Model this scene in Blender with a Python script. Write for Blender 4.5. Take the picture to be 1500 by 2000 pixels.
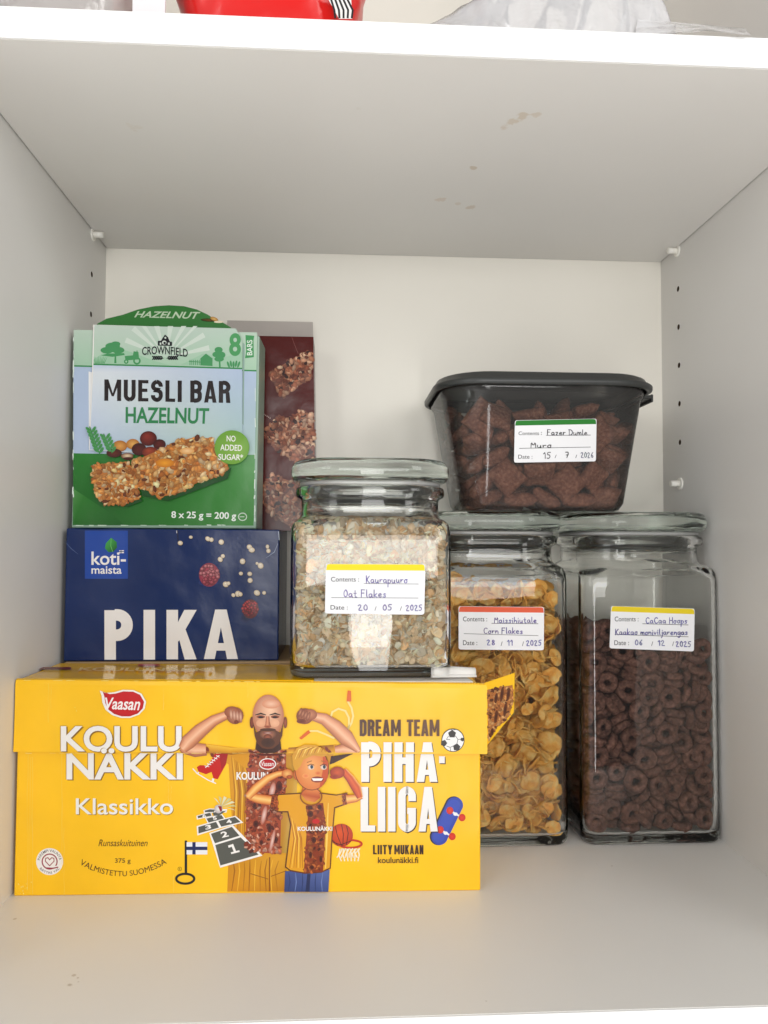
import bpy, bmesh, math, random
import numpy as np
from mathutils import Vector, Matrix, Quaternion, noise
from mathutils.geometry import tessellate_polygon

for o in list(bpy.data.objects):
    bpy.data.objects.remove(o)
SC = bpy.context.scene
COL = SC.collection
random.seed(11)

# ------------------------------------------------------------------ camera
CAM_P = (.1993, -.3800, .2162)
YAW, PITCH, ROLL, FPX = .0557, .0422, .0042, 1494.47
_cy, _sy, _cp, _sp = math.cos(YAW), math.sin(YAW), math.cos(PITCH), math.sin(PITCH)
_f = Vector((_sy*_cp, _cy*_cp, _sp)); _r = Vector((_cy, -_sy, 0)); _u = _r.cross(_f)
_c, _s = math.cos(ROLL), math.sin(ROLL)
CR, CU, CF = (_c*_r+_s*_u), (-_s*_r+_c*_u), _f
cam = bpy.data.cameras.new('camera'); camo = bpy.data.objects.new('camera', cam); COL.objects.link(camo)
cam.sensor_width = 36; cam.sensor_fit = 'AUTO'; cam.lens = 36*FPX/2000
cam.clip_start = .01; cam.clip_end = 50
m = Matrix((CR, CU, -CF)).transposed().to_4x4(); m.translation = Vector(CAM_P); camo.matrix_world = m
SC.camera = camo

# ------------------------------------------------------------------ light: a window behind the viewer, dim room around
w = bpy.data.worlds.new('World'); SC.world = w; w.use_nodes = True
_wn = w.node_tree.nodes; _tc = _wn.new('ShaderNodeTexCoord'); _sx = _wn.new('ShaderNodeSeparateXYZ'); _wr = _wn.new('ShaderNodeValToRGB')
w.node_tree.links.new(_tc.outputs['Generated'], _sx.inputs[0]); _mr = _wn.new('ShaderNodeMapRange'); _mr.inputs['From Min'].default_value = -1
w.node_tree.links.new(_sx.outputs['Z'], _mr.inputs['Value']); w.node_tree.links.new(_mr.outputs[0], _wr.inputs[0]); w.node_tree.links.new(_wr.outputs[0], _wn['Background'].inputs[0])
_e = _wr.color_ramp.elements; _e[0].position = .19; _e[0].color = (1.0, .985, .96, 1); _e[1].position = .35; _e[1].color = (.36, .36, .355, 1)   # lit floor below, dimmer room above
# the viewer and the unlit room straight behind darken that part of the surroundings
_dt = _wn.new('ShaderNodeVectorMath'); _dt.operation = 'DOT_PRODUCT'; _dt.inputs[1].default_value = Vector((.34, -1, -.20)).normalized()
w.node_tree.links.new(_tc.outputs['Generated'], _dt.inputs[0]); _m3 = _wn.new('ShaderNodeMapRange'); _m3.interpolation_type = 'SMOOTHSTEP'
_m3.inputs['From Min'].default_value = .62; _m3.inputs['From Max'].default_value = .88; _m3.inputs['To Min'].default_value = 1.0; _m3.inputs['To Max'].default_value = .25
w.node_tree.links.new(_dt.outputs['Value'], _m3.inputs['Value']); _m4 = _wn.new('ShaderNodeMath'); _m4.operation = 'MULTIPLY'; _m4.inputs[1].default_value = 1.66
w.node_tree.links.new(_m3.outputs[0], _m4.inputs[0]); w.node_tree.links.new(_m4.outputs[0], _wn['Background'].inputs[1])
def area(name, loc, target, sx, sy, power, color):
    l = bpy.data.lights.new(name, 'AREA'); l.shape = 'RECTANGLE'; l.size = sx; l.size_y = sy; l.energy = power; l.color = color
    o = bpy.data.objects.new(name, l); COL.objects.link(o); o.location = loc
    o.rotation_euler = (Vector(target)-Vector(loc)).to_track_quat('-Z', 'Y').to_euler()
    return o
WINDOW_RADIANCE = 10.0
def win(name, x0, x1, z0, z1, y, k=1.0, color=(1, .99, .975)):
    A = (x1-x0)*(z1-z0)
    area(name, ((x0+x1)/2, y, (z0+z1)/2), ((x0+x1)/2, 0, (z0+z1)/2), x1-x0, z1-z0, WINDOW_RADIANCE*k*A*math.pi, color)
win('window_light', -.15, 1.0, .11, .62, -2.0, .60)
win('side_fill_light', 1.3, 2.6, .45, 1.5, -2.0, .6)  # added fill lamp to the right, brightens the compartment; no known window
win('side_fill_light', -1.9, -.8, .45, 1.3, -2.0, .38)  # weaker added fill on the left, likewise no real window
win('doorway_light', .20, .42, -1.0, .11, -2.02, .85)
SC.view_settings.view_transform = 'Standard'; SC.view_settings.look = 'None'
SC.view_settings.exposure = .22; SC.view_settings.gamma = 1; SC.view_settings.use_curve_mapping = False
cy = SC.cycles
cy.use_denoising = True; cy.max_bounces = 20; cy.diffuse_bounces = 5; cy.glossy_bounces = 6
cy.transmission_bounces = 18; cy.transparent_max_bounces = 24; cy.sample_clamp_indirect = 40; cy.blur_glossy = .25
cy.caustics_refractive = True; cy.caustics_reflective = True

# ------------------------------------------------------------------ helpers
def lin(c, k=1.0):
    out = []
    for v in c:
        v = v/255
        out.append(min(.95, (v/12.92 if v <= .04045 else ((v+.055)/1.055)**2.4)*k))
    return tuple(out)

def hit(px, py, O, n):
    d = CR*((px-750)/FPX)-CU*((py-1000)/FPX)+CF
    C = Vector(CAM_P)
    return C+d*((O-C).dot(n)/d.dot(n))

def empty(name, loc, label=None, cat=None, group=None, kind=None):
    o = bpy.data.objects.new(name, None); COL.objects.link(o); o.location = loc; o.empty_display_size = .02
    tag(o, label, cat, group, kind)
    return o
def tag(o, label=None, cat=None, group=None, kind=None):
    if label: o['label'] = label
    if cat: o['category'] = cat
    if group: o['group'] = group
    if kind: o['kind'] = kind
    return o
def base_of(o):
    p = Vector((0, 0, 0))
    while o is not None:
        p = p+o.location; o = o.parent
    return p
def mesh_obj(name, verts, faces, mat, parent=None, cols=None, smooth=False, loc=None):
    b = base_of(parent) if parent else Vector(loc or (0, 0, 0))
    me = bpy.data.meshes.new(name)
    me.from_pydata([tuple(Vector(v)-b) for v in verts], [], faces)
    if cols is not None:
        a = me.color_attributes.new('ink', 'FLOAT_COLOR', 'POINT')
        a.data.foreach_set('color', np.array([tuple(c)+(1.0,) for c in cols], dtype=np.float32).ravel())
    if smooth: me.polygons.foreach_set('use_smooth', [True]*len(me.polygons))
    for mm in (mat if isinstance(mat, (list, tuple)) else [mat]): me.materials.append(mm)
    me.update()
    o = bpy.data.objects.new(name, me); COL.objects.link(o)
    if parent: o.parent = parent
    elif loc: o.location = loc
    return o
def bm_obj(name, bm, mat, parent=None, smooth=False, loc=None):
    bmesh.ops.recalc_face_normals(bm, faces=bm.faces)
    bm.verts.ensure_lookup_table()
    for i, v in enumerate(bm.verts): v.index = i
    o = mesh_obj(name, [v.co.copy() for v in bm.verts], [[v.index for v in f.verts] for f in bm.faces], mat, parent, None, smooth, loc)
    bm.free(); return o
def add_box(bm, lo, hi, bev=0, seg=2):
    r = bmesh.ops.create_cube(bm, size=1)
    for v in r['verts']:
        v.co = Vector([lo[i]+(v.co[i]+.5)*(hi[i]-lo[i]) for i in range(3)])
    if bev:
        es = list({e for v in r['verts'] for e in v.link_edges})
        bmesh.ops.bevel(bm, geom=es, offset=bev, segments=seg, affect='EDGES', profile=.5)
def box_obj(name, lo, hi, mat, parent=None, bev=0, loc=None):
    bm = bmesh.new(); add_box(bm, lo, hi, bev); return bm_obj(name, bm, mat, parent, False, loc)

# ------------------------------------------------------------------ materials
def mat_new(name):
    mt = bpy.data.materials.new(name); mt.use_nodes = True
    nt = mt.node_tree; return mt, nt, nt.nodes['Principled BSDF'], nt.nodes['Material Output']
def N(nt, t, **kw):
    n = nt.nodes.new(t)
    for k, v in kw.items(): setattr(n, k, v)
    return n
def bump(nt, bs, scale, strength, dist=.001, coord='Object', stretch=None, detail=3, low=None):
    tc = N(nt, 'ShaderNodeTexCoord'); no = N(nt, 'ShaderNodeTexNoise'); bp = N(nt, 'ShaderNodeBump')
    no.inputs['Scale'].default_value = scale; no.inputs['Detail'].default_value = detail
    src = tc.outputs[coord]
    if stretch:
        mp = N(nt, 'ShaderNodeMapping'); mp.inputs['Scale'].default_value = stretch
        nt.links.new(src, mp.inputs['Vector']); src = mp.outputs[0]
    nt.links.new(src, no.inputs['Vector'])
    bp.inputs['Strength'].default_value = strength; bp.inputs['Distance'].default_value = dist
    nt.links.new(no.outputs['Fac'], bp.inputs['Height']); nt.links.new(bp.outputs[0], bs.inputs['Normal'])
    if low:   # slow undulation of the sheet as well
        n2 = N(nt, 'ShaderNodeTexNoise'); n2.inputs['Scale'].default_value = low[0]; n2.inputs['Detail'].default_value = 2
        b2 = N(nt, 'ShaderNodeBump'); b2.inputs['Strength'].default_value = low[1]; b2.inputs['Distance'].default_value = low[2]
        nt.links.new(tc.outputs[coord], n2.inputs['Vector']); nt.links.new(n2.outputs['Fac'], b2.inputs['Height']); nt.links.new(b2.outputs[0], bp.inputs['Normal'])
    return no
def simple(name, color, rough=.5, spec=.5, b=None, vary=None, metal=0, coat=0, stretch=None):
    mt, nt, bs, out = mat_new(name)
    bs.inputs['Base Color'].default_value = tuple(color)+(1,)
    bs.inputs['Roughness'].default_value = rough; bs.inputs['Specular IOR Level'].default_value = spec
    bs.inputs['Metallic'].default_value = metal; bs.inputs['Coat Weight'].default_value = coat
    if b: bump(nt, bs, b[0], b[1], b[2], stretch=stretch, low=(16, .5, .006) if 'carton' in name else None)
    if vary:
        tc = N(nt, 'ShaderNodeTexCoord'); no = N(nt, 'ShaderNodeTexNoise'); rp = N(nt, 'ShaderNodeValToRGB')
        no.inputs['Scale'].default_value = vary[0]; no.inputs['Detail'].default_value = 5
        e = rp.color_ramp.elements
        e[0].position = .3; e[1].position = .7
        e[0].color = tuple(v*(1-vary[1]) for v in color)+(1,); e[1].color = tuple(min(.95, v*(1+vary[1])) for v in color)+(1,)
        nt.links.new(tc.outputs['Object'], no.inputs['Vector']); nt.links.new(no.outputs['Fac'], rp.inputs[0]); nt.links.new(rp.outputs[0], bs.inputs['Base Color'])
    return mt
def ink_mat(name, rough=.36, spec=.5, bs_=(260, .12, .0006), stretch=None, coat=0.0):
    mt, nt, bs, out = mat_new(name)
    at = N(nt, 'ShaderNodeAttribute'); at.attribute_name = 'ink'
    nt.links.new(at.outputs['Color'], bs.inputs['Base Color'])
    bs.inputs['Roughness'].default_value = rough; bs.inputs['Specular IOR Level'].default_value = spec
    bs.inputs['Coat Weight'].default_value = coat; bs.inputs['Coat Roughness'].default_value = .25
    if bs_: bump(nt, bs, bs_[0], bs_[1], bs_[2], stretch=stretch, low=(16, .5, .006) if 'carton' in name else None)
    return mt
def laminate(name, color, stains=(), rough=.42):
    """white melamine board; stains = (x, y, z, radius, darkness, r, g, b) dirt marks with ragged edges"""
    mt, nt, bs, out = mat_new(name)
    tc = N(nt, 'ShaderNodeTexCoord')
    no = N(nt, 'ShaderNodeTexNoise'); no.inputs['Scale'].default_value = 6; no.inputs['Detail'].default_value = 8
    nt.links.new(tc.outputs['Object'], no.inputs['Vector'])
    rp = N(nt, 'ShaderNodeValToRGB'); e = rp.color_ramp.elements
    e[0].color = tuple(v*.93 for v in color)+(1,); e[1].color = tuple(min(1, v*1.03) for v in color)+(1,)
    nt.links.new(no.outputs['Fac'], rp.inputs[0]); cur = rp.outputs[0]
    if stains:
        n2 = N(nt, 'ShaderNodeTexNoise'); n2.inputs['Scale'].default_value = 170; n2.inputs['Detail'].default_value = 4
        nt.links.new(tc.outputs['Object'], n2.inputs['Vector'])
    for (x, y, z, r, k, *c) in stains:
        vd = N(nt, 'ShaderNodeVectorMath', operation='DISTANCE'); vd.inputs[1].default_value = (x, y, z)
        nt.links.new(tc.outputs['Object'], vd.inputs[0])
        mr = N(nt, 'ShaderNodeMapRange'); mr.inputs['From Min'].default_value = r; mr.inputs['From Max'].default_value = r*.1
        nt.links.new(vd.outputs['Value'], mr.inputs['Value'])
        mu = N(nt, 'ShaderNodeMath', operation='MULTIPLY'); nt.links.new(mr.outputs[0], mu.inputs[0]); nt.links.new(n2.outputs['Fac'], mu.inputs[1])
        st = N(nt, 'ShaderNodeMapRange'); st.inputs['From Min'].default_value = .34; st.inputs['From Max'].default_value = .46; st.inputs['To Max'].default_value = k*.55
        nt.links.new(mu.outputs[0], st.inputs['Value'])
        mx = N(nt, 'ShaderNodeMix', data_type='RGBA'); mx.inputs['B'].default_value = tuple(c)+(1,)
        nt.links.new(st.outputs[0], mx.inputs['Factor']); nt.links.new(cur, mx.inputs['A']); cur = mx.outputs['Result']
    nt.links.new(cur, bs.inputs['Base Color'])
    bs.inputs['Roughness'].default_value = rough; bs.inputs['Specular IOR Level'].default_value = .4
    b = N(nt, 'ShaderNodeBump'); b.inputs['Strength'].default_value = .06; b.inputs['Distance'].default_value = .0006
    n3 = N(nt, 'ShaderNodeTexNoise'); n3.inputs['Scale'].default_value = 420
    nt.links.new(tc.outputs['Object'], n3.inputs['Vector']); nt.links.new(n3.outputs['Fac'], b.inputs['Height']); nt.links.new(b.outputs[0], bs.inputs['Normal'])
    return mt
def glass(name, tint=(.995, .998, .993), rough=0.0, wav=True):
    mt, nt, bs, out = mat_new(name); nt.nodes.remove(bs)
    g = N(nt, 'ShaderNodeBsdfGlass'); g.inputs['Color'].default_value = tint+(1,); g.inputs['IOR'].default_value = 1.42; g.inputs['Roughness'].default_value = rough
    if wav: bump(nt, g, 28, .10, .004, detail=1)
    nt.links.new(g.outputs[0], out.inputs['Surface']); return mt
def clear_film(name, haze, color=(.8, .8, .8), rough=.15, spec=.5, tint=(.95, .95, .95), b=None):
    mt, nt, bs, out = mat_new(name)
    bs.inputs['Base Color'].default_value = color+(1,); bs.inputs['Roughness'].default_value = rough; bs.inputs['Specular IOR Level'].default_value = spec
    t = N(nt, 'ShaderNodeBsdfTransparent'); t.inputs[0].default_value = tint+(1,)
    gl = N(nt, 'ShaderNodeBsdfGlossy'); gl.inputs['Roughness'].default_value = rough
    fr = N(nt, 'ShaderNodeFresnel'); fr.inputs['IOR'].default_value = 1.45
    mx = N(nt, 'ShaderNodeMixShader'); mx.inputs[0].default_value = haze
    nt.links.new(t.outputs[0], mx.inputs[1]); nt.links.new(bs.outputs[0], mx.inputs[2])
    m2 = N(nt, 'ShaderNodeMixShader'); nt.links.new(fr.outputs[0], m2.inputs[0]); nt.links.new(mx.outputs[0], m2.inputs[1]); nt.links.new(gl.outputs[0], m2.inputs[2])
    nt.links.new(m2.outputs[0], out.inputs['Surface'])
    if b:
        bump(nt, bs, *b); nn = bs.inputs['Normal'].links[0].from_socket
        nt.links.new(nn, gl.inputs['Normal']); nt.links.new(nn, fr.inputs['Normal'])
    return mt

# ------------------------------------------------------------------ printed artwork: coloured ink shapes laid on a face
def text_mesh(body, bold=0.0, shear=0.0, space=1.0):
    c = bpy.data.curves.new('lettering', 'FONT'); c.body = body; c.offset = bold; c.shear = shear; c.space_character = space; c.resolution_u = 5
    o = bpy.data.objects.new('lettering', c); COL.objects.link(o)
    dg = bpy.context.evaluated_depsgraph_get(); dg.update()
    me = o.evaluated_get(dg).to_mesh()
    vs = [(v.co.x, v.co.y) for v in me.vertices]; fs = [list(p.vertices) for p in me.polygons]
    o.evaluated_get(dg).to_mesh_clear()
    bpy.data.objects.remove(o); bpy.data.curves.remove(c)
    return vs, fs

def arc(cx, cy, rx, ry, a0, a1, n=8):
    return [(cx+rx*math.cos(math.radians(a0+(a1-a0)*i/n)), cy+ry*math.sin(math.radians(a0+(a1-a0)*i/n))) for i in range(n+1)]

def block_glyph(ch, w, t):
    """heavy condensed capital in a w x 1 box, stem t: list of ('p', polygon) or ('s', polyline, closed)"""
    h = t/2; tv = t*.82; hv = tv/2; r = min(w*.36, .2)
    P = lambda *a: ('p', list(a))
    S = lambda a, c=False: ('s', a, c)
    stem = P((0, 0), (t, 0), (t, 1), (0, 1))
    rstem = P((w-t, 0), (w, 0), (w, 1), (w-t, 1))
    bar = lambda y, x0=0, x1=w: P((x0, y-hv), (x1, y-hv), (x1, y+hv), (x0, y+hv))
    R = w-h
    if ch == 'I': return [P((0, 0), (w, 0), (w, 1), (0, 1))]
    if ch == 'L': return [stem, bar(hv, t*.9)]
    if ch == 'H': return [stem, rstem, bar(.52, t*.9, w-t*.9)]
    if ch == 'E': return [stem, bar(hv, t*.9), bar(1-hv, t*.9), bar(.52, t*.9, w*.9)]
    if ch == 'F': return [stem, bar(1-hv, t*.9), bar(.52, t*.9, w*.9)]
    if ch == 'T': return [P((w/2-h, 0), (w/2+h, 0), (w/2+h, 1-tv*.9), (w/2-h, 1-tv*.9)), bar(1-hv)]
    if ch == 'P': return [stem, S([(t*.9, 1-hv)]+arc(R-r, 1-hv-r, r, r, 90, 0)+arc(R-r, .40+hv+r, r, r, 0, -90)+[(t*.9, .40+hv)])]
    if ch == 'R': return [stem, S([(t*.9, 1-hv)]+arc(R-r, 1-hv-r, r, r, 90, 0)+arc(R-r, .44+hv+r, r, r, 0, -90)+[(t*.9, .44+hv)]), P((w-t, 0), (w, 0), (w-t*.25, .5), (w-t*1.15, .5))]
    if ch == 'B': return [stem, S([(t*.9, 1-hv)]+arc(R-r, 1-hv-r*.8, r, r*.8, 90, 0)+arc(R-r, .52+r*.8, r, r*.8, 0, -90)+[(t*.9, .52)]), S([(t*.9, .52)]+arc(R-r, .52-r*.8, r, r*.8, 90, 0)+arc(R-r, hv+r*.8, r, r*.8, 0, -90)+[(t*.9, hv)])]
    if ch == 'D': return [stem, S([(t*.9, 1-hv)]+arc(R-r, 1-hv-r, r, r, 90, 0)+arc(R-r, hv+r, r, r, 0, -90)+[(t*.9, hv)])]
    if ch == 'U': return [S([(h, 1)]+arc(h+r, hv+r, r, r, 180, 270)+arc(R-r, hv+r, r, r, 270, 360)+[(R, 1)])]
    if ch == 'O': return [S(arc(h+r, hv+r, r, r, 180, 270)+arc(R-r, hv+r, r, r, 270, 360)+arc(R-r, 1-hv-r, r, r, 0, 90)+arc(h+r, 1-hv-r, r, r, 90, 180), True)]
    if ch == 'G': return [S([(R, .68)]+arc(R-r, 1-hv-r, r, r, 0, 90)+arc(h+r, 1-hv-r, r, r, 90, 180)+arc(h+r, hv+r, r, r, 180, 270)+arc(R-r, hv+r, r, r, 270, 360)+[(R, .5)]), bar(.46, w*.52, w)]
    if ch == 'C': return [S([(R, .66)]+arc(R-r, 1-hv-r, r, r, 0, 90)+arc(h+r, 1-hv-r, r, r, 90, 180)+arc(h+r, hv+r, r, r, 180, 270)+arc(R-r, hv+r, r, r, 270, 360)+[(R, .34)])]
    if ch == 'S': return [S([(R, .7)]+arc(R-r, 1-hv-r, r, r, 0, 90)+arc(h+r, 1-hv-r, r, r, 90, 180)+arc(h+r, .52+r, r, r*.8, 180, 270)+arc(R-r, .52-r*.8, r, r*.8, 90, 0)+arc(R-r, hv+r, r, r, 0, -90)+arc(h+r, hv+r, r, r, 270, 180)+[(h, .3)])]
    if ch == 'A': return [P((0, 0), (t*.95, 0), (w/2+t*.30, 1), (w/2-t*.5, 1)), P((w-t*.95, 0), (w, 0), (w/2+t*.5, 1), (w/2-t*.30, 1)), P((w*.26, .17), (w*.74, .17), (w*.70, .17+tv*.8), (w*.30, .17+tv*.8))]
    if ch == 'K': return [stem, P((w-t*1.08, 1), (w, 1), (t*1.05, .36), (t*.5, .52)), P((w-t*1.05, 0), (w, 0), (w*.62, .62), (w*.38, .5))]
    if ch == 'M': return [stem, rstem, P((t*.2, 1), (t, 1), (w/2+t*.22, .22), (w/2-t*.26, .22)), P((w-t, 1), (w-t*.2, 1), (w/2+t*.26, .22), (w/2-t*.22, .22))]
    if ch == 'N': return [stem, rstem, P((0, 1), (t*.95, 1), (w, 0), (w-t*.95, 0))]
    if ch == 'Z': return [bar(hv), bar(1-hv), P((0, tv*.9), (t*1.05, tv*.9), (w, 1-tv*.9), (w-t*1.05, 1-tv*.9))]
    if ch == 'Y': return [P((w/2-h, 0), (w/2+h, 0), (w/2+h, .45), (w/2-h, .45)), P((0, 1), (t*1.05, 1), (w/2+h*.9, .4), (w/2-h, .4)), P((w-t*1.05, 1), (w, 1), (w/2+h, .4), (w/2-h*.9, .4))]
    if ch == '-': return [P((0, .42), (w, .42), (w, .62), (0, .62))]
    return []

def _hp(s): return [[tuple(float(v) for v in q.split(',')) for q in st.split()] for st in s.split('|')]
HAND = {k: _hp(v) for k, v in {
 'a': '.85,.85 .55,1 .2,.85 .08,.45 .25,.08 .55,.08 .8,.4 .88,.95 .86,.25 1.02,0', 'c': '.85,.85 .5,1 .15,.7 .12,.3 .45,0 .9,.15',
 'd': '.85,.85 .5,1 .15,.7 .12,.3 .45,0 .85,.3 .9,2 .88,.2 1,0', 'e': '.1,.5 .85,.58 .7,.95 .4,1 .12,.6 .2,.15 .55,0 .92,.2',
 'f': '.85,1.75 .6,2 .38,1.7 .35,0|.05,1 .75,1', 'g': '.85,.9 .5,1 .15,.7 .2,.1 .55,.05 .85,.5 .9,1 .88,-.6 .5,-.95 .12,-.7',
 'h': '.12,2 .1,0 .15,.6 .5,1 .82,.75 .82,0', 'i': '.2,1 .22,.15 .35,0|.2,1.45 .24,1.55', 'j': '.4,1 .4,-.6 .1,-.9|.4,1.45 .44,1.55',
 'k': '.12,2 .1,0|.8,1 .15,.45 .85,0', 'l': '.2,2 .18,.2 .4,0', 'm': '.08,1 .1,0 .15,.65 .4,1 .6,.75 .6,0 .65,.7 .9,1 1.1,.75 1.12,0',
 'n': '.1,1 .1,0 .15,.65 .5,1 .82,.75 .84,0', 'o': '.5,1 .15,.75 .12,.25 .45,0 .8,.2 .85,.7 .5,1 .9,.95', 'p': '.1,1 .08,-1|.1,.6 .45,1 .85,.75 .8,.2 .45,0 .1,.25',
 'r': '.1,1 .12,0 .15,.6 .45,.98 .75,.9', 's': '.8,.85 .45,1 .2,.8 .45,.55 .75,.35 .6,.03 .1,.1', 't': '.4,1.8 .38,.2 .6,0 .8,.1|.05,1.1 .75,1.1',
 'u': '.1,1 .12,.25 .4,0 .75,.25 .82,1 .82,.2 .98,0', 'v': '.05,1 .4,0 .8,1', 'y': '.1,1 .45,.1|.85,1 .3,-.9', 'z': '.1,1 .8,1 .1,0 .85,0',
 'C': '1.1,1.7 .7,2 .2,1.6 .1,.8 .4,.1 .8,0 1.1,.3', 'D': '.1,2 .1,0|-.05,1.95 .5,2 1.05,1.5 1.1,.7 .7,.1 .0,0', 'F': '.15,2 .1,0|.1,2 1,1.95|.1,1.1 .8,1.1',
 'H': '.1,2 .1,0|1,2 1,0|.1,1 1,1.05', 'K': '.1,2 .12,0|1,1.95 .15,.95 1.05,0', 'M': '.05,0 .12,2 .6,.8 1.05,2 1.15,0', 'O': '.6,2 .15,1.5 .12,.5 .5,0 .95,.4 1,1.4 .6,2',
 '0': '.5,1.8 .15,1.3 .15,.4 .5,0 .82,.4 .82,1.3 .5,1.8', '1': '.1,1.3 .5,1.8 .5,0', '2': '.1,1.4 .45,1.8 .8,1.4 .1,0 .9,0', '5': '.85,1.8 .25,1.8 .2,1.05 .6,1.1 .82,.6 .5,0 .1,.15',
 '6': '.75,1.8 .3,1.2 .15,.5 .5,0 .82,.4 .5,.9 .18,.6', '7': '.1,1.8 .9,1.8 .4,0|.25,.9 .8,.95', '8': '.5,.95 .2,1.35 .5,1.8 .8,1.4 .5,.95 .15,.45 .5,0 .85,.45 .5,.95', '/': '.5,1.2 .3,0'}.items()}

class Paint:
    def __init__(s, O, u, v, k=.9):
        s.O = Vector(O); s.u = Vector(u).normalized(); s.v = Vector(v).normalized(); s.n = s.u.cross(s.v)
        s.V = []; s.F = []; s.C = []; s.z = 0; s.k = k; s.t = (0, 0, 1); s.rnd = random.Random(3)
    def tf(s, ox, oy, sc): s.t = (ox, oy, sc); return s
    def at(s, p):
        h = hit(s.t[0]+p[0]*s.t[2], s.t[1]+p[1]*s.t[2], s.O, s.n)-s.O
        return (h.dot(s.u), h.dot(s.v))
    def nz(s): s.z += 3e-6; return s.z
    def raw(s, ab, col, faces=None, z=None):
        z = s.nz() if z is None else z
        b = len(s.V)
        cols = col if isinstance(col[0], (tuple, list)) else [col]*len(ab)
        s.V += [(a[0], a[1], z) for a in ab]; s.C += [tuple(v**1.13 for v in lin(c, s.k)) for c in cols]
        s.F += [[b+i for i in f] for f in (faces or [list(range(len(ab)))])]
    def poly(s, pts, col, z=None):
        ab = [s.at(p) for p in pts]
        if len(ab) > 4:
            tr = tessellate_polygon([[Vector((a[0]*1000, a[1]*1000, 0)) for a in ab]])
            s.raw(ab, col, [list(t) for t in tr], z)
        else: s.raw(ab, col, None, z)
    def rect(s, x0, y0, x1, y1, col): s.poly([(x0, y0), (x1, y0), (x1, y1), (x0, y1)], col)
    def ell(s, cx, cy, rx, ry, col, edge=None, rot=0, n=20, z=None, hi=(0, 0)):
        c, d = math.cos(math.radians(rot)), math.sin(math.radians(rot))
        pts = [(cx+hi[0]*rx, cy+hi[1]*ry)]+[(cx+rx*math.cos(a)*c-ry*math.sin(a)*d, cy+rx*math.cos(a)*d+ry*math.sin(a)*c) for a in [2*math.pi*i/n for i in range(n)]]
        s.raw([s.at(p) for p in pts], [col]+[edge or col]*n, [[0, 1+i, 1+(i+1) % n] for i in range(n)], z)
    def ring(s, cx, cy, rx, ry, wd, col, n=28):
        s.stroke([(cx+rx*math.cos(2*math.pi*i/n), cy+ry*math.sin(2*math.pi*i/n)) for i in range(n)], wd, col, closed=True)
    def strip(s, pts, widths, across, closed=False):
        n = len(pts); L = []
        for i in range(n):
            p = Vector(pts[i])
            a = Vector(pts[(i-1) % n]) if (i > 0 or closed) else None; b = Vector(pts[(i+1) % n]) if (i < n-1 or closed) else None
            d1 = (p-a).normalized() if a is not None and (p-a).length > 1e-9 else None; d2 = (b-p).normalized() if b is not None and (b-p).length > 1e-9 else None
            d1 = d1 or d2 or Vector((1, 0)); d2 = d2 or d1
            t = (d1+d2); t = t.normalized() if t.length > .2 else d1
            nn = Vector((-t.y, t.x)); c = max(.5, nn.dot(Vector((-d1.y, d1.x))))
            wd = (widths[i] if isinstance(widths, (list, tuple)) else widths)/2/c
            L.append((p, nn*wd))
        m_ = len(across); ab = []; cols = []; fs = []
        for p, nn in L:
            for j, cc in enumerate(across):
                q = p+nn*(2*j/(m_-1)-1); ab.append(s.at(q)); cols.append(cc)
        for i in range(n if closed else n-1):
            for j in range(m_-1):
                a = i*m_+j; b = ((i+1) % n)*m_+j
                fs.append([a, a+1, b+1, b])
        s.raw(ab, cols, fs)
    def stroke(s, pts, wd, col, cap='butt', closed=False):
        s.strip(pts, wd, [col, col], closed)
        if cap == 'round':
            ws = wd if isinstance(wd, (list, tuple)) else [wd]*len(pts)
            for q, ww in ((pts[0], ws[0]), (pts[-1], ws[-1])): s.ell(q[0], q[1], ww/2, ww/2, col, n=10)
    def text(s, body, box, col, bold=0.0, shear=0.0, quad=None, warp=None, space=1.0, fit=True):
        """box = x0, ytop, x1, ybottom of the ink's bounding box"""
        vs, fs = text_mesh(body, bold, shear, space)
        xs = [v[0] for v in vs]; ys = [v[1] for v in vs]; x0, x1, y0, y1 = min(xs), max(xs), min(ys), max(ys)
        out = []
        for x, y in vs:
            a, b = (x-x0)/(x1-x0), (y-y0)/(y1-y0)
            if warp: q = warp(a, b)
            elif quad:   # TL TR BR BL
                t = Vector(quad[0]).lerp(Vector(quad[1]), a); bt = Vector(quad[3]).lerp(Vector(quad[2]), a); q = bt.lerp(t, b)
            else: q = (box[0]+(box[2]-box[0])*a, box[3]+(box[1]-box[3])*b)
            out.append(s.at(q))
        s.raw(out, col, fs)
    def block(s, word, box, stem, col, gap=None, skew=0.0):
        """condensed block capitals filling box; stem in the same units"""
        x0, yt, x1, yb = box; H = yb-yt; n = len(word); t = stem/H
        rel = {'I': .42, 'M': 1.42, 'L': .82, 'E': .86, 'F': .84, 'T': .92, '-': .5, 'A': 1.08, 'K': 1.05}
        gap = stem*.3 if gap is None else gap
        ws = [rel.get(c, 1.0) for c in word]; fixed = sum(stem for c in word if c == 'I'); tot = sum(a for a, c in zip(ws, word) if c != 'I')
        unit = (x1-x0-gap*(n-1)-fixed)/max(tot, 1e-6); x = x0
        for ch, a in zip(word, ws):
            wd = stem if ch == 'I' else a*unit
            for g in block_glyph(ch, wd/H, t):
                pts = [(x+p[0]*H, yb-p[1]*H+skew*(x+p[0]*H-x0)) for p in g[1]]
                if g[0] == 'p': s.poly(pts, col)
                else: s.stroke(pts, stem, col, closed=g[2])
            x += wd+gap
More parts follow.
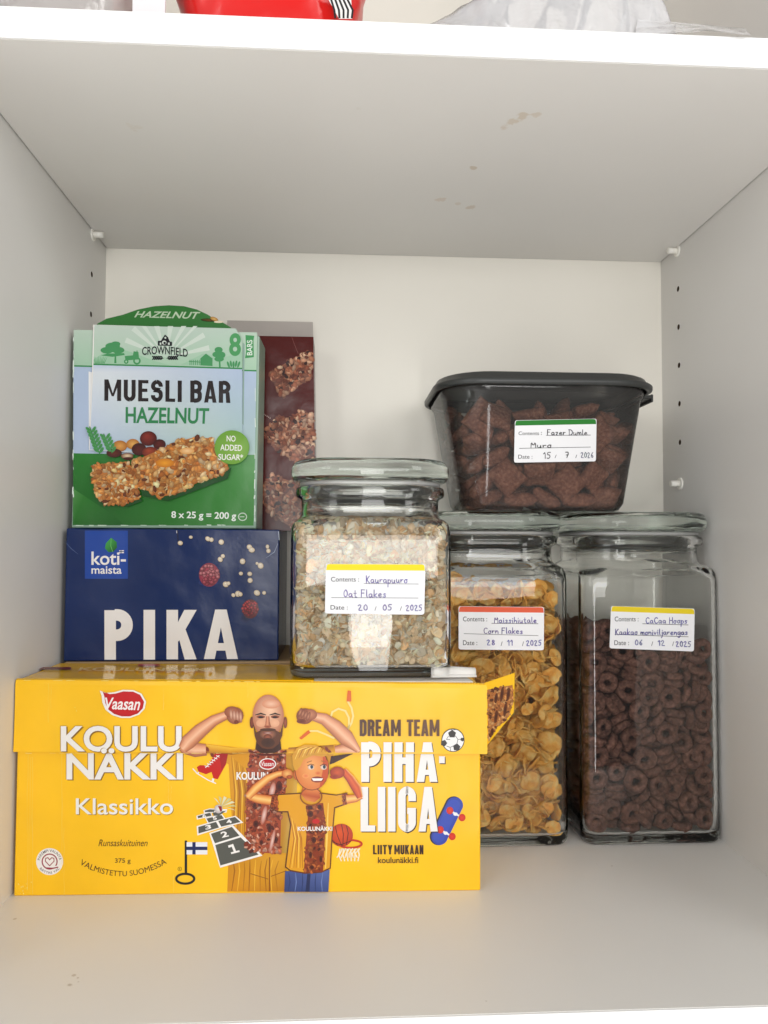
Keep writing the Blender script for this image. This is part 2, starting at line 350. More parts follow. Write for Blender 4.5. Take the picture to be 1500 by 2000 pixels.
    def hand(s, body, x, y, xh, wd, col, sp=.28, box_w=None):
        r = s.rnd; adv = 0; segs = []
        for ch in body:
            if ch == ' ': adv += .8; continue
            g = HAND.get(ch)
            if not g: continue
            mxx = max(p[0] for st in g for p in st)
            dy = r.uniform(-.06, .06)
            for st in g: segs.append([(adv+p[0], p[1]+dy) for p in st])
            adv += mxx+sp
        k = xh if not box_w else box_w/max(adv-sp, .1)
        for st in segs:
            q = [(x+p[0]*k, y-p[1]*xh) for p in st]
            if len(q) > 2:   # soften the corners
                sm = [q[0]]
                for i in range(len(q)-1):
                    a, b = Vector(q[i]), Vector(q[i+1]); sm += [tuple(a.lerp(b, .25)), tuple(a.lerp(b, .75))]
                q = sm+[q[-1]]
            s.stroke(q, [wd*r.uniform(.85, 1.4) for _ in q], tuple(max(0, v+r.uniform(-16, 14)) for v in col), cap='round')
    def granola(s, outline, n, size, base, pal, seed=1, dark=(70, 30, 12), dk=.10):
        r = random.Random(seed); s.poly(outline, base)
        xs = [p[0] for p in outline]; ys = [p[1] for p in outline]
        def inside(x, y):
            c = False
            for i in range(len(outline)):
                (xa, ya), (xb, yb) = outline[i], outline[i-1]
                if (ya > y) != (yb > y) and x < (xb-xa)*(y-ya)/(yb-ya)+xa: c = not c
            return c
        z0 = s.z; k = 0
        while k < n:
            x, y = r.uniform(min(xs), max(xs)), r.uniform(min(ys), max(ys))
            if not inside(x, y): continue
            k += 1; f = k/n
            c = r.choice(pal); j = r.uniform(.82, 1.15); c = tuple(min(255, v*j) for v in c)
            e = tuple(v*.70+dark[i]*.15 for i, v in enumerate(c))
            if r.random() < dk: c, e = dark, tuple(v*.8 for v in dark)
            sz = size*r.uniform(.55, 1.15)
            s.ell(x, y, sz, sz*r.uniform(.4, .75), c, e, r.uniform(0, 180), 7, z0+5e-6+f*2.2e-4, hi=(-.2, -.3))
        s.z = z0+2.4e-4
    def build(s, name, mat, parent, off=.0001, clip=None, side=0):
        """side +1 keeps what lies above clip (in v), -1 what lies below"""
        V, F, Cc = s.V, s.F, s.C
        if clip is not None:
            nv, nf, nc = [], [], []
            for f in F:
                pts = [(V[i], Cc[i]) for i in f]; out = []
                for i in range(len(pts)):
                    (p, c), (q, d) = pts[i-1], pts[i]
                    a, b = (p[1]-clip)*side, (q[1]-clip)*side
                    if (a > 0) != (b > 0):
                        t = a/(a-b); out.append((tuple(p[j]+(q[j]-p[j])*t for j in range(3)), tuple(c[j]+(d[j]-c[j])*t for j in range(3))))
                    if b > 0: out.append((q, d))
                if len(out) >= 3:
                    nf.append(list(range(len(nv), len(nv)+len(out)))); nv += [o[0] for o in out]; nc += [o[1] for o in out]
            V, F, Cc = nv, nf, nc
        if not F: return None
        W = [s.O+s.u*p[0]+s.v*p[1]+s.n*(off+p[2]) for p in V]
        FF = []
        for f in F:   # all faces look outwards
            nrm = Vector((0, 0, 0)); a = W[f[0]]
            for i in range(1, len(f)-1): nrm += (W[f[i]]-a).cross(W[f[i+1]]-a)
            FF.append(f if nrm.dot(s.n) >= 0 else f[::-1])
        return mesh_obj(name, W, FF, mat, parent, Cc)

# ------------------------------------------------------------------ the cupboard
W, D, H = .480, .2725, .4665          # inner width, depth to the back board, height under the upper shelf
XL = -.0015                            # inner face of the left side board
TOP = .4665+.0165                      # top of the upper shelf
HI = 1.05
M_SIDE = laminate('melamine_side', (.72, .705, .68))
M_BACK = laminate('melamine_back', (.83, .80, .725), [(.406, D, .268, .004, .8, .45, .28, .12), (.4085, D, .262, .003, .6, .5, .32, .15)], .5)
def st(px, py):
    h = hit(px, py, Vector((0, 0, H)), Vector((0, 0, 1))); return (h.x-.24, h.y-.13, 0)
M_TOP = laminate('melamine_shelf', (.73, .71, .68), [st(262, 248)+(.012, .28, .52, .42, .28), st(1020, 228)+(.012, .75, .50, .36, .20), st(1000, 240)+(.010, .7, .52, .38, .22), st(1045, 224)+(.008, .6, .5, .36, .2),
    st(985, 247)+(.008, .6, .5, .36, .22), st(925, 328)+(.007, .9, .42, .30, .16), st(860, 390)+(.010, .6, .52, .36, .22), st(918, 405)+(.010, .7, .46, .32, .18), st(895, 398)+(.006, .5, .5, .36, .22), st(700, 215)+(.006, .25, .5, .42, .3)])
def sb(px, py):
    h = hit(px, py, Vector((0, 0, 0)), Vector((0, 0, 1))); return (h.x, h.y, 0)
M_BOT = laminate('melamine_bottom', (.785, .77, .74), [sb(137, 1923)+(.004, .9, .25, .19, .12), sb(153, 1917)+(.003, .9, .25, .19, .12), sb(144, 1905)+(.003, .8, .28, .2, .13), sb(152, 1910)+(.002, .8, .28, .2, .13), sb(29, 1795)+(.003, .8, .3, .22, .15),
    sb(1165, 1687)+(.003, .7, .35, .3, .24), sb(1195, 1691)+(.003, .7, .35, .3, .24), sb(950, 1955)+(.002, .7, .3, .25, .2)])
M_EDGE = simple('edge_band', (.86, .86, .85), .38, .5, (60, .05, .001))
M_CHIP = simple('chipboard', (.06, .035, .02), .9, .2, (300, .5, .001))
M_PEG = simple('peg_plastic', (.88, .86, .80), .35)
M_SEAM = simple('seam_shadow_gap', (.12, .09, .06), .8)

cup = empty('kitchen_cupboard', (0, 0, 0), 'white melamine cupboard whose open compartment holds the boxes and jars', 'cupboard')
FRONT = -.0212
HOLE_Z = [.4635-.0323*i for i in range(-15, 7)]
def side_board(x_in, x_out, hole_y, zs):
    lo, hi = min(x_in, x_out), max(x_in, x_out)
    bm = bmesh.new(); add_box(bm, (lo, FRONT, -.016), (hi, D+.004, HI), .0004, 1)
    o = bm_obj('side_panel', bm, [M_SIDE, M_CHIP], cup)
    bm = bmesh.new()
    for z in zs:
        r = bmesh.ops.create_cone(bm, cap_ends=True, segments=18, radius1=.0023, radius2=.0023, depth=.022)
        for v in r['verts']: v.co = Vector((v.co.z+x_in, v.co.x+hole_y, v.co.y+z))
    cut = bm_obj('cutter', bm, M_CHIP)
    md = o.modifiers.new('holes', 'BOOLEAN'); md.operation = 'DIFFERENCE'; md.object = cut; md.solver = 'EXACT'
    dg = bpy.context.evaluated_depsgraph_get(); dg.update()
    me = bpy.data.meshes.new_from_object(o.evaluated_get(dg)); o.modifiers.clear(); o.data = me
    bpy.data.objects.remove(cut)
    me.materials.clear(); me.materials.append(M_SIDE); me.materials.append(M_CHIP)
    for p in me.polygons:
        c = p.center
        inside = lo+.0006 < c.x < hi-.0006 and any((c.y-hole_y)**2+(c.z-z)**2 < .0027**2 for z in zs)
        bottom = any((c.y-hole_y)**2+(c.z-z)**2 < .0024**2 for z in zs)
        p.material_index = 1 if (inside or (bottom and abs(c.x-x_in) > .003)) else 0
    return o
side_board(XL, XL-.018, .2365, [z for z in HOLE_Z if abs(z-.4635) > .01])
side_board(W, W+.018, .2385, [z for z in HOLE_Z if abs(z-.4635) > .01 and abs(z-(.4635-.0323*6)) > .01])
box_obj('back_panel', (XL, D, 0), (W, D+.004, HI-.002), M_BACK, cup)
box_obj('bottom_panel', (XL, FRONT+.0006, -.016), (W, D, 0), M_BOT, cup)
box_obj('bottom_edge_band', (XL, FRONT-.0006, -.0158), (W, FRONT+.0006, -.0002), M_EDGE, cup, .0002)
box_obj('top_panel', (XL, FRONT, HI-.018), (W, D, HI-.002), M_SIDE, cup)
box_obj('back_seam', (W-.0014, D-.0012, TOP+.001), (W-.0002, D-.0001, HI-.02), simple('hardboard_edge', (.25, .12, .06), .8), cup)

shelf = empty('upper_shelf', (.24, .13, H), 'white shelf board at the top with small brown stains on its underside', 'shelf')
box_obj('board', (XL+.0008, .0006, H), (W-.0008, D-.0004, TOP), M_TOP, shelf)
box_obj('front_edge', (XL+.0008, -.0006, H+.0002), (W-.0008, .0006, TOP-.0002), M_EDGE, shelf, .0002)

def peg(x, y, z, s, label):
    e = empty('shelf_peg', (x, y, z), label, 'shelf peg', 'white plastic shelf pegs')
    for nm, r, a, b in (('pin', .0026, .0002, .0085), ('collar', .0052, -.0006, .0012)):
        bm = bmesh.new(); rr = bmesh.ops.create_cone(bm, cap_ends=True, segments=24, radius1=r, radius2=r*.94, depth=b-a)
        for v in rr['verts']: v.co = Vector((x+s*(v.co.z+(a+b)/2), y+v.co.x, z+v.co.y))
        o = bm_obj(nm, bm, M_PEG, e, False)
        for p in o.data.polygons: p.use_smooth = len(p.vertices) == 4
peg(XL, .2365, H-.0028, 1, 'white plastic shelf peg under the upper shelf, on the left wall')
peg(W, .2385, H-.0028, -1, 'white plastic shelf peg under the upper shelf, on the right wall')
peg(W, .2385, .2675, -1, 'white plastic shelf peg on the right wall, level with the two tall jar lids')
peg(W, .2385, .4957, -1, 'white plastic shelf peg just above the upper shelf, beside the clear bag')

# ------------------------------------------------------------------ yellow crispbread carton
INK = ink_mat('printed_carton', .34, .5, (150, .10, .001))
INK_L = ink_mat('printed_sticker', .55, .4, None)
INK_G = ink_mat('printed_gloss_carton', .26, .38, (95, .14, .0015))
YEL = (.90, .51, .005)
M_YEL = simple('yellow_carton', YEL, .34, .5, (120, .13, .001), (26, .05), stretch=(1, 1, .12))
M_YTOP = simple('yellow_carton_top', YEL, .14, .5, (120, .05, .001))
M_CARD = simple('white_card', (.78, .76, .73), .6, .3, (200, .1, .001))
M_GREYCARD = simple('grey_card', (.46, .42, .39), .75, .2, (250, .2, .001))

YA, YB = Vector((.0005, .1098, 0)), Vector((.2878, .1040, 0))
yu = (YB-YA).normalized(); yv = Vector((0, 0, 1)); yn = yu.cross(yv)      # yn points to the viewer
YL = (YB-YA).length; YD = .0655
ybox = empty('crispbread_box', tuple(YA+yu*YL/2-yn*YD/2), 'long yellow crispbread carton with white lettering, lying along the shelf front', 'box')
def yq(a, d, z): return YA+yu*a-yn*d+yv*z      # along, depth behind the front, height
def panel(name, quad, thick, mat, parent, nrm=None):
    """a thin card panel from a polygon"""
    pts = [Vector(q) for q in quad]
    n = nrm or (pts[1]-pts[0]).cross(pts[2]-pts[0]).normalized()
    k = len(pts); V = pts+[p-n*thick for p in pts]
    F = [list(range(k)), list(range(2*k-1, k-1, -1))]+[[i, i+k, (i+1) % k+k, (i+1) % k] for i in range(k)]
    bm = bmesh.new(); vs = [bm.verts.new(v) for v in V]
    for f in F: bm.faces.new([vs[i] for i in f])
    return bm_obj(name, bm, mat, parent)
def carton(name, fn, L, Dp, Hh, mat, parent, wob=.0006, bev=.0009, seed=0, nx=26):
    """closed carton with slightly wavy edges: fn(a, d, z) -> world"""
    bm = bmesh.new(); add_box(bm, (0, 0, 0), (L, Dp, Hh), bev, 2)
    bmesh.ops.bisect_plane
    for i in range(1, nx):
        g = bm.verts[:]+bm.edges[:]+bm.faces[:]
        bmesh.ops.bisect_plane(bm, geom=g, plane_co=(L*i/nx, 0, 0), plane_no=(1, 0, 0))
    for v in bm.verts:
        a, d, z = v.co
        n1 = noise.noise(Vector((a*40+seed*7, d*30, z*30)))
        e = wob if z > Hh*.5 else wob*.35
        v.co = fn(a, max(0, d) if d < bev*.5 else d, z+e*n1*(1 if z > Hh*.1 else 0))
    return bm_obj(name, bm, mat, parent)
LIDV = .0866
carton('body', lambda a, d, z: yq(a, d, z), YL, YD, .1265, M_YEL, ybox, .0003)
# lid: front flap with overhang, top panel
def lid_front():
    bm = bmesh.new(); n = 60; top, bot = [], []
    rows = []
    for i in range(n+1):
        a = -.0012+(YL+.0052)*i/n
        zt = .1322-.0035*i/n
        wv = .0010*noise.noise(Vector((a*18, 3, 0)))+.0009*noise.noise(Vector((a*60, 8, 1)))
        zb = .0880-.0030*i/n
        rows.append([yq(a, -.0022-(.0004+wv*.2), zb), yq(a, -.0022, zb+.012), yq(a, -.0020, (zb+zt)/2), yq(a, -.0020, zt-.003), yq(a, -.0014, zt-.0006+wv*.2), yq(a, .0006, zt+wv*.25), yq(a, .004, zt-.0006)])
    V = [p for r in rows for p in r]; k = 7
    F = [[i*k+j, (i+1)*k+j, (i+1)*k+j+1, i*k+j+1] for i in range(n) for j in range(k-1)]
    o = mesh_obj('lid_front', V, F, M_YEL, ybox, smooth=False)
    sm = o.modifiers.new('card', 'SOLIDIFY'); sm.thickness = .0006; sm.offset = -1
    return o
lid_front()
panel('lid_top', [yq(0, .0035, .1315), yq(.182, .0035, .1302), yq(.182, YD, .1302), yq(0, YD, .1315)], .0006, M_YTOP, ybox)
panel('inner_flap', [yq(.182, .004, .1296), yq(YL-.004, .004, .1290), yq(YL-.010, YD-.004, .1290), yq(.182, YD-.004, .1296)], .0006, M_CARD, ybox)
# torn perforation teeth along the ridge below the jar
bm = bmesh.new()
for i in range(62):
    a = .176+i*.0018
    c = yq(a, -.0005, .1322-.0035*a/YL-.0002)
    r_ = bmesh.ops.create_cone(bm, cap_ends=True, segments=6, radius1=.0007, radius2=.0003, depth=.0010)
    for v in r_['verts']: v.co = c+v.co
bm_obj('torn_perforation', bm, M_YEL, ybox)
# side flap swung outwards, with a picture of crispbread; curled white inner flap behind it
fo = yq(YL+.0036, -.0016, 0)
def fpt(px, py, n):
    return hit(px, py, fo, n)
fn_ = Vector((-.62, -.78, 0)).normalized()
FQ = [(946, 1334), (1005, 1314), (1003, 1392), (941, 1468)]
flap = panel('side_flap', [fpt(*q, fn_) for q in FQ][::-1], .0006, M_YEL, ybox)
P = Paint(fo, (-fn_.y, fn_.x, 0), (0, 0, 1)).tf(640, 1280, .25333)
P.granola([(1230, 265), (1425, 228), (1435, 330), (1400, 470), (1300, 560), (1240, 668)], 240, 17, (190, 122, 62), [(206, 138, 76), (222, 160, 94), (184, 116, 60), (230, 178, 118)], 4, (120, 66, 32))
for (x, y, h_) in ((1300, 330, 40), (1345, 300, 60), (1300, 470, 50), (1370, 420, 55), (1270, 590, 30), (1395, 300, 50)):
    P.ell(x, y, 13, h_, (70, 32, 14), (120, 66, 30), 8)
P.build('crispbread_picture', INK, ybox)
def curl():
    V, F = [], []; n = 12; r = [Vector(yq(YL-.030+.030*t, -.0005+.002*t, .1303)) for t in [i/8 for i in range(9)]]
    for i, b in enumerate(r):
        for j in range(n+1):
            a = math.radians(200-175*j/n); V.append(b+Vector((0, .012+.012*math.cos(a)*-1-.012, .0005+.0060*math.sin(max(0, a-.35))*(1-.35*i/8)))+Vector((0, j*.0022, 0)))
    for i in range(8):
        for j in range(n): F.append([i*(n+1)+j, (i+1)*(n+1)+j, (i+1)*(n+1)+j+1, i*(n+1)+j+1])
    o = mesh_obj('curled_liner', V, F, M_CARD, ybox, smooth=True)
    sm = o.modifiers.new('card', 'SOLIDIFY'); sm.thickness = .0007
curl()

# --- front artwork
def both(P, name, k=0):
    P.build(name, INK, ybox, .0027+k, LIDV, 1)
    b = P.build(name, INK, ybox, .00012+k, LIDV-.0002, -1)
def yp(): return Paint(YA, yu, yv, .9)
WHT = (246, 243, 240); GLD = (196, 150, 60); BRN = (78, 28, 18)
P = yp().tf(0, 1270, .34667)     # crop of the left half
for ln, y0, y1, x0, x1 in (('KOULU', 420, 565, 352, 1028), ('NÄKKI', 545, 728, 375, 1030)):
    for dx, dy, bo, c in ((4, 5, .034, (150, 112, 40)), (-3, -2, .034, (170, 132, 60)), (0, 0, .026, WHT)):
        P.text(ln, (x0+dx, y0+dy, x1+dx, y1+dy), c, bo)
both(P, 'title_lettering')
P = yp().tf(0, 1270, .34667)
for dx, dy, bo, c in ((4, 4, .014, (176, 140, 60)), (0, 0, .008, (244, 244, 242))):
    P.text('Klassikko', (428+dx, 834+dy, 975+dx, 925+dy), c, bo)
P.text('Runsaskuituinen', (555, 1066, 832, 1104), BRN, 0, .3)
P.text('375 g', (648, 1172, 736, 1205), BRN, .006)
P.text('VALMISTETTU SUOMESSA', None, BRN, 0, warp=lambda a, b: (455+478*a+(b-.5)*30*(a*2-1)*-.5-12*(.5-a)*0, 1182+70*(1-(2*a-1)**2)+24-30*b+(-6*a)))
both(P, 'small_lettering')
P = yp().tf(0, 1270, .34667)
blob = lambda k, dx=0, dy=0: [(700+(x-700)*k+dx, 298+(y-298)*k+dy) for x, y in [(570, 222), (605, 236), (650, 232), (700, 218), (760, 220), (805, 240), (830, 285), (822, 325), (790, 358), (740, 376), (690, 376), (640, 360), (602, 330), (585, 290), (580, 250)]]
P.poly(blob(1.0), WHT); P.poly(blob(.89, 3, 0), (196, 22, 34)); P.poly(blob(.8, 8, -4), (206, 26, 38))
P.text('Vaasan', None, (250, 246, 244), .016, .25, quad=[(600, 262), (800, 262), (794, 334), (604, 326)])
both(P, 'brand_logo')
P = yp().tf(0, 1270, .34667)
P.ell(280, 1190, 76, 76, WHT, n=36); P.ring(280, 1190, 42, 42, 7, (160, 44, 74))
P.rect(300, 1214, 330, 1240, WHT)
P.stroke([(262, 1226), (300, 1228), (326, 1222)], 7, (160, 44, 74), 'round')
P.stroke([(280, 1214), (256, 1188), (258, 1172), (270, 1168), (280, 1180), (292, 1168), (304, 1172), (305, 1188), (280, 1214)], 5, (160, 44, 74))
def round_text(a0, a1, r0, r1, cx=280, cy_=1190): return lambda a, b: (cx+(r0+(r1-r0)*b)*math.cos(math.radians(a0+(a1-a0)*a)), cy_+(r0+(r1-r0)*b)*math.sin(math.radians(a0+(a1-a0)*a)))
P.text('PAREMPI VALINTA', None, (50, 40, 60), .004, warp=round_text(-172, -8, 54, 69))
P.text('BÄTTRE VAL', None, (50, 40, 60), .004, warp=round_text(145, 35, 69, 54))
both(P, 'quality_emblem')
# flag pole mark
P = yp().tf(340, 1290, .26667)
P.rect(78, 1318, 96, 1560, (22, 26, 40)); P.ring(82, 1598, 66, 36, 17, (22, 26, 40)); P.rect(92, 1330, 244, 1420, (238, 240, 246))
P.rect(134, 1330, 158, 1420, (20, 44, 104)); P.rect(92, 1363, 244, 1388, (20, 44, 104)); P.ring(42, 1526, 14, 14, 2.5, (60, 44, 20), 16); P.text('R', (37, 1519, 47, 1534), (60, 44, 20))
both(P, 'flag_mark')
# skate
P = yp().tf(340, 1290, .26667)
P.poly([(300, 680), (395, 682), (380, 760), (330, 850), (320, 868), (290, 862), (275, 815), (235, 832), (180, 812), (168, 780), (190, 766), (250, 768)], (204, 28, 22))
P.poly([(330, 684), (395, 684), (382, 752), (350, 800)], (176, 18, 20))
for i in range(6): P.stroke([(232+17*i, 782-16*i), (246+17*i, 770-15*i)], 6, WHT, 'round'); P.stroke([(226+17*i, 770-15*i), (256+15*i, 776-14*i)], 5, WHT, 'round')
P.stroke([(140, 792), (170, 826), (250, 874), (306, 898)], 8, WHT, 'round'); P.stroke([(180, 814), (176, 828)], 9, WHT); P.stroke([(288, 862), (284, 886)], 16, WHT)
both(P, 'ice_skate_picture', .00025)
# hopscotch
P = yp().tf(340, 1290, .26667); GR = (96, 98, 92)
P.poly([(258, 1262), (432, 1205), (648, 1428), (338, 1516)], WHT)
P.poly([(270, 1268), (424, 1217), (480, 1282), (300, 1338)], GR); P.poly([(302, 1350), (488, 1294), (620, 1420), (340, 1500)], GR)
P.poly([(166, 1212), (312, 1170), (342, 1226), (172, 1280)], WHT); P.poly([(178, 1218), (308, 1180), (330, 1222), (180, 1266)], GR)
P.poly([(312, 1170), (450, 1136), (508, 1186), (340, 1226)], WHT); P.poly([(324, 1174), (446, 1144), (488, 1182), (346, 1216)], GR)
P.poly([(228, 1152), (352, 1122), (378, 1158), (250, 1196)], WHT); P.poly([(238, 1156), (348, 1130), (366, 1156), (254, 1186)], GR)
P.poly([(164, 1136), (270, 1104), (282, 1138), (168, 1164)], WHT); P.poly([(174, 1138), (266, 1112), (274, 1136), (176, 1154)], GR)
P.poly([(216, 1096), (262, 1082), (390, 1088), (384, 1112), (220, 1116)], WHT); P.poly([(226, 1098), (262, 1088), (300, 1090), (294, 1108), (226, 1110)], GR); P.poly([(284, 1112), (384, 1098), (330, 1136), (290, 1136)], GR)
P.stroke([(398, 1362), (428, 1352), (448, 1402)], 17, WHT); P.stroke([(418, 1410), (480, 1394)], 13, WHT)
for ch, q in (('2', [(338, 1256), (384, 1246), (404, 1286), (352, 1298)]), ('3', [(226, 1208), (268, 1198), (274, 1230), (232, 1238)]), ('4', [(376, 1170), (412, 1160), (428, 1186), (390, 1196)]), ('5', [(280, 1146), (306, 1140), (318, 1162), (290, 1168)]), ('6', [(206, 1128), (230, 1122), (236, 1144), (210, 1150)])):
    P.text(ch, None, WHT, .03, quad=q)
for i in range(7):
    a = math.radians(-125+i*24); P.poly([(346, 1068), (352+92*math.cos(a)-8, 1062+72*math.sin(a)), (356+92*math.cos(a)+10, 1066+72*math.sin(a)+8)], (214, 208, 150) if i % 2 else (230, 226, 190))
P.ell(326, 1086, 30, 32, (240, 236, 232), (190, 180, 180)); P.poly([(322, 1064), (348, 1066), (352, 1098), (340, 1106)], (150, 28, 34))
both(P, 'hopscotch_picture', .0002)
# rope, ball, hoop
P = yp().tf(340, 1290, .26667); RO = (247, 226, 150)
P.stroke([(1275, 296), (1300, 340), (1312, 400), (1300, 450), (1275, 490), (1220, 494), (1165, 470), (1145, 420), (1160, 370), (1205, 346), (1255, 362), (1280, 410), (1282, 470), (1270, 520)], 14, RO, 'round')
P.stroke([(1000, 508), (1050, 508), (1110, 532), (1170, 560)], 14, RO, 'round')
P.poly([(1272, 214), (1296, 216), (1298, 294), (1264, 294)], (226, 110, 30)); P.poly([(985, 502), (1002, 520), (934, 572), (918, 560)], (226, 110, 30))
both(P, 'skipping_rope_picture')
def ball():
    P = yp().tf(340, 1290, .26667)
    P.ring(1292, 1342, 82, 28, 15, (206, 56, 22))
    for i in range(6): P.stroke([(1216+26*i, 1376), (1206+30*i, 1420), (1226+24*i, 1468)], 9, (250, 240, 214)); P.stroke([(1232+26*i, 1374), (1216+22*i, 1412), (1192+30*i, 1442)], 9, (250, 240, 214))
    P.ell(1226, 1278, 84, 84, (226, 96, 40), (196, 66, 24), n=30, hi=(-.2, -.3))
    K = (50, 20, 16)
    P.stroke([(1226, 1196), (1240, 1270), (1236, 1360)], 5, K); P.stroke([(1180, 1210), (1196, 1280), (1230, 1360)], 5, K); P.stroke([(1146, 1262), (1156, 1310), (1200, 1352)], 5, K); P.stroke([(1262, 1204), (1276, 1262), (1262, 1350)], 5, K); P.stroke([(1146, 1322), (1220, 1348), (1300, 1318)], 5, K)
    both(P, 'basketball_picture', .0003)
ball()
# right-hand lettering and toys
P = yp().tf(640, 1280, .25333)
DK = (62, 26, 20)
P.block('DREAM', (247, 488, 562, 614), 22, (92, 52, 26), 8); P.block('TEAM', (608, 488, 858, 614), 22, (110, 70, 38), 8)
for dx, dy, c in ((7, 8, DK), (0, 0, (245, 242, 240))):
    P.block('PIHA', (258+dx, 660+dy, 846+dx, 974+dy), 62, c, 22); P.rect(858+dx, 776+dy, 902+dx, 830+dy, c)
    P.block('LIIGA', (254+dx, 1012+dy, 848+dx, 1356+dy), 58, c, 20)
P.block('LIITY', (350, 1460, 498, 1532), 13, DK, 7); P.block('MUKAAN', (514, 1460, 738, 1532), 12, DK, 6)
P.text('koulunäkki.fi', (388, 1552, 698, 1600), DK, .008)
both(P, 'slogan_lettering', .00012)
P = yp().tf(640, 1280, .25333)
P.ell(962, 646, 88, 90, (40, 36, 36), n=36); P.ell(962, 646, 82, 84, (246, 244, 242), n=36)
pent = lambda cx, cy_, r, a0: [(cx+r*math.cos(math.radians(a0+72*i)), cy_+r*math.sin(math.radians(a0+72*i))) for i in range(5)]
for cx, cy_, r, a0 in ((955, 598, 32, -90), (892, 668, 26, 0), (990, 700, 30, 60), (1034, 640, 16, 20)): P.poly(pent(cx, cy_, r, a0), (70, 66, 64))
for seg in ([(928, 612), (912, 640)], [(980, 612), (1000, 640), (990, 680)], [(1000, 640), (1030, 636)], [(912, 690), (940, 700), (965, 690)], [(940, 560), (955, 568), (985, 564)], [(940, 700), (944, 728)], [(912, 640), (940, 640)]): P.stroke(seg, 4, (80, 76, 74))
both(P, 'football_picture')
P = yp().tf(640, 1280, .25333)
board = lambda w_: [(980+w_*math.cos(math.radians(a)), 1156+w_*math.sin(math.radians(a))) for a in range(-165, 20, 15)]+[(862+w_*math.cos(math.radians(a)), 1398+w_*math.sin(math.radians(a))) for a in range(15, 200, 15)]
P.poly([(x-8, y-2) for x, y in board(68)], (26, 26, 50)); P.poly(board(64), (54, 78, 178)); P.poly([(x-6, y) for x, y in board(44)], (60, 86, 188))
for x, y, x2, y2 in ((942, 1196, 1036, 1250), (868, 1344, 960, 1396)):
    P.stroke([(x, y), (x2, y2)], 14, (236, 236, 240)); P.ell(x, y, 27, 29, (232, 66, 34), (206, 40, 22)); P.ell(x2, y2, 27, 29, (232, 66, 34), (206, 40, 22))
    P.ell((x+x2)/2-4, (y+y2)/2, 17, 13, (240, 240, 244))
both(P, 'skateboard_picture')

# pictured man: bald, bearded, flexing, in a yellow and rye-brown shirt
SK = [(168, 104, 74), (218, 150, 112), (246, 198, 164), (232, 168, 132), (178, 112, 80)]
P = yp().tf(340, 1290, .26667)
P.poly([(400, 1420), (834, 1420), (824, 1560), (818, 1692), (390, 1692)], [(206, 146, 20), (226, 170, 40), (214, 158, 28), (196, 134, 14), (216, 150, 18)])
for i in range(9):
    x = 430+42*i; P.stroke([(x, 1450+8*(i % 3)), (x+14-5*i, 1540), (x-8, 1688)], [4, 10, 5], [(172, 112, 10), (238, 186, 60), (190, 130, 16)][i % 3])
P.stroke([(700, 1440), (700, 1690)], 10, (156, 96, 10)); P.stroke([(560, 1560), (690, 1600)], 6, (160, 100, 8)); P.stroke([(710, 1580), (820, 1540)], 6, (160, 100, 8))
# shirt
P.poly([(215, 600), (560, 640), (830, 640), (1190, 606), (1160, 720), (1130, 770), (900, 900), (840, 1420), (440, 1440), (400, 760), (270, 690)], (222, 160, 26))
P.strip([(240, 640), (420, 660), (560, 650)], [70, 60, 40], [(244, 196, 60), (220, 160, 30), (168, 110, 12)]); P.strip([(1170, 650), (1000, 650), (840, 650)], [80, 60, 40], [(240, 190, 60), (222, 160, 30), (160, 104, 12)])
for i in range(10):
    x = 420+11*i; P.stroke([(x, 700+10*i), (x+26, 960), (x+8+6*(i % 3), 1400)], [3, 12, 4], [(188, 128, 16), (240, 190, 70), (206, 146, 22), (172, 112, 12)][i % 4])
P.poly([(800, 690), (900, 700), (900, 960), (834, 1410), (780, 1410)], [(196, 140, 30), (214, 164, 50), (220, 180, 90), (200, 170, 80), (190, 140, 40)])
P.granola([(556, 650), (822, 650), (818, 960), (786, 1100), (778, 1416), (524, 1400), (530, 1000), (544, 800)], 520, 20, (170, 78, 48), [(190, 92, 58), (212, 128, 94), (230, 176, 152), (156, 66, 40), (198, 106, 68)], 8, (104, 38, 24))
for x, y, rx, ry in ((600, 1195, 20, 26), (770, 920, 24, 40), (700, 1225, 16, 34), (742, 1310, 20, 26), (590, 1060, 14, 20), (680, 760, 30, 12), (640, 1330, 14, 18)): P.ell(x, y, rx, ry, (52, 16, 12), (110, 40, 24))
for x, y, rx, ry in ((720, 950, 22, 60), (660, 1130, 18, 70), (720, 1320, 14, 90), (640, 900, 20, 40)): P.ell(x, y, rx, ry, (236, 206, 196), (190, 110, 86), 12)
P.stroke([(556, 652), (640, 690), (760, 688), (826, 650)], 14, (110, 34, 20))
P.text('KOULUN', (458, 815, 690, 872), WHT, .03)
P.ell(686, 756, 62, 42, WHT, n=24); P.ell(686, 756, 54, 35, (190, 24, 36), n=24); P.text('Vaasan', (640, 738, 730, 772), WHT, .01, .2)
for x, y in ((250, 640), (232, 660), (1120, 640), (1140, 660), (280, 690)): P.ell(x, y, 20, 12, (110, 36, 20), (160, 70, 30), 60)
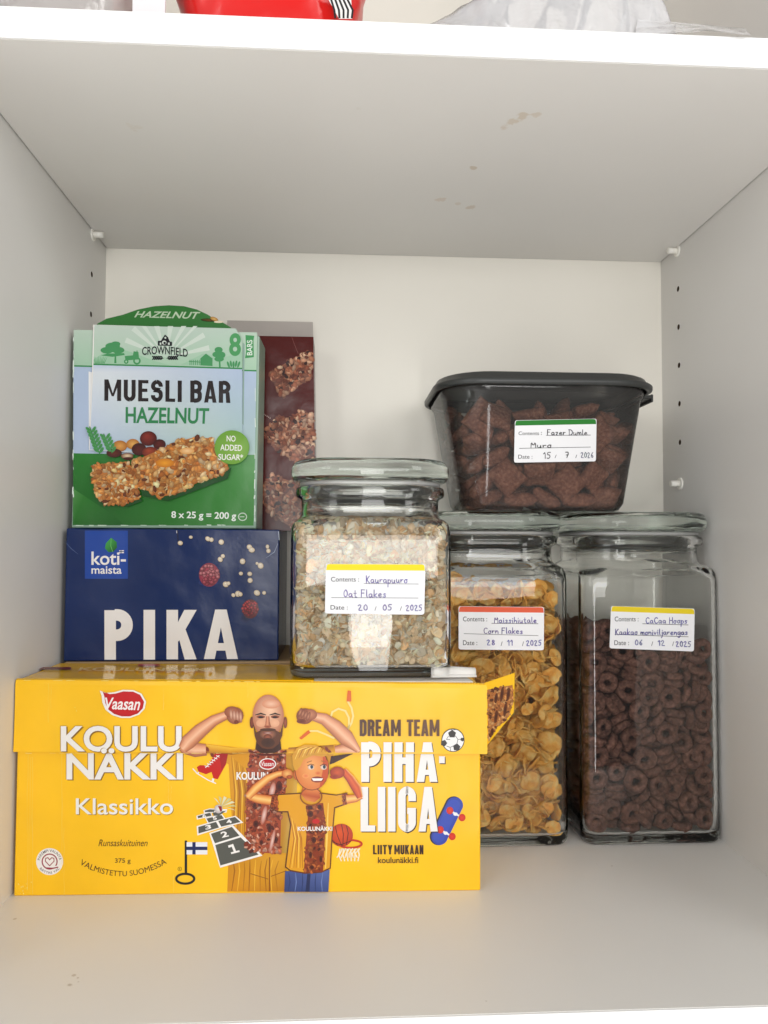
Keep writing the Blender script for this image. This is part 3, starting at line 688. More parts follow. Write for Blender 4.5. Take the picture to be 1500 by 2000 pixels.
# arms
P.strip([(240, 648), (160, 650), (96, 636), (60, 622)], [92, 112, 100, 60], SK)
P.strip([(70, 640), (110, 590), (200, 505), (300, 430), (395, 390)], [70, 110, 104, 78, 60], SK[::-1])
P.ell(452, 396, 62, 62, (206, 150, 120), (150, 88, 60)); P.ell(430, 370, 56, 42, (196, 130, 98), (150, 84, 56))
for i in range(4): P.ell(424+23*i, 388+6*i, 13, 42, (232, 190, 166), (164, 100, 74), -4)
P.ell(462, 442, 16, 14, (150, 80, 56), (110, 54, 36))
P.strip([(1180, 648), (1240, 640), (1320, 652), (1362, 650)], [60, 84, 56, 20], SK)
P.strip([(1350, 650), (1262, 560), (1180, 480), (1100, 420), (1020, 400)], [40, 116, 110, 84, 64], SK)
P.ell(960, 400, 62, 58, (196, 132, 98), (140, 76, 50)); P.ell(1000, 388, 50, 40, (206, 142, 106), (160, 92, 62))
for i in range(4): P.ell(926+20*i, 372+10*i, 12, 34, (204, 144, 112), (128, 66, 44), 20)
P.ell(935, 436, 34, 18, (110, 52, 36), (140, 76, 52))
P.poly([(1150, 700), (1322, 676), (1170, 750), (1140, 760)], (72, 30, 18))
# head
P.poly([(610, 560), (780, 560), (790, 640), (740, 668), (640, 668), (600, 640)], (70, 36, 26))
P.ell(575, 446, 16, 42, (150, 80, 54), (110, 54, 36)); P.ell(818, 446, 14, 42, (176, 100, 66), (120, 60, 40))
P.ell(694, 400, 114, 157, (248, 204, 172), (192, 126, 94), n=36, hi=(.15, -.35))
P.poly([(584, 440), (606, 520), (640, 500), (690, 490), (745, 500), (782, 520), (804, 440), (796, 540), (772, 600), (730, 634), (690, 640), (650, 632), (612, 596), (594, 540)], (110, 66, 44))
P.ell(692, 530, 66, 40, (204, 138, 110), (100, 64, 48), hi=(0, .2)); P.ell(692, 498, 58, 12, (96, 60, 46)); P.ell(692, 522, 34, 7, (220, 190, 178), (130, 50, 46)); P.ell(690, 552, 30, 22, (176, 104, 78), (110, 62, 46)); P.ell(692, 592, 50, 34, (74, 46, 38), (92, 58, 44))
for x in (640, 744): P.ell(x, 404, 32, 12, (110, 58, 42), (170, 98, 70)); P.ell(x, 407, 20, 7, (40, 24, 22)); P.stroke([(x-38, 390), (x, 380), (x+36, 390)], [6, 13, 6], (60, 34, 26), 'round')
P.strip([(690, 400), (690, 440), (690, 474)], [24, 30, 46], [(150, 84, 60), (226, 160, 124), (170, 100, 72)]); P.ell(690, 476, 26, 9, (150, 84, 60), (180, 108, 80))
P.ell(640, 450, 34, 28, (236, 182, 148), (228, 172, 138)); P.ell(742, 450, 34, 28, (240, 188, 154), (232, 176, 142))
P.ell(715, 310, 66, 34, (240, 196, 168), (216, 148, 112))
both(P, 'pictured_man', .00005)
# pictured child, plain generic cartoon in a yellow shirt and jeans
P = yp().tf(340, 1290, .26667); OUT = (96, 40, 16); CS = [(200, 96, 36), (236, 170, 92), (250, 208, 132), (238, 168, 90), (190, 84, 30)]
P.poly([(814, 1540), (1140, 1530), (1130, 1692), (808, 1692)], [(74, 92, 150), (96, 116, 176), (70, 90, 146), (56, 74, 128)])
for i in range(6): P.stroke([(840+50*i, 1550), (850+46*i, 1620), (836+50*i, 1690)], [3, 8, 4], [(50, 66, 116), (124, 144, 196)][i % 2])
P.poly([(976, 1560), (1000, 1560), (992, 1692), (962, 1692)], (44, 56, 100))
P.poly([(700, 980), (930, 966), (1080, 966), (1190, 980), (1270, 965), (1270, 1050), (1180, 1080), (1160, 1300), (1148, 1520), (1080, 1552), (960, 1560), (850, 1540), (812, 1512), (850, 1200), (830, 1110), (760, 1110), (705, 1080)], (110, 60, 14))
P.poly([(706, 988), (930, 974), (1080, 974), (1190, 988), (1262, 972), (1262, 1042), (1172, 1072), (1152, 1300), (1140, 1514), (1080, 1542), (960, 1550), (852, 1530), (822, 1506), (860, 1200), (838, 1100), (766, 1100), (712, 1072)], (232, 170, 34))
for i in range(7): P.stroke([(850+12*i, 1130+20*i), (880+9*i, 1300), (846+16*i, 1516)], [3, 9, 4], [(196, 126, 16), (250, 204, 84), (208, 140, 20)][i % 3])
P.stroke([(1130, 1040), (1120, 1280), (1110, 1520)], [4, 14, 6], (250, 216, 110))
P.granola([(964, 1060), (1092, 1040), (1110, 1200), (1092, 1544), (950, 1552), (968, 1300), (980, 1150)], 160, 18, (150, 62, 24), [(186, 92, 40), (160, 70, 30), (206, 120, 60)], 14, (96, 34, 14))
for x, y, rx, ry in ((1000, 1120, 20, 24), (1066, 1070, 16, 20), (1024, 1310, 18, 24), (1076, 1240, 14, 18), (1000, 1420, 12, 26), (1076, 1450, 12, 26), (1010, 1510, 16, 16)): P.ell(x, y, rx, ry, (54, 16, 10), (110, 44, 20))
P.ell(1040, 1174, 28, 18, (206, 40, 40)); P.text('KOULUNÄKKI', (906, 1206, 1160, 1244), WHT, .03)
P.granola([(706, 986), (760, 984), (762, 1098), (714, 1076)], 50, 11, (176, 84, 34), [(206, 110, 50), (150, 60, 24)], 15, (96, 34, 14)); P.granola([(1232, 972), (1268, 966), (1266, 1046), (1238, 1056)], 40, 10, (176, 84, 34), [(206, 110, 50), (150, 60, 24)], 16, (96, 34, 14))
P.strip([(712, 1020), (620, 1006), (560, 990), (532, 984)], [72, 70, 56, 26], CS); P.strip([(544, 990), (600, 930), (690, 856), (760, 826), (800, 820)], [56, 66, 56, 44, 40], CS[::-1])
P.ell(830, 824, 42, 34, (246, 196, 120), (206, 110, 50)); P.ell(846, 848, 22, 14, (206, 110, 50), (160, 70, 30))
P.strip([(1262, 1012), (1330, 1004), (1376, 990)], [66, 56, 34], CS); P.strip([(1362, 1000), (1336, 930), (1290, 860), (1240, 800)], [44, 72, 62, 50], [(150, 46, 18), (206, 84, 36), (226, 110, 50), (206, 84, 36), (250, 190, 110)])
P.ell(1196, 816, 54, 44, (214, 96, 40), (160, 54, 22)); P.ell(1176, 846, 34, 18, (150, 48, 22), (180, 70, 30))
P.poly([(944, 920), (1064, 930), (1070, 1000), (1030, 1032), (970, 1020), (930, 972)], [(206, 110, 46), (236, 150, 76), (190, 80, 30), (220, 130, 60), (230, 150, 80), (200, 100, 40)])
P.ring(1005, 990, 78, 64, 8, (150, 80, 20), 24)
P.ell(906, 830, 34, 42, (226, 150, 80), (190, 96, 40))
P.ell(1010, 790, 126, 156, (112, 50, 20), n=32); P.ell(1010, 790, 121, 151, (246, 178, 104), (222, 130, 62), n=32, hi=(.0, -.2))
P.poly([(1090, 680), (1130, 740), (1128, 850), (1090, 910), (1064, 930), (1090, 800)], (206, 92, 40))
P.poly([(872, 760), (866, 690), (900, 630), (960, 604), (1040, 606), (1100, 640), (1128, 690), (1090, 700), (1020, 690), (950, 720), (926, 770), (900, 800), (886, 800)], (222, 166, 52))
for i in range(8): P.stroke([(886+28*i, 720-9*i), (920+24*i, 640), (980+16*i, 622)], [3, 8, 3], [(250, 214, 110), (182, 120, 26)][i % 2])
for x in (1004, 1096): P.ell(x, 778, 24, 18, (250, 246, 240), (220, 180, 150)); P.ell(x+5, 774, 11, 14, (44, 70, 90)); P.stroke([(x-26, 766), (x, 754), (x+24, 762)], 5, OUT)
P.stroke([(974, 742), (1010, 730)], 6, (176, 110, 30)); P.stroke([(1078, 730), (1108, 738)], 6, (176, 110, 30)); P.ell(1056, 820, 22, 14, (214, 104, 50), (236, 150, 84))
P.ell(1050, 866, 46, 22, (140, 40, 26)); P.poly([(1008, 858), (1092, 858), (1080, 876), (1022, 876)], (252, 248, 244)); P.ell(966, 840, 26, 18, (232, 128, 74), (242, 168, 98))
both(P, 'pictured_child', .0005)
# worn creases in the yellow print
P = yp().tf(0, 1270, .34667); rr = random.Random(2)
for x, y0, y1 in ((158, 582, 1350), (172, 600, 1380), (184, 600, 1390), (350, 580, 1250), (362, 1000, 1390), (950, 740, 860), (965, 760, 850), (285, 180, 400), (298, 190, 330), (930, 200, 330), (1400, 175, 260), (980, 1260, 1380)):
    pts = [(x+rr.uniform(-3, 3), y0+(y1-y0)*i/7) for i in range(8)]
    P.stroke(pts, [rr.uniform(.4, 2.6) for _ in pts], (255, 226, 110))
for i in range(14):
    x, y = rr.choice([(160, 1340), (300, 250), (430, 300), (130, 1330), (340, 1240)]); x += rr.uniform(-30, 30); y += rr.uniform(-40, 40); P.ell(x, y, rr.uniform(1, 4), rr.uniform(2, 6), (255, 228, 120))
for i in range(26):
    x = rr.uniform(80, 1490); P.stroke([(x, 572), (x+rr.uniform(10, 60), 573)], rr.uniform(1, 3.2), (255, 232, 140))
    x = rr.uniform(90, 1490); P.stroke([(x, 163+.006*x), (x+rr.uniform(8, 40), 163+.006*x)], rr.uniform(1.5, 4), (255, 230, 130))
both(P, 'worn_creases', .0004)
# top print
P = Paint(yq(0, 0, .1318), yu, -yn, .9).tf(0, 1270, .34667)
P.rect(215, 98, 400, 110, (140, 50, 30)); P.text('KOULUNÄKKI', None, (250, 220, 150), .02, quad=[(455, 96), (1200, 100), (1190, 122), (440, 118)]); P.ell(840, 86, 66, 6, (190, 24, 36))
P.build('top_print', INK, ybox, .0004)

# plain carton hidden behind, carrying the blue box
hb = empty('storage_box', (.13, .225, 0), 'plain brown carton standing behind the yellow crispbread carton', 'box')
bm = bmesh.new(); add_box(bm, (.004, .1775, 0), (.2575, .268, .1318), .0008); bm_obj('body', bm, simple('brown_card', (.36, .24, .13), .8, .2, (200, .2, .001)), hb)
panel('tape_strip', [(.12, .1774, .132), (.145, .1774, .132), (.145, .268, .132), (.12, .268, .132)], .0001, simple('tape', (.5, .38, .22), .3), hb)

# ------------------------------------------------------------------ blue porridge box
BA = Vector((.0026, .1800, .1322)); BB = Vector((.1545, .1800, .1322)); bu, bv = (BB-BA).normalized(), Vector((0, 0, 1)); bn = bu.cross(bv); BL = (BB-BA).length
M_BLUE = simple('blue_carton', lin((6, 40, 98), .72), .24, .38, (110, .13, .0012), (20, .08))
blue = empty('porridge_box', tuple((BA+BB)/2-bn*.035), 'dark blue porridge carton with big white letters, berries and oat flakes', 'box')
BH = .0945
carton('body', lambda a, d, z: BA+bu*a-bn*d+bv*z, BL, .078, BH, M_BLUE, blue, .0009, .0009, 4)
def bp(): return Paint(BA, bu, bv, .85).tf(100, 1010, .32)
P = bp(); P.rect(206, 82, 468, 376, (28, 80, 170)); P.poly([(366, 126), (400, 152), (402, 186), (380, 212), (350, 214), (328, 190), (334, 160)], [(70, 170, 70), (40, 140, 50), (24, 110, 40), (20, 100, 40), (30, 130, 50), (60, 160, 70), (70, 170, 80)])
P.stroke([(366, 130), (364, 176), (376, 212)], 3, (120, 200, 110))
P.text('koti-', (246, 210, 456, 292), WHT, .014); P.text('maista', (246, 300, 430, 346), WHT, .012)
P.rect(416, 202, 444, 220, WHT); P.rect(424, 202, 429, 220, (20, 44, 104)); P.rect(416, 208, 444, 213, (20, 44, 104)); P.build('brand_logo', INK_G, blue)
P = bp()
for ch, b in (('P', (325, 568, 498, 870)), ('I', (564, 566, 634, 870)), ('K', (704, 566, 888, 868)), ('A', (932, 564, 1140, 866))): P.block(ch, b, 70, (243, 240, 238))
P.build('title_lettering', INK_G, blue)
def berry(cx, cy_, r, base, edge, hi_, seed):
    P.ell(cx, cy_, r*.94, r*1.1, base, edge, n=24); q = random.Random(seed); z0 = P.z
    for i in range(46):
        a = q.uniform(0, 6.28); k = math.sqrt(q.random())*.86; P.ell(cx+r*k*math.cos(a), cy_+r*k*math.sin(a), r*.21, r*.19, hi_ if math.sin(a) < .3 else base, tuple(v*.7 for v in edge), 0, 9, z0+6e-6*(i+1), (-.2, -.35))
    P.z = z0+3e-4
P = bp(); P.ell(1196, 606, 48, 32, (12, 22, 50), (20, 44, 104), -40); berry(1216, 560, 54, (176, 30, 44), (86, 10, 22), (226, 84, 92), 3); P.build('raspberry_picture', INK_G, blue)
P = bp(); P.ell(960, 400, 62, 20, (40, 40, 90), (24, 52, 116)); berry(964, 352, 66, (206, 104, 118), (150, 58, 80), (230, 150, 156), 5); P.build('raspberry_picture', INK_G, blue)
P = bp(); q = random.Random(4)
for x, y, r in ((852, 122, 12), (788, 158, 16), (956, 132, 17), (978, 138, 14), (1038, 152, 17), (1210, 182, 17), (1224, 200, 19), (1320, 180, 13), (1326, 206, 14), (1048, 238, 13), (1032, 258, 17), (1168, 270, 18), (1256, 282, 9), (1278, 296, 19), (1158, 344, 13), (1212, 346, 15), (1214, 386, 16), (1066, 410, 19), (1082, 404, 12), (1140, 468, 19), (1112, 476, 13), (1154, 470, 15), (1256, 462, 20), (1300, 462, 12)):
    P.ell(x+2, y+3, r*1.02, r, (18, 30, 60), n=10); P.ell(x, y, r, r*q.uniform(.8, 1), (250, 244, 230), (206, 186, 156), q.uniform(0, 90), 9, hi=(-.1, -.2)); P.stroke([(x-r*.4, y+1), (x+r*.4, y-1)], 1.6, (190, 166, 130))
P.build('oat_flake_picture', INK_G, blue)
P = bp(); P.poly([(766, 80), (776, 82), (778, 150), (770, 146)], (10, 26, 70)); P.stroke([(766, 82), (767, 98)], 4, (220, 220, 226)); P.stroke([(1384, 160), (1362, 214), (1310, 250)], [2, 4, 1], (150, 166, 196)); P.stroke([(84, 148), (120, 190), (164, 226)], [2, 3, 1], (110, 130, 170)); P.stroke([(1388, 86), (1392, 140)], 5, (190, 200, 216))
P.build('torn_notch', INK_G, blue)

# ------------------------------------------------------------------ green muesli bar box
GA = Vector((.0036, .1872, .2272)); GB = Vector((.1372, .1846, .2272)); gu, gv = (GB-GA).normalized(), Vector((.004, .015, 1)).normalized(); gn = gu.cross(gv); GL = (GB-GA).length; GH = .1455
green = empty('muesli_bar_box', tuple((GA+GB)/2-gn*.02), 'green and pale blue muesli bar carton with a green arched flap, on the blue box', 'box')
M_GRN = simple('green_carton', lin((150, 180, 160), .8), .26, .38, (95, .15, .0015))
carton('body', lambda a, d, z: GA+gu*a-gn*d+gv*(z*(1-.012*a/GL)), GL, .036, GH, M_GRN, green, .0008, .0010, 7)
def gp(): return Paint(GA, gu, gv, .9).tf(100, 580, .36)
SKY1, SKY2, MINT, GRN = (186, 202, 226), (200, 212, 232), (206, 222, 208), (52, 134, 60)
P = gp()
P.poly([(118, 178), (1114, 196), (1110, 402), (118, 372)], [(196, 214, 200), (196, 216, 200), (180, 212, 188), (176, 208, 184)])
P.poly([(118, 372), (1110, 402), (1104, 860), (118, 850)], [SKY1, SKY1, (180, 204, 200), SKY1])
P.poly([(118, 848), (600, 858), (1104, 860), (1098, 1244), (118, 1238)], [(50, 134, 54), (40, 128, 46), (92, 156, 90), (66, 142, 60), (18, 98, 28)])
P.poly([(118, 1040), (180, 1080), (330, 1180), (400, 1240), (118, 1238)], [(92, 154, 86), (50, 128, 48), (34, 110, 38), (26, 102, 32), (42, 118, 40)])
P.stroke([(118, 374), (1110, 404)], 8, (70, 150, 92))
P.block('BARS', (1055, 236, 1092, 318), 7, (90, 160, 110), 3) if 0 else None
P.poly([(1050, 210), (1098, 214), (1094, 240), (1096, 330), (1048, 336), (1054, 300)], (84, 162, 104))
P.text('BARS', None, (226, 238, 228), .02, quad=[(1058, 320), (1058, 238), (1088, 236), (1088, 320)])
q9 = random.Random(6)
for i in range(40):
    e = q9.choice('lrb')
    if e == 'b': x = q9.uniform(120, 1090); P.stroke([(x, 1240), (x+q9.uniform(8, 50), 1241)], q9.uniform(2, 6), (206, 226, 206))
    else: x = 118 if e == 'l' else 1104; y = q9.uniform(200, 1230); P.stroke([(x, y), (x+q9.uniform(-3, 3), y+q9.uniform(10, 60))], q9.uniform(2, 7), (226, 236, 228))
P.poly([(200, 405), (222, 410), (214, 820), (204, 818)], (246, 246, 246)); P.poly([(1036, 250), (1046, 262), (1042, 700), (1036, 690)], (160, 186, 176))
P.build('printed_front', INK_G, green)
# pop-up panel that has torn free of the front
PQ = [(228, 150), (1000, 172), (1034, 250), (1036, 880), (206, 830), (222, 400)]
PO = GA+gn*.0016; PP = [hit(100+x*.36, 580+y*.36, PO, gn) for x, y in PQ]
panel('raised_panel', PP[::-1], .0005, M_CARD, green, gn)
def gp2(): return Paint(PO, gu, gv, .9).tf(100, 580, .36)
P = gp2()
P.poly([(230, 152), (999, 174), (1033, 250), (1033, 392), (226, 368)], [(204, 218, 208), (196, 214, 202), (190, 214, 196), (176, 212, 186), (186, 214, 192)])
for i in range(9):
    a = math.radians(200+18*i); b = a+math.radians(7)
    P.poly([(620, 330), (620+240*math.cos(a), max(160, 330+240*math.sin(a))), (620+240*math.cos(b), max(160, 330+240*math.sin(b)))], (216, 228, 218))
P.poly([(226, 366), (1033, 390), (1035, 878), (208, 828), (224, 410)], [SKY2, SKY1, (176, 204, 196), SKY1, (226, 232, 238)])
P.poly([(226, 340), (330, 270), (430, 300), (560, 350), (640, 372), (226, 364)], (170, 208, 180)); P.poly([(700, 370), (820, 310), (940, 330), (1033, 300), (1033, 388)], (172, 208, 182))
P.stroke([(226, 366), (620, 378), (1033, 392)], 8, (64, 146, 88))
TG = (84, 160, 106)
for x, y, rx, ry in ((330, 268, 40, 20), (300, 290, 36, 18), (360, 290, 34, 18), (346, 256, 26, 14)): P.ell(x, y, rx, ry, TG)
P.stroke([(345, 300), (345, 360)], [6, 12], TG); P.poly([(268, 318), (300, 308), (392, 306), (396, 316), (330, 326)], TG)
for i in range(9): P.stroke([(236+6*i, 362), (228+9*i, 322+3*(i % 3))], [5, 1], (110, 176, 126))
P.ring(462, 348, 16, 16, 9, TG, 16); P.ring(404, 352, 9, 9, 7, TG, 12); P.poly([(396, 322), (440, 318), (444, 296), (470, 300), (474, 340), (400, 346)], TG); P.stroke([(462, 292), (464, 310)], 5, TG)
P.poly([(806, 374), (806, 336), (836, 310), (872, 336), (872, 378)], TG); P.stroke([(744, 352), (806, 356)], 4, TG)
for i in range(6): P.stroke([(750+10*i, 344), (750+10*i, 372)], 4, TG)
for x, y, rx, ry in ((905, 290, 22, 16), (895, 315, 24, 16), (920, 318, 22, 18), (908, 340, 26, 14)): P.ell(x, y, rx, ry, TG)
P.stroke([(910, 340), (912, 384)], 9, TG)
for i in range(5): P.ell(958+14*i, 370-4*(i % 2), 6, 18, TG, rot=10*i-20)
P.text('8', (962, 200, 1026, 324), (90, 166, 108), .03)
P.build('farm_print', INK_G, green)
P = gp2(); NV = (38, 40, 46)
P.text('CROWNFIELD', None, NV, .016, warp=lambda a, b: (490+248*a, 318-44*b-10*math.sin(math.pi*a)+12*a))
P.poly([(600, 226), (614, 206), (630, 220), (640, 244), (652, 246), (652, 268), (575, 266), (575, 240), (592, 240)], NV); P.ell(610, 250, 12, 11, (214, 224, 216)); P.rect(586, 250, 594, 262, (214, 224, 216)); P.rect(630, 250, 640, 262, (214, 224, 216)); P.ell(612, 252, 7, 7, NV); P.ell(616, 224, 5, 5, (214, 224, 216))
for s in (-1, 1):
    P.stroke([(615+s*8, 336), (615+s*66, 330)], 3, NV)
    for i in range(5): P.ell(615+s*(20+11*i), 327, 8, 4, NV, rot=-s*35); P.ell(615+s*(20+11*i), 338, 8, 4, NV, rot=s*35)
P.build('brand_logo', INK_G, green, .0003)
P = gp2(); P.block('MUESLI', (286, 448, 706, 564), 22, (44, 34, 36), 14, .02); P.block('BAR', (752, 456, 970, 574), 23, (44, 34, 36), 12, .02)
P.text('HAZELNUT', None, (60, 142, 92), .024, quad=[(402, 598), (856, 606), (852, 692), (402, 686)]); P.build('title_lettering', INK_G, green, .00022)
P = gp(); P.t = (100, 580, .36)
OATP = [(232, 172, 98), (242, 198, 134), (220, 152, 78), (208, 138, 66), (248, 218, 170), (196, 122, 56)]
P.poly([(470, 960), (560, 1060), (700, 1060), (930, 960), (980, 930), (960, 990), (640, 1110), (500, 1080)], (28, 84, 34)); P.poly([(240, 1080), (280, 1130), (420, 1140), (500, 1110), (480, 1080)], (28, 84, 34))
P.ell(376, 812, 40, 30, (226, 170, 90), (176, 112, 50)); P.ell(446, 802, 36, 28, (232, 182, 104), (184, 120, 56)); P.ell(345, 850, 42, 24, (110, 44, 26), (70, 24, 16)); P.ell(480, 830, 40, 34, (104, 34, 26), (66, 18, 14)); P.ell(530, 772, 46, 40, (150, 56, 42), (84, 24, 20), hi=(-.2, -.4)); P.ell(590, 804, 34, 28, (110, 38, 30), (70, 22, 18)); P.ell(540, 846, 44, 30, (170, 76, 46), (110, 40, 26), hi=(-.2, -.3)); P.ell(416, 866, 34, 16, (236, 214, 180), (120, 60, 30)); P.ell(420, 880, 26, 8, (80, 30, 18))
P.build('hazelnut_picture', INK_G, green, .0023)
P = gp()
P.granola([(440, 900), (600, 830), (680, 790), (790, 765), (880, 775), (900, 850), (940, 905), (966, 940), (900, 975), (800, 1010), (720, 1055), (640, 1080), (585, 1088), (540, 1060), (475, 1030), (440, 960)], 620, 21, (196, 124, 58), OATP, 5, (120, 62, 26), .06)
P.ell(620, 905, 50, 24, (240, 170, 50), (206, 130, 40)); P.ell(740, 840, 40, 18, (246, 210, 160), (224, 166, 96))
P.granola([(228, 925), (280, 908), (350, 905), (430, 905), (450, 960), (470, 1020), (484, 1100), (440, 1110), (380, 1128), (300, 1126), (262, 1090), (240, 1040)], 300, 19, (200, 128, 62), OATP, 6, (124, 64, 28), .06)
P.build('granola_bar_picture', INK_G, green, .0026)
P = gp(); LG = (64, 140, 80)
for bx, by, ex, ey, n_ in ((270, 860, 212, 706, 7), (335, 850, 288, 745, 5)):
    P.stroke([(bx, by), (ex, ey)], 5, LG)
    for i in range(n_):
        t = i/n_; x, y = bx+(ex-bx)*(t*.85+.12), by+(ey-by)*(t*.85+.12)
        for s in (-1, 1): P.ell(x+s*15, y-8, 18, 8, LG, (90, 164, 100), rot=-s*48-10)
P.build('leaf_picture', INK_G, green, .0024)
P = gp(); P.ell(983, 822, 94, 92, (146, 186, 84), (118, 168, 66), n=36, hi=(.3, .3))
for s_, q_ in (('NO', [(954, 758), (1002, 760), (1002, 792), (954, 790)]), ('ADDED', [(920, 806), (1038, 810), (1036, 842), (920, 838)]), ('SUGAR*', [(910, 856), (1044, 860), (1042, 892), (910, 890)])): P.text(s_, None, WHT, .014, quad=q_)
P.build('sugar_badge', INK_G, green, .0032)
P = gp(); P.text('8 x 25 g = 200 g', None, (236, 242, 236), .02, quad=[(652, 1164), (1004, 1172), (1002, 1220), (652, 1212)]); P.ring(1038, 1196, 22, 20, 5, (206, 222, 206), 20); P.stroke([(1022, 1196), (1048, 1196)], 4, (206, 222, 206))
P.build('weight_lettering', INK_G, green, .0002)
# white torn paper edge
# arched flap
arch = [(240, 168), (250, 145), (300, 118), (390, 96), (470, 68), (560, 50), (640, 45), (720, 50), (790, 68), (850, 96), (880, 116), (930, 138), (975, 165), (985, 190)]
AO = GA-gn*.004; panel('arched_flap', [hit(100+x*.36, 580+y*.36, AO, gn) for x, y in arch], .0006, simple('green_flap', lin((32, 116, 36), .85), .4, .5, (90, .1, .001)), green, gn)
P = Paint(AO, gu, gv, .9).tf(100, 580, .36); P.text('HAZELNUT', None, (196, 216, 188), .022, .28, quad=[(452, 78), (806, 84), (800, 122), (446, 112)])
P.ell(850, 128, 44, 9, (120, 84, 30), (40, 60, 20), 3); P.ell(880, 122, 22, 10, (226, 190, 120), (180, 130, 60), 20); P.ell(905, 138, 26, 6, (236, 226, 200)); P.build('flap_print', INK_G, green)

# ------------------------------------------------------------------ dark red muesli bar box
RA = Vector((.1052, .2330, .2272)); RB = Vector((.1790, .2330, .2272)); ru, rv = (RB-RA).normalized(), Vector((-.02, .0, 1)).normalized(); rn = ru.cross(rv)
red = empty('muesli_bar_box', tuple((RA+RB)/2-rn*.018), 'dark red muesli bar carton standing open behind the green carton', 'box')
M_RED = simple('red_carton', lin((90, 20, 15), .72), .24, .32, (85, .16, .0015), (14, .1))
RH = .156
rw = (RB-RA).length
panel('front_panel', [RA, RB, RB+rv*RH, RA+rv*RH], .0006, M_RED, red)
panel('side_panel', [RB-rn*.0002, RB-rn*.034, RB-rn*.034+rv*RH, RB-rn*.0002+rv*RH], .0006, M_RED, red)
panel('side_panel', [RA-rn*.034, RA-rn*.0002, RA-rn*.0002+rv*RH, RA-rn*.034+rv*RH], .0006, M_RED, red)
panel('rear_panel', [RA-rn*.034, RB-rn*.034, RB-rn*.034+rv*(RH+.022)-ru*.0015, RA-rn*.034+rv*(RH+.022)], .0006, M_GREYCARD, red)
panel('bottom_panel', [RA-rn*.034, RA, RB, RB-rn*.034], .0006, M_RED, red)
def rp(): return Paint(RA, ru, rv, .85).tf(100, 580, .36)
RP = [(206, 140, 104), (184, 114, 82), (222, 168, 134), (160, 92, 64), (234, 190, 158), (140, 74, 52)]
for seed, ol, n_ in ((21, [(1202, 410), (1300, 345), (1418, 282), (1432, 300), (1428, 430), (1350, 480), (1270, 536), (1240, 500)], 230), (22, [(1156, 740), (1200, 690), (1248, 632), (1285, 660), (1380, 603), (1434, 640), (1436, 880), (1330, 885), (1240, 830)], 380), (23, [(1140, 1100), (1160, 1010), (1200, 958), (1300, 990), (1420, 1010), (1420, 1245), (1300, 1240), (1200, 1180)], 330)):
    P = rp(); P.granola(ol, n_, 19, (160, 100, 72), RP, seed, (70, 30, 22)); P.build('granola_bar_picture', INK_G, red)
P = rp()
for i in range(9): P.ell(1136+8*i, 612+5*i, 2.6, 2.6, (226, 200, 190), n=8)
P.stroke([(1326, 208), (1340, 250), (1360, 300)], 2, (150, 90, 84)); P.build('small_print', INK_G, red)

# ------------------------------------------------------------------ square glass jars
M_GLASS = glass('jar_glass'); M_LIDGLASS = glass('lid_glass', (.972, .992, .982))
M_SEAL = clear_film('lid_seal', .35, (.85, .85, .84), .3)
M_PAPER = simple('sticker_paper', (.80, .80, .82), .55, .4)
def sq_ring(h, r, n=10):
    """rounded square of half width h and corner radius r"""
    r = min(r, h*.999); pts = []
    for cx, cy_, a0 in ((1, 1, 0), (-1, 1, 90), (-1, -1, 180), (1, -1, 270)):
        for i in range(n+1):
            a = math.radians(a0+90*i/n); pts.append((cx*(h-r)+r*math.cos(a), cy_*(h-r)+r*math.sin(a)))
    return pts
def rings_obj(name, prof, cx, cy_, z0, mat, parent, jit=0, seed=0):
    """closed solid of rings (z, h, r); capped flat at both ends"""
    V, F = [], []; n = None
    for z, h, r in prof:
        rg = sq_ring(h, r); n = len(rg); V += [(cx+x, cy_+y, z0+z) for x, y in rg]
    for k in range(len(prof)-1):
        for i in range(n): F.append([k*n+i, k*n+(i+1) % n, (k+1)*n+(i+1) % n, (k+1)*n+i])
    F.append(list(range(n))[::-1]); b = (len(prof)-1)*n; F.append([b+i for i in range(n)])
    bm = bmesh.new(); vs = [bm.verts.new(v) for v in V]
    for f in F: bm.faces.new([vs[i] for i in f])
    bmesh.ops.recalc_face_normals(bm, faces=bm.faces)
    return bm_obj(name, bm, mat, parent, True)
def jar_profile(Hb):
    o = [(.0012, .044, .007), (.0004, .0470, .008), (.0010, .0496, .009), (.0030, .0514, .010), (.0065, .0520, .0105), (.03, .0520, .0105), (Hb*.5, .0520, .0105), (Hb-.014, .0520, .0105), (Hb-.0065, .0517, .0110), (Hb-.0030, .0508, .0125), (Hb-.0008, .0493, .017), (Hb+.0006, .0478, .023), (Hb+.0026, .0468, .027), (Hb+.006, .0465, .028), (Hb+.0125, .0465, .028), (Hb+.0138, .0474, .029), (Hb+.0150, .0495, .030), (Hb+.0165, .0503, .0305), (Hb+.0195, .0504, .0305), (Hb+.0212, .0496, .030), (Hb+.0220, .0478, .029)]
    i = [(Hb+.0220, .0452, .028), (Hb+.0212, .0438, .0265), (Hb+.0195, .0434, .026), (Hb+.004, .0434, .026), (Hb+.000, .0440, .0245), (Hb-.0035, .0462, .019), (Hb-.0065, .0480, .011), (Hb-.010, .0489, .0085), (Hb-.016, .0490, .008), (Hb*.5, .0490, .008), (.03, .0490, .008), (.0105, .0488, .008), (.0080, .0474, .008), (.0068, .0440, .007)]
    return o+i
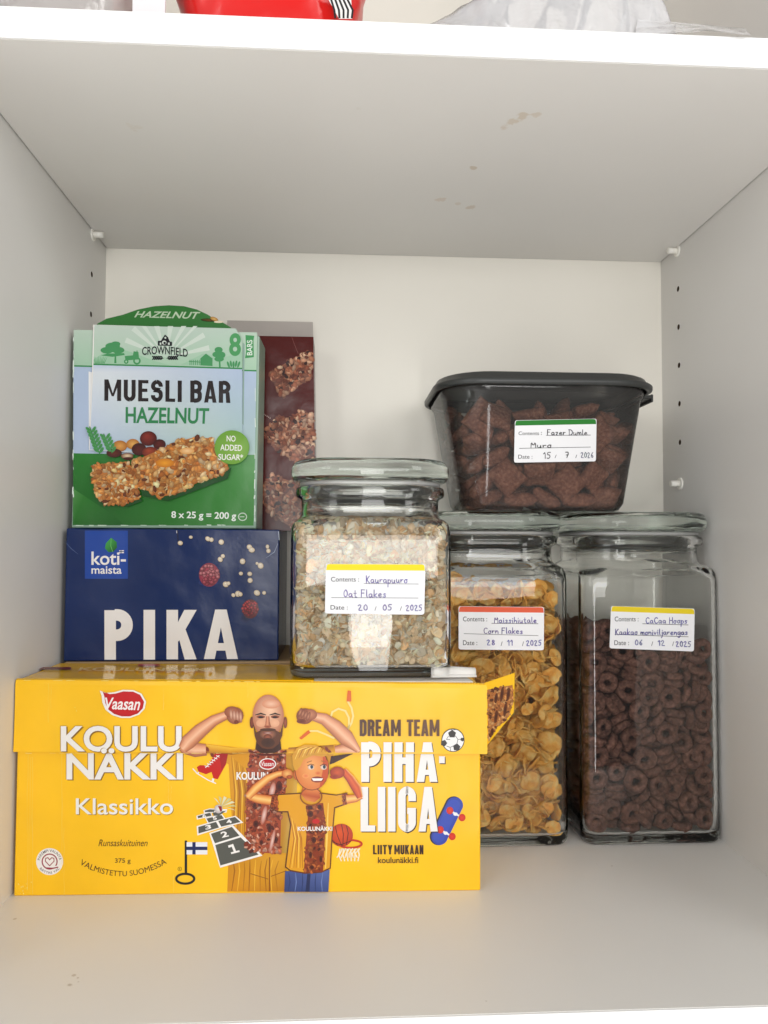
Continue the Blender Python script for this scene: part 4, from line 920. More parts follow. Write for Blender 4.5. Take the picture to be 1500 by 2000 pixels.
LID = [(.0300, .0365, .020), (.0270, .0372, .021), (.0170, .0380, .022), (.0155, .0395, .0235), (.0165, .0415, .025), (.0225, .0420, .0255), (.0245, .0430, .026), (.0248, .0470, .029), (.0250, .0500, .0315), (.0262, .0522, .033), (.0285, .0533, .034), (.0318, .0536, .034), (.0352, .0532, .034), (.0378, .0520, .033), (.0392, .0500, .0315), (.0395, .0478, .030), (.0388, .0455, .028), (.0370, .040, .025), (.0358, .030, .020), (.0354, .015, .012)]
def jar(cx, cy_, z0, Hb, label):
    j = empty('storage_jar', (cx, cy_, z0), label, 'jar', 'square glass jars with glass lids')
    rings_obj('body', jar_profile(Hb), cx, cy_, z0, M_GLASS, j)
    l = rings_obj('lid', [(z+Hb, h, r) for z, h, r in LID], cx, cy_, z0, M_LIDGLASS, j)
    rings_obj('seal_ring', [(Hb+.0223, .0445, .027), (Hb+.0223, .0478, .029), (Hb+.0246, .0478, .029), (Hb+.0246, .0445, .027), (Hb+.0223, .0446, .0271)], cx, cy_, z0, M_SEAL, l)
    return j
# stickers ---------------------------------------------------------------
def sticker(parent, O, u, v, quad, tfm, band, draw, ink=(74, 62, 140), band_h=.13):
    """paper label lying on plane O,u,v; quad = its corners in crop units TL TR BR BL"""
    P = Paint(O, u, v, .9).tf(*tfm); n = P.n
    ab = [Vector(P.at(q)) for q in quad]
    def rnd(off, pts, r=.0016):
        out = []
        for i, p in enumerate(pts):
            a, b = pts[i-1], pts[(i+1) % 4]; da, db = (a-p).normalized(), (b-p).normalized()
            for t in range(5):
                t /= 4; out.append((p+da*r*(1-t)**2+db*r*t**2))
        return [P.O+P.u*q.x+P.v*q.y+n*off for q in out]
    s = panel('sticker', rnd(.0003, ab)[::-1], .00022, M_PAPER, parent, n)
    # coloured band with the sticker's own rounded top corners
    q = [Vector(x) for x in quad]; bl = q[0].lerp(q[3], band_h); br = q[1].lerp(q[2], band_h)
    ctr = (q[0]+q[1])/2; k = .985
    tl, tr = q[0]+(q[1]-q[0])*.008, q[1]+(q[0]-q[1])*.008
    r = (q[1]-q[0]).length*.022
    P.poly([bl+(br-bl)*.004, tl+Vector((0, r*1.3)), tl+Vector((r*.3, r*.4)), tl+Vector((r*1.3, r*.15)), tr+Vector((-r*1.3, r*.15)), tr+Vector((-r*.3, r*.4)), tr+Vector((0, r*1.3)), br+(bl-br)*.004], band)
    P.build('header_band', INK_L, s, .00034)
    P = Paint(O, u, v, .9).tf(*tfm); draw(P); P.build('writing', INK_L, s, .00036)
    return s
PR = (40, 36, 44)
oj = jar(.2188, .1592, .1304, .1022, 'short square glass jar of rolled oats on the yellow carton')
cj = jar(.3133, .2202, 0, .2015, 'tall square glass jar of corn flakes with an orange banded sticker')
hj = jar(.4262, .2200, 0, .2015, 'tall square glass jar of brown cereal hoops at the right wall')
X, Z = Vector((1, 0, 0)), Vector((0, 0, 1)); PU = (92, 66, 160)
def d_oat(P):
    P.text('Contents :', (444, 1028, 672, 1066), PR, .002); P.text('Date :', (440, 1258, 580, 1294), PR, .002)
    P.stroke([(712, 1082), (1156, 1086)], 3.4, PR); P.stroke([(446, 1196), (1154, 1200)], 3.4, PR); P.stroke([(800, 1302), (812, 1268)], 4, PR); P.stroke([(1006, 1302), (1018, 1268)], 4, PR)
    P.hand('Kaurapuuro', 728, 1078, 30, 5, PU, box_w=335); P.hand('Oat Flakes', 545, 1194, 30, 5, PU, box_w=345)
    P.hand('20', 660, 1300, 26, 5, PU, box_w=78); P.hand('05', 862, 1300, 26, 5, PU, box_w=74); P.hand('2025', 1050, 1302, 26, 5, PU, box_w=132)
sticker(oj, Vector((.2188, .1592-.0520, 0)), X, Z, [(402, 920), (1212, 924), (1202, 1336), (394, 1326)], (540, 880, .24), (246, 226, 20), d_oat)
def d_corn(P):
    P.text('Contents :', (114, 554, 236, 578), PR, .002); P.text('Date :', (114, 674, 186, 698), PR, .002)
    P.stroke([(258, 588), (494, 590)], 2.6, PR); P.stroke([(118, 640), (494, 650)], 2.2, PR); P.stroke([(306, 702), (312, 680)], 2.6, PR); P.stroke([(414, 702), (420, 680)], 2.6, PR)
    P.hand('Maissihiutale', 272, 586, 15, 3.2, (84, 60, 150), box_w=212); P.hand('Corn Flakes', 218, 640, 15, 3.2, (84, 60, 150), box_w=196)
    P.hand('28', 232, 698, 15, 3.2, (70, 60, 160), box_w=42); P.hand('11', 336, 698, 15, 3.2, (70, 60, 160), box_w=26); P.hand('2025', 432, 700, 15, 3.2, (70, 60, 160), box_w=76)
sticker(cj, Vector((.3133, .2202-.0520, 0)), X, Z, [(92, 502), (524, 506), (522, 724), (92, 720)], (860, 990, .38667), (232, 104, 66), d_corn)
def d_hoop(P):
    B = (58, 50, 150)
    P.text('Contents :', (880, 554, 1000, 578), PR, .002); P.text('Date :', (878, 674, 952, 698), PR, .002)
    P.stroke([(1020, 590), (1252, 596)], 2.6, PR); P.stroke([(880, 644), (1252, 656)], 2.6, PR); P.stroke([(1066, 702), (1072, 680)], 2.6, PR); P.stroke([(1172, 702), (1178, 680)], 2.6, PR)
    P.hand('CaCaa Hoops', 1036, 588, 15, 3.2, B, box_w=208); P.hand('Kaakao moniviljarengas', 882, 646, 15, 3.2, B, box_w=364)
    P.hand('06', 980, 698, 15, 3.2, B, box_w=38); P.hand('12', 1096, 700, 15, 3.2, B, box_w=34); P.hand('2025', 1186, 706, 15, 3.2, B, box_w=76)
sticker(hj, Vector((.4262, .2200-.0520, 0)), X, Z, [(862, 500), (1284, 514), (1280, 730), (854, 714)], (860, 990, .38667), (238, 214, 20), d_hoop)

# ------------------------------------------------------------------ plastic tub on the two tall jars
TX, TY, TZ = .3490, .2110, .2412
SL = math.tan(math.radians(10.2))
tub = empty('storage_tub', (TX, TY, TZ), 'clear plastic tub of brown cereal pillows with a dark grey lid', 'tub')
M_TUB = clear_film('tub_plastic', .03, (.90, .88, .85), .10, .5, (.985, .98, .97), (60, .06, .001))
M_TLID = simple('tub_lid_plastic', (.034, .036, .035), .36, .5, (130, .08, .0006))
def rr_ring(hx, hy, r, n=8):
    pts = []
    for cx, cy_, a0 in ((1, 1, 0), (-1, 1, 90), (-1, -1, 180), (1, -1, 270)):
        for i in range(n+1):
            a = math.radians(a0+90*i/n); pts.append((cx*(hx-r)+r*math.cos(a), cy_*(hy-r)+r*math.sin(a)))
    return pts
def loft(name, prof, mat, parent, caps=(True, True), smooth=True):
    V, F = [], []
    for z, hx, hy, r in prof:
        rg = rr_ring(hx, hy, r); n = len(rg); V += [(TX+x, TY+y, TZ+z) for x, y in rg]
    for k in range(len(prof)-1):
        for i in range(n): F.append([k*n+i, k*n+(i+1) % n, (k+1)*n+(i+1) % n, (k+1)*n+i])
    if caps[0]: F.append(list(range(n))[::-1])
    if caps[1]: b = (len(prof)-1)*n; F.append([b+i for i in range(n)])
    return mesh_obj(name, V, F, mat, parent, smooth=smooth)
BX, BY = .0604, .0420
def tw(z, dx=0): return (z, BX+SL*z+dx, BY+SL*z*.9+dx, .0165+.19*z)
loft('tub_body', [(.0006, BX-.010, BY-.010, .012), (.0, BX-.006, BY-.006, .014), (.0012, BX-.002, BY-.002, .016)]+[tw(z) for z in (.006, .017, .0175, .019, .0195, .04, .06, .083)]+[tw(.0845, .0012), tw(.0885, .0014), tw(.0900, .0008)]+[tw(.0895, -.0006)], M_TUB, tub, (True, False))
tl = loft('tub_lid', [tw(.0888, .0026), tw(.0883, .0046), tw(.0893, .0056), tw(.0920, .0054), tw(.0932, .0044), tw(.0938, .0028), tw(.0974, .0006), tw(.0984, -.0010), tw(.0986, -.005), tw(.0976, -.009), tw(.0972, -.024)], M_TLID, tub, (False, True))
sm = tl.modifiers.new('wall', 'SOLIDIFY'); sm.thickness = .0009; sm.offset = -1
hx = BX+SL*.085
bm = bmesh.new(); add_box(bm, (TX+hx+.002, TY-.022, TZ+.0872), (TX+hx+.0125, TY+.022, TZ+.0902), .0012); add_box(bm, (TX+hx+.0115, TY-.020, TZ+.0850), (TX+hx+.0135, TY+.020, TZ+.0912), .0009)
bm_obj('lid_tab', bm, M_TLID, tub)
tv_ = Vector((0, -SL*.9, 1)).normalized()
def d_tub(P):
    K = (40, 40, 50)
    P.text('Contents', (602, 446, 726, 468), PR, .002); P.text(':', (738, 450, 744, 466), PR); P.text('Date :', (600, 588, 686, 612), PR, .002)
    P.stroke([(770, 470), (1042, 468)], 3, PR); P.stroke([(606, 549), (1042, 541)], 3, PR); P.stroke([(824, 608), (832, 588)], 3, PR); P.stroke([(950, 608), (957, 588)], 3, PR)
    P.hand('Fazer Dumle', 776, 468, 17, 4, K, box_w=244); P.hand('Muro', 676, 546, 17, 4.2, K, box_w=124)
    P.hand('15', 750, 610, 21, 4, K, box_w=46); P.hand('7', 886, 606, 19, 4, K, box_w=22); P.hand('2026', 980, 606, 18, 3.4, (90, 90, 110), box_w=76)
sticker(tub, Vector((TX, TY-BY, TZ))+Vector((0, -.0004, 0)), X, tv_, [(580, 378), (1078, 368), (1074, 628), (574, 636)], (820, 700, .32), (20, 132, 30), d_tub, band_h=.125)

# ------------------------------------------------------------------ cereal
# settled positions (tenths of a millimetre) and turns (99ths of a quaternion) of the cereal pieces
HOOPS = [
-400,-402,8,76,-3,-1,-64, -404,-225,27,0,62,-77,0, -404,-71,26,99,0,0,0, -286,255,27,77,0,0,63, -404,395,3,88,-1,0,44, -279,-316,27,89,0,0,43, -246,406,27,0,43,-89,0, -154,-406,27,0,89,-43,0, -26,-122,27,98,0,0,-17, -27,404,27,17,0,0,97,
238,-404,29,33,-2,1,-93, 252,-250,27,85,0,0,51, 134,405,27,99,0,0,4, 456,-404,77,70,8,-70,-8, 406,-270,27,0,98,11,0, 386,37,9,59,1,-3,-79, 403,406,27,77,0,0,62, 404,406,81,43,0,0,89, -405,-404,34,14,-3,-2,98, -406,-156,80,0,53,84,0,
-406,82,33,70,-3,-4,-70, -456,247,77,23,-66,-23,66, -403,403,27,99,-1,-2,-1, -159,-266,99,69,17,-14,68, -256,-129,78,9,81,54,12, -267,15,9,7,52,-84,2, -199,402,82,0,98,16,1, -57,-407,67,9,-81,-42,36, 119,-178,32,4,98,10,0, -46,405,80,0,-81,-57,0,
98,-406,80,0,22,-97,0, 262,-248,80,1,16,-98,1, 110,406,83,77,-3,0,62, 403,-406,95,55,-43,55,-44, 404,-114,27,0,-75,-65,0, 400,36,41,0,-66,74,-5, 371,193,20,83,-3,-6,-53, 270,323,27,54,1,0,-83, -309,-276,81,11,0,0,-98, -406,-66,128,48,86,-11,3,
-406,95,88,5,93,-32,4, -402,257,77,59,37,59,37, -356,406,76,77,-1,-5,61, -146,-405,133,34,-59,-21,69, -152,-236,54,96,22,1,4, -264,18,42,62,-6,-3,77, -251,404,173,68,3,2,-72, 85,-404,27,69,0,0,71, 120,-186,87,3,87,-46,3, -56,404,134,9,0,0,-99,
188,-398,124,70,17,31,60, 261,-213,129,29,0,4,94, 268,-76,72,91,14,27,24, 257,361,84,1,-2,99,-3, 99,404,137,71,-2,0,69, 307,-392,91,29,-34,-86,19, 389,-155,81,32,0,0,94, 405,103,81,3,72,-68,1, 263,77,82,24,-82,-43,25, 406,404,135,53,0,0,84,
-404,-395,66,2,31,94,3, -404,-188,134,60,0,0,-79, -405,118,141,38,0,-8,-91, -302,159,75,58,-76,21,-13, -403,406,115,5,-43,89,-1, -201,-405,128,30,-62,45,-55, -265,-116,131,14,51,84,6, -275,23,78,8,3,-4,-99, -282,270,81,0,89,-44,0, -215,405,132,77,4,-2,-62,
-9,-267,81,0,-64,-76,0, -1,-274,27,74,0,0,66, -66,405,188,26,0,0,96, 191,-358,187,52,25,26,76, 102,-176,140,4,93,35,-1, 91,406,190,22,-2,1,96, 406,-270,129,58,77,-8,21, 406,-163,135,93,0,1,-33, 305,-64,169,69,6,-71,4, 403,255,54,74,-3,-8,-65,
367,250,90,3,-7,-6,-99, -311,-248,188,63,-3,71,-27, -405,-200,188,0,92,38,0, -405,21,175,53,-84,2,-5, -406,143,191,98,-8,-2,12, -406,404,151,52,2,-2,-84, -256,-407,130,60,-13,75,-18, -268,-94,186,3,97,8,15, -267,40,122,78,-6,-1,61, -326,273,157,95,-9,15,-21,
-153,368,266,27,-55,-35,70, -44,-406,130,34,-17,-90,16, -57,404,241,1,42,-90,0, 290,-353,171,18,33,14,91, 248,-202,176,2,0,2,99, 253,393,123,2,24,-96,2, 412,-405,217,35,37,-85,-7, 403,-177,188,0,85,-52,-1, 406,-11,117,3,-10,-95,-25, 460,120,185,55,43,-56,-43,
404,406,188,0,97,-22,0, -406,-343,124,13,-3,-7,98, -406,-211,295,1,98,11,0, -456,-68,269,69,13,69,14, -406,298,274,61,-55,-44,-34, -406,404,196,35,-7,-1,93, -303,-403,166,60,31,70,17, -301,-66,230,6,-15,1,98, -257,459,280,55,56,43,-42, 125,-280,140,39,-35,-72,-44,
-62,-148,149,89,38,11,18, -107,406,365,9,82,55,-5, 317,-352,219,35,40,-83,-8, 233,-214,225,1,49,86,-4, -50,406,295,23,0,0,96, 356,-321,290,27,-21,-19,-91, 405,-190,242,0,-95,-28,1, 404,-17,174,19,-74,61,16, 272,90,149,17,35,-3,91, 402,254,115,0,41,90,-1,
-406,-367,149,31,9,10,-93, -405,-206,242,99,0,0,-6, -403,-57,276,7,-70,6,-70, -405,242,278,46,38,58,-54, -407,404,246,70,-7,-6,69, -165,-315,189,21,61,-66,36, -164,-138,185,49,52,-48,-50, -274,195,204,85,25,30,33, -265,347,212,86,2,5,-49, 99,-263,289,67,68,-3,-25,
131,-170,241,26,-51,-11,80, 280,-456,221,1,-1,-70,-70, 256,-199,274,0,-23,96,-3, 289,-33,297,33,-41,-13,83, 253,404,148,7,-1,-5,-99, 353,-414,345,53,12,36,-74, 407,-247,316,51,-13,-9,-83, 405,-30,228,27,7,-23,92, 333,112,175,57,-22,26,-73, 404,406,242,22,-1,0,97,
-406,-401,178,98,9,-6,11, -404,-283,398,28,31,-72,53, -350,-63,320,35,-60,35,-61, -403,188,291,42,-37,-61,-54, -404,406,297,89,5,-7,-43, -212,-274,212,38,88,-16,17, -20,-263,172,11,0,94,-30, -257,203,267,9,78,-48,-38, -260,353,251,1,-96,25,1, -10,-406,172,1,-36,-9,-92,
92,-151,281,27,-51,-11,80, 100,406,245,1,99,-1,2, 235,-352,286,54,-30,-38,67, 260,-180,325,4,89,43,-1, 246,-24,328,8,88,9,43, 247,404,185,83,-4,3,53, 456,-387,305,62,33,62,33, 406,-257,375,15,97,-12,-4, 404,-44,281,11,-46,84,21, 349,113,229,17,-31,13,-92,
383,250,142,69,3,3,71, -406,-359,219,3,32,93,9, -404,-227,397,72,-53,28,31, -296,-77,338,36,-60,36,-60, -351,84,272,2,-28,94,-8, -407,224,389,1,70,-69,13, -253,-406,268,4,-23,-96,-1, -256,-203,271,12,-56,-79,16, -263,355,286,99,2,-2,2, 53,-397,186,11,-78,-48,36,
106,404,299,1,-34,93,-2, 249,-341,405,16,43,2,-88, 311,-287,409,51,44,-14,-71, 280,255,180,51,-54,61,-23, 250,403,224,5,94,-29,4, 404,-456,427,10,10,-69,69, 404,-149,349,25,34,-67,59, 404,-97,367,76,-64,-4,2, 403,60,311,30,48,73,-36, 393,256,180,1,-61,-77,6,
-404,-406,246,89,1,-5,43, -404,-170,395,60,-48,-35,-51, -456,78,319,17,68,17,68, -319,284,393,73,43,-45,-25, -257,-404,321,4,6,-99,-2, -30,-227,211,10,58,-73,31, -246,351,332,61,-3,0,78, -67,-407,261,28,-74,55,-23, -63,-203,253,29,64,68,-14, -108,406,420,10,98,13,0,
125,-335,321,71,65,-20,7, 191,-202,384,7,-92,3,-36, 256,255,271,77,36,-39,-34, 254,405,272,99,-3,-1,-3, 207,-456,358,64,64,-28,28, 406,-181,446,14,-83,52,9, 406,-47,395,27,-18,-61,-71, 406,120,319,37,62,61,-28, 406,404,296,0,98,12,1, -402,-363,283,7,-64,-75,-5,
-298,-262,392,52,-46,-41,58, -407,-69,415,5,-53,83,-7, -350,91,326,3,80,-58,8, -404,404,351,4,-94,31,-7, -106,-407,299,21,-85,37,-28, -203,-162,356,31,54,-52,57, -255,390,386,34,3,-2,-93, 56,-357,247,36,46,-80,-10, -75,-175,297,22,-18,27,91, 43,395,351,2,10,98,-1,
212,-336,447,89,10,-42,-1, 145,-200,415,42,-30,-22,81, 257,406,324,0,77,-62,2, 409,-356,446,30,-45,-82,-13, 406,-210,493,5,-31,93,16, 258,109,352,32,-15,-80,-46, 404,259,215,2,43,-89,-2, 406,404,350,11,-1,0,98, -405,-404,304,94,2,3,31, -406,-214,497,2,52,-84,1,
-407,-63,470,98,-5,-8,11, -352,70,384,9,82,55,0, -407,404,406,4,-84,52,-7, -115,-407,364,22,56,74,27, -195,-264,312,78,-16,12,-58, -258,-85,445,9,-86,48,3, -258,406,439,1,-89,43,-4, 53,-456,342,62,62,32,-32, 40,-160,393,3,90,12,39, 144,-402,322,31,31,-63,63,
265,-141,423,33,82,-15,-42, 191,404,375,0,-53,84,-2, 406,-288,540,4,-83,54,0, 263,-257,530,80,-18,21,-50, 457,55,451,26,-65,26,-65, 259,218,416,45,7,54,69, 295,404,430,70,-9,69,-9, -406,-375,341,93,-1,-1,34, -405,-206,551,2,99,9,-2, -407,-44,523,8,70,70,3,
-384,82,434,52,0,-9,-84, -402,254,491,69,-13,-69,13, -251,-404,374,3,-68,-72,2, -184,-267,366,94,-10,16,-26, -268,-125,493,3,2,9,-99, -40,-279,339,78,46,15,36, -43,-159,434,59,-28,-57,48, 82,-353,413,9,75,61,19, 143,-230,483,16,76,52,33, 189,404,429,0,-16,98,-1,
406,-292,594,93,3,-3,33, 289,-87,470,55,28,-78,1, 355,54,399,38,-13,-12,90, 401,298,453,20,-18,-64,-71, 348,404,452,69,-8,-70,8, -406,-400,378,52,-1,-2,84, -370,-192,603,53,0,3,84, -406,-46,579,93,-6,-5,32, -301,30,530,61,39,51,44, -407,404,460,6,70,70,5,
-108,-407,441,35,-23,90,-1, -168,-269,418,65,10,17,72, -276,-116,549,70,7,5,-69, -246,161,443,40,-5,90,-12, -258,395,491,5,13,98,0, -8,-301,381,49,-60,-62,-3, 41,404,404,2,53,84,0, 156,-380,501,19,-41,88,-3, 18,-142,520,32,22,38,83, 190,403,483,53,-1,1,84,
269,-407,516,13,71,-54,-42, 456,-74,537,21,67,21,67, 323,56,444,54,17,-3,-81, 405,253,249,1,-83,-54,-2, 402,404,453,49,-49,49,-50, -406,-401,424,98,1,-5,-10, -353,-200,657,3,76,-63,1, -407,-32,632,8,70,70,1, -306,83,674,53,26,-63,-49, -456,262,480,31,-63,-31,63,
-254,-403,428,11,4,0,98, -126,-251,457,19,21,-95,2, -242,87,635,54,-53,-39,50, -276,175,488,41,33,84,6, -122,456,515,70,-70,0,0, 16,-406,444,10,62,76,13, -102,-267,508,72,8,18,65, 38,403,458,86,0,-2,-49, 111,-405,539,87,13,-14,-43, 23,-272,503,70,13,36,59,
221,404,536,1,31,-94,2, 315,-409,549,65,-17,41,-61, 325,-85,530,13,48,26,82, 322,61,502,1,87,44,17, 279,285,408,8,63,55,-53, 456,404,455,7,-70,-7,70, -406,-320,539,45,27,51,-67, -352,-303,691,68,-71,-6,-9, -407,-28,687,1,-70,69,-8, -404,102,483,8,62,76,-3,
-405,406,515,96,1,-8,-22, -264,-406,483,0,4,0,99, -266,-273,511,15,1,21,96, -247,-16,651,43,-66,43,42, -306,219,525,40,0,90,-10, -108,402,526,44,44,55,-55, -41,-406,525,4,-77,-60,15, -103,-206,559,83,-15,12,-50, 221,-332,639,47,-82,29,-4, 35,-129,582,85,-37,25,-26,
372,406,556,1,-22,96,-1, 406,-396,611,72,67,-9,7, 404,-289,648,76,4,0,-63, 308,64,555,78,15,-9,-58, 386,252,293,3,-69,71,4, 456,322,636,70,5,70,5, -406,-381,527,39,-60,54,42, -456,-273,684,45,54,-45,-54, -406,-23,741,6,98,12,5, -406,107,537,98,-7,-5,-11,
-456,404,611,66,-24,-66,24, -256,-406,585,1,50,2,-86, -243,-259,563,2,-11,-96,21, -210,-125,624,85,5,-20,46, -368,260,600,71,-32,35,-51, -261,364,544,3,-65,74,-3, -170,-406,522,28,20,-93,-2, -47,-243,606,7,-55,-81,15, 102,-406,593,19,-23,94,1, 128,-240,542,89,15,-34,-24,
255,198,515,4,-99,-8,-4, 45,404,512,98,-1,-1,11, 404,-456,584,55,55,43,-43, 371,-76,557,23,82,-7,-50, 296,54,606,90,13,-12,-37, 405,232,335,98,6,4,11, 265,305,555,51,-44,-55,-47, -406,-456,530,66,66,-24,24, -456,-372,803,62,-32,62,-32, -403,-2,794,4,-23,96,-6,
-406,116,590,94,-6,-6,-31, -456,257,659,67,21,-67,-21, -295,-404,625,82,16,-47,-24, -221,-275,627,14,49,-83,16, -331,252,644,57,-39,26,-66, -327,406,592,10,22,96,2, -46,-390,582,15,64,-74,-5, -42,-229,659,97,-10,14,-10, -35,456,647,52,52,-47,47, 79,-406,642,94,1,-19,23,
59,-267,611,69,-38,-60,2, 74,406,567,96,-1,-2,-22, 243,-413,657,42,-63,63,9, 263,-250,594,25,-29,-91,13, 414,36,630,37,-10,-91,-5, 406,198,387,93,3,-2,32, 404,409,660,74,3,-61,-25, -406,-404,633,94,-6,8,-29, -363,-172,711,2,71,69,-2, -406,8,847,11,5,-6,-98,
-405,118,645,1,-37,91,-9, -352,406,642,9,-43,89,-5, -144,-355,621,14,-56,43,-69, -207,-258,678,96,-21,1,-12, -256,168,736,74,-59,-15,-25, -267,281,644,88,-7,45,-3, -12,-380,667,17,-17,-8,96, -137,-217,728,12,34,91,-14, 120,-406,723,8,-22,-96,1, 159,-272,710,47,74,44,-11,
154,-146,634,3,-93,-33,11, 224,404,589,49,-2,-1,-86, 406,-273,703,93,4,-1,-33, 404,-184,609,63,64,-31,28, 406,-83,666,25,-94,12,14, 403,195,441,1,-1,-1,99, 345,407,656,2,-59,15,78, -382,-405,683,24,9,6,95, -391,-174,765,3,99,9,0, -456,117,921,46,53,46,53,
-400,123,699,58,-2,-9,-80, -407,391,708,7,33,-93,-2, -145,-456,671,62,62,-32,32, -303,-216,796,7,-47,28,-83, -329,274,758,91,-2,14,-36, -216,407,635,19,88,-12,-39, -41,-365,716,8,72,66,17, 12,-159,687,10,-31,-93,12, -35,337,637,80,-39,9,-42, 186,-404,766,28,8,2,95,
152,-226,737,86,-46,-16,-1, 259,5,641,18,-54,81,-2, 402,-410,719,12,-41,86,23, 264,-155,654,27,-1,-95,1, 274,-11,701,83,-1,-18,50, 404,188,495,1,-20,97,0, 286,383,690,13,-73,31,-57, -352,-406,732,43,7,8,89, -405,-153,818,2,69,-71,2, -282,-69,782,85,-14,-47,-12,
-404,141,751,8,99,0,4, -406,404,762,98,0,7,9, -201,-408,741,75,-4,-32,-56, -169,408,665,28,82,-34,-33, -64,-350,767,22,19,2,-95, -5,-152,750,41,7,11,89, 2,357,674,31,14,37,85, 65,-405,817,74,16,-40,-50, 144,-166,744,30,29,81,-39, 253,154,674,0,-65,-74,-6,
287,-312,727,52,21,-82,6, 287,-163,703,26,16,-94,-4, 406,57,722,72,0,8,68, 406,180,548,2,-70,70,0, 345,275,630,24,46,-42,73, -352,-405,787,18,-10,-2,-97, -405,-144,871,87,-3,1,48, -310,126,857,0,91,-35,-18, -405,153,804,6,28,95,-7, -383,404,813,0,-98,-11,7,
-207,-366,783,94,-23,-23,-1, -95,406,739,47,17,84,15, -66,-406,819,10,45,86,15, -4,-138,804,9,98,-10,-10, 172,407,693,75,-30,-47,31, 20,-281,757,58,31,-62,40, 145,-126,785,15,1,86,-46, 255,-9,752,18,-43,87,0, 247,138,726,18,5,4,-97, 234,407,692,80,-7,-58,-5,
404,-265,757,78,1,-3,61, 354,-124,746,4,72,-66,-17, 456,-124,751,34,61,34,61, 404,182,601,88,0,-2,46, 353,405,814,83,-9,-2,53, -354,-355,838,7,93,-33,-8, -406,-25,912,3,11,98,-9, -352,96,946,33,-5,8,93, -406,241,843,10,98,-11,3, -374,406,866,5,77,-62,-5,
-17,-456,985,56,-56,-43,-43, -263,260,794,23,15,0,95, -132,406,783,42,35,79,25, -78,-407,872,8,60,77,16, 17,-120,856,88,-8,7,-44, 116,407,701,39,-53,-18,72, 196,-405,820,6,-75,-64,6, 235,-151,833,64,-8,46,-60, 406,-350,807,84,1,-3,53, 373,-50,846,18,5,32,-92,
406,64,775,98,-5,6,10, 400,185,657,2,86,49,1, 308,263,786,46,-69,-26,48, -406,-351,903,7,-45,-88,8, -404,-119,972,32,28,55,-71, -354,94,1002,10,-3,9,98, -406,258,894,9,93,-32,5, -304,363,959,53,57,43,43, -277,-385,887,32,45,-77,-28, -255,-240,808,61,51,20,56,
-276,-60,882,8,82,-50,23, -262,405,735,69,-9,-21,68, 60,-406,899,36,-32,83,-24, -72,-214,844,72,44,-29,-43, 135,-266,839,3,45,-88,-2, 287,-238,881,65,45,9,-60, 404,-456,808,54,54,-44,44, 360,-197,813,56,0,-3,82, 404,82,828,3,89,43,-7, 405,209,716,3,16,97,-6,
406,376,768,32,-7,3,93, -405,-456,909,66,-66,-24,-24, -404,-174,976,28,-32,70,55, -406,-20,1014,15,-56,-72,-37, -404,254,951,38,-2,-10,-91, -402,405,925,40,-7,3,-90, -232,-405,912,8,-89,2,42, -167,-293,832,34,-22,25,87, -250,70,936,55,-52,-43,47, -263,215,910,10,-86,-44,16,
-229,406,821,66,11,-3,73, -25,-270,915,86,26,29,-31, 20,-128,911,1,94,29,-10, 67,406,742,44,-32,79,-25, 198,-401,874,8,-34,-92,2, 265,-89,930,39,-16,-89,-6, 212,358,829,92,-32,16,5, 301,-406,843,17,-68,-14,68, 379,-162,870,81,3,0,-57, 306,120,831,63,-47,-41,44,
406,219,769,98,-6,-3,-10, 456,404,875,70,4,70,4, -406,-342,957,9,-24,-96,6, -406,-246,903,64,54,-34,40, -406,-101,1078,32,-5,22,91, -404,256,1006,21,0,-10,-96, -400,406,979,77,4,6,61, -147,-405,946,9,-94,-25,14, -166,-252,870,35,-22,25,86, -301,-60,989,18,-66,-21,69,
-263,215,974,44,18,11,86, -198,397,870,84,5,10,-52, -7,-302,955,8,-15,36,-91, 23,-127,966,8,76,-63,-5, 18,405,777,2,87,-6,47, 125,-267,893,3,-36,-92,1, 97,398,889,64,42,45,45, 213,456,830,49,49,50,-50, 406,-407,898,4,31,-93,14, 402,-155,926,2,-96,-25,-2,
353,84,922,24,-64,-71,-10, 406,234,821,93,-8,0,34, 348,400,868,0,-71,69,-9, -350,-404,1005,92,8,15,32, -294,-208,951,56,52,25,58, -404,112,1085,19,-95,20,3, -404,256,1061,10,96,-21,3, -405,406,1034,7,42,-89,-3, -159,-406,1008,18,-15,8,-96, -168,-208,906,27,51,78,-20,
-201,353,917,11,-96,-21,4, -15,-358,986,27,-7,38,-87, 31,-125,1020,27,7,6,95, -2,406,861,8,-93,21,-24, 200,-404,928,83,-4,7,-53, 170,-167,967,37,-55,-49,-55, 196,416,927,37,-84,33,17, 412,-278,912,12,55,-51,64, 404,-168,979,41,0,-4,90, 345,40,963,95,23,13,-8,
406,255,873,84,-5,-6,-52, 380,318,964,76,51,1,37, -316,-406,1050,16,-43,-88,5, -268,-277,993,0,53,-26,80, -406,-62,1119,10,52,81,-20, -404,258,1116,7,78,-60,7, -320,406,1075,20,22,-94,-2, -138,-405,1058,17,-29,-93,0, -68,-241,1015,9,-30,28,90, -201,456,988,70,-70,5,5,
54,-456,1122,70,-70,1,1, 41,-153,1078,33,6,2,93, -40,388,901,72,-14,-21,63, 145,-405,992,0,97,-19,-5, 271,-273,921,30,-9,-45,82, 274,211,924,26,91,10,-28, 350,-409,954,6,42,-88,13, 406,-242,1028,70,5,3,-70, 456,119,922,57,-40,-57,40, 408,206,969,36,72,58,-9,
350,407,923,22,5,-8,-96, -285,-404,1096,15,35,-91,-8, -219,-290,1021,48,58,9,64, -405,86,1132,2,-7,97,19, -379,260,1172,77,-8,-7,-62, -276,406,1115,3,97,1,-19, -132,-406,1113,5,-98,1,16, -98,-202,1042,37,87,23,19, -197,352,972,5,7,-9,98, 17,-401,1071,55,-55,-43,-44,
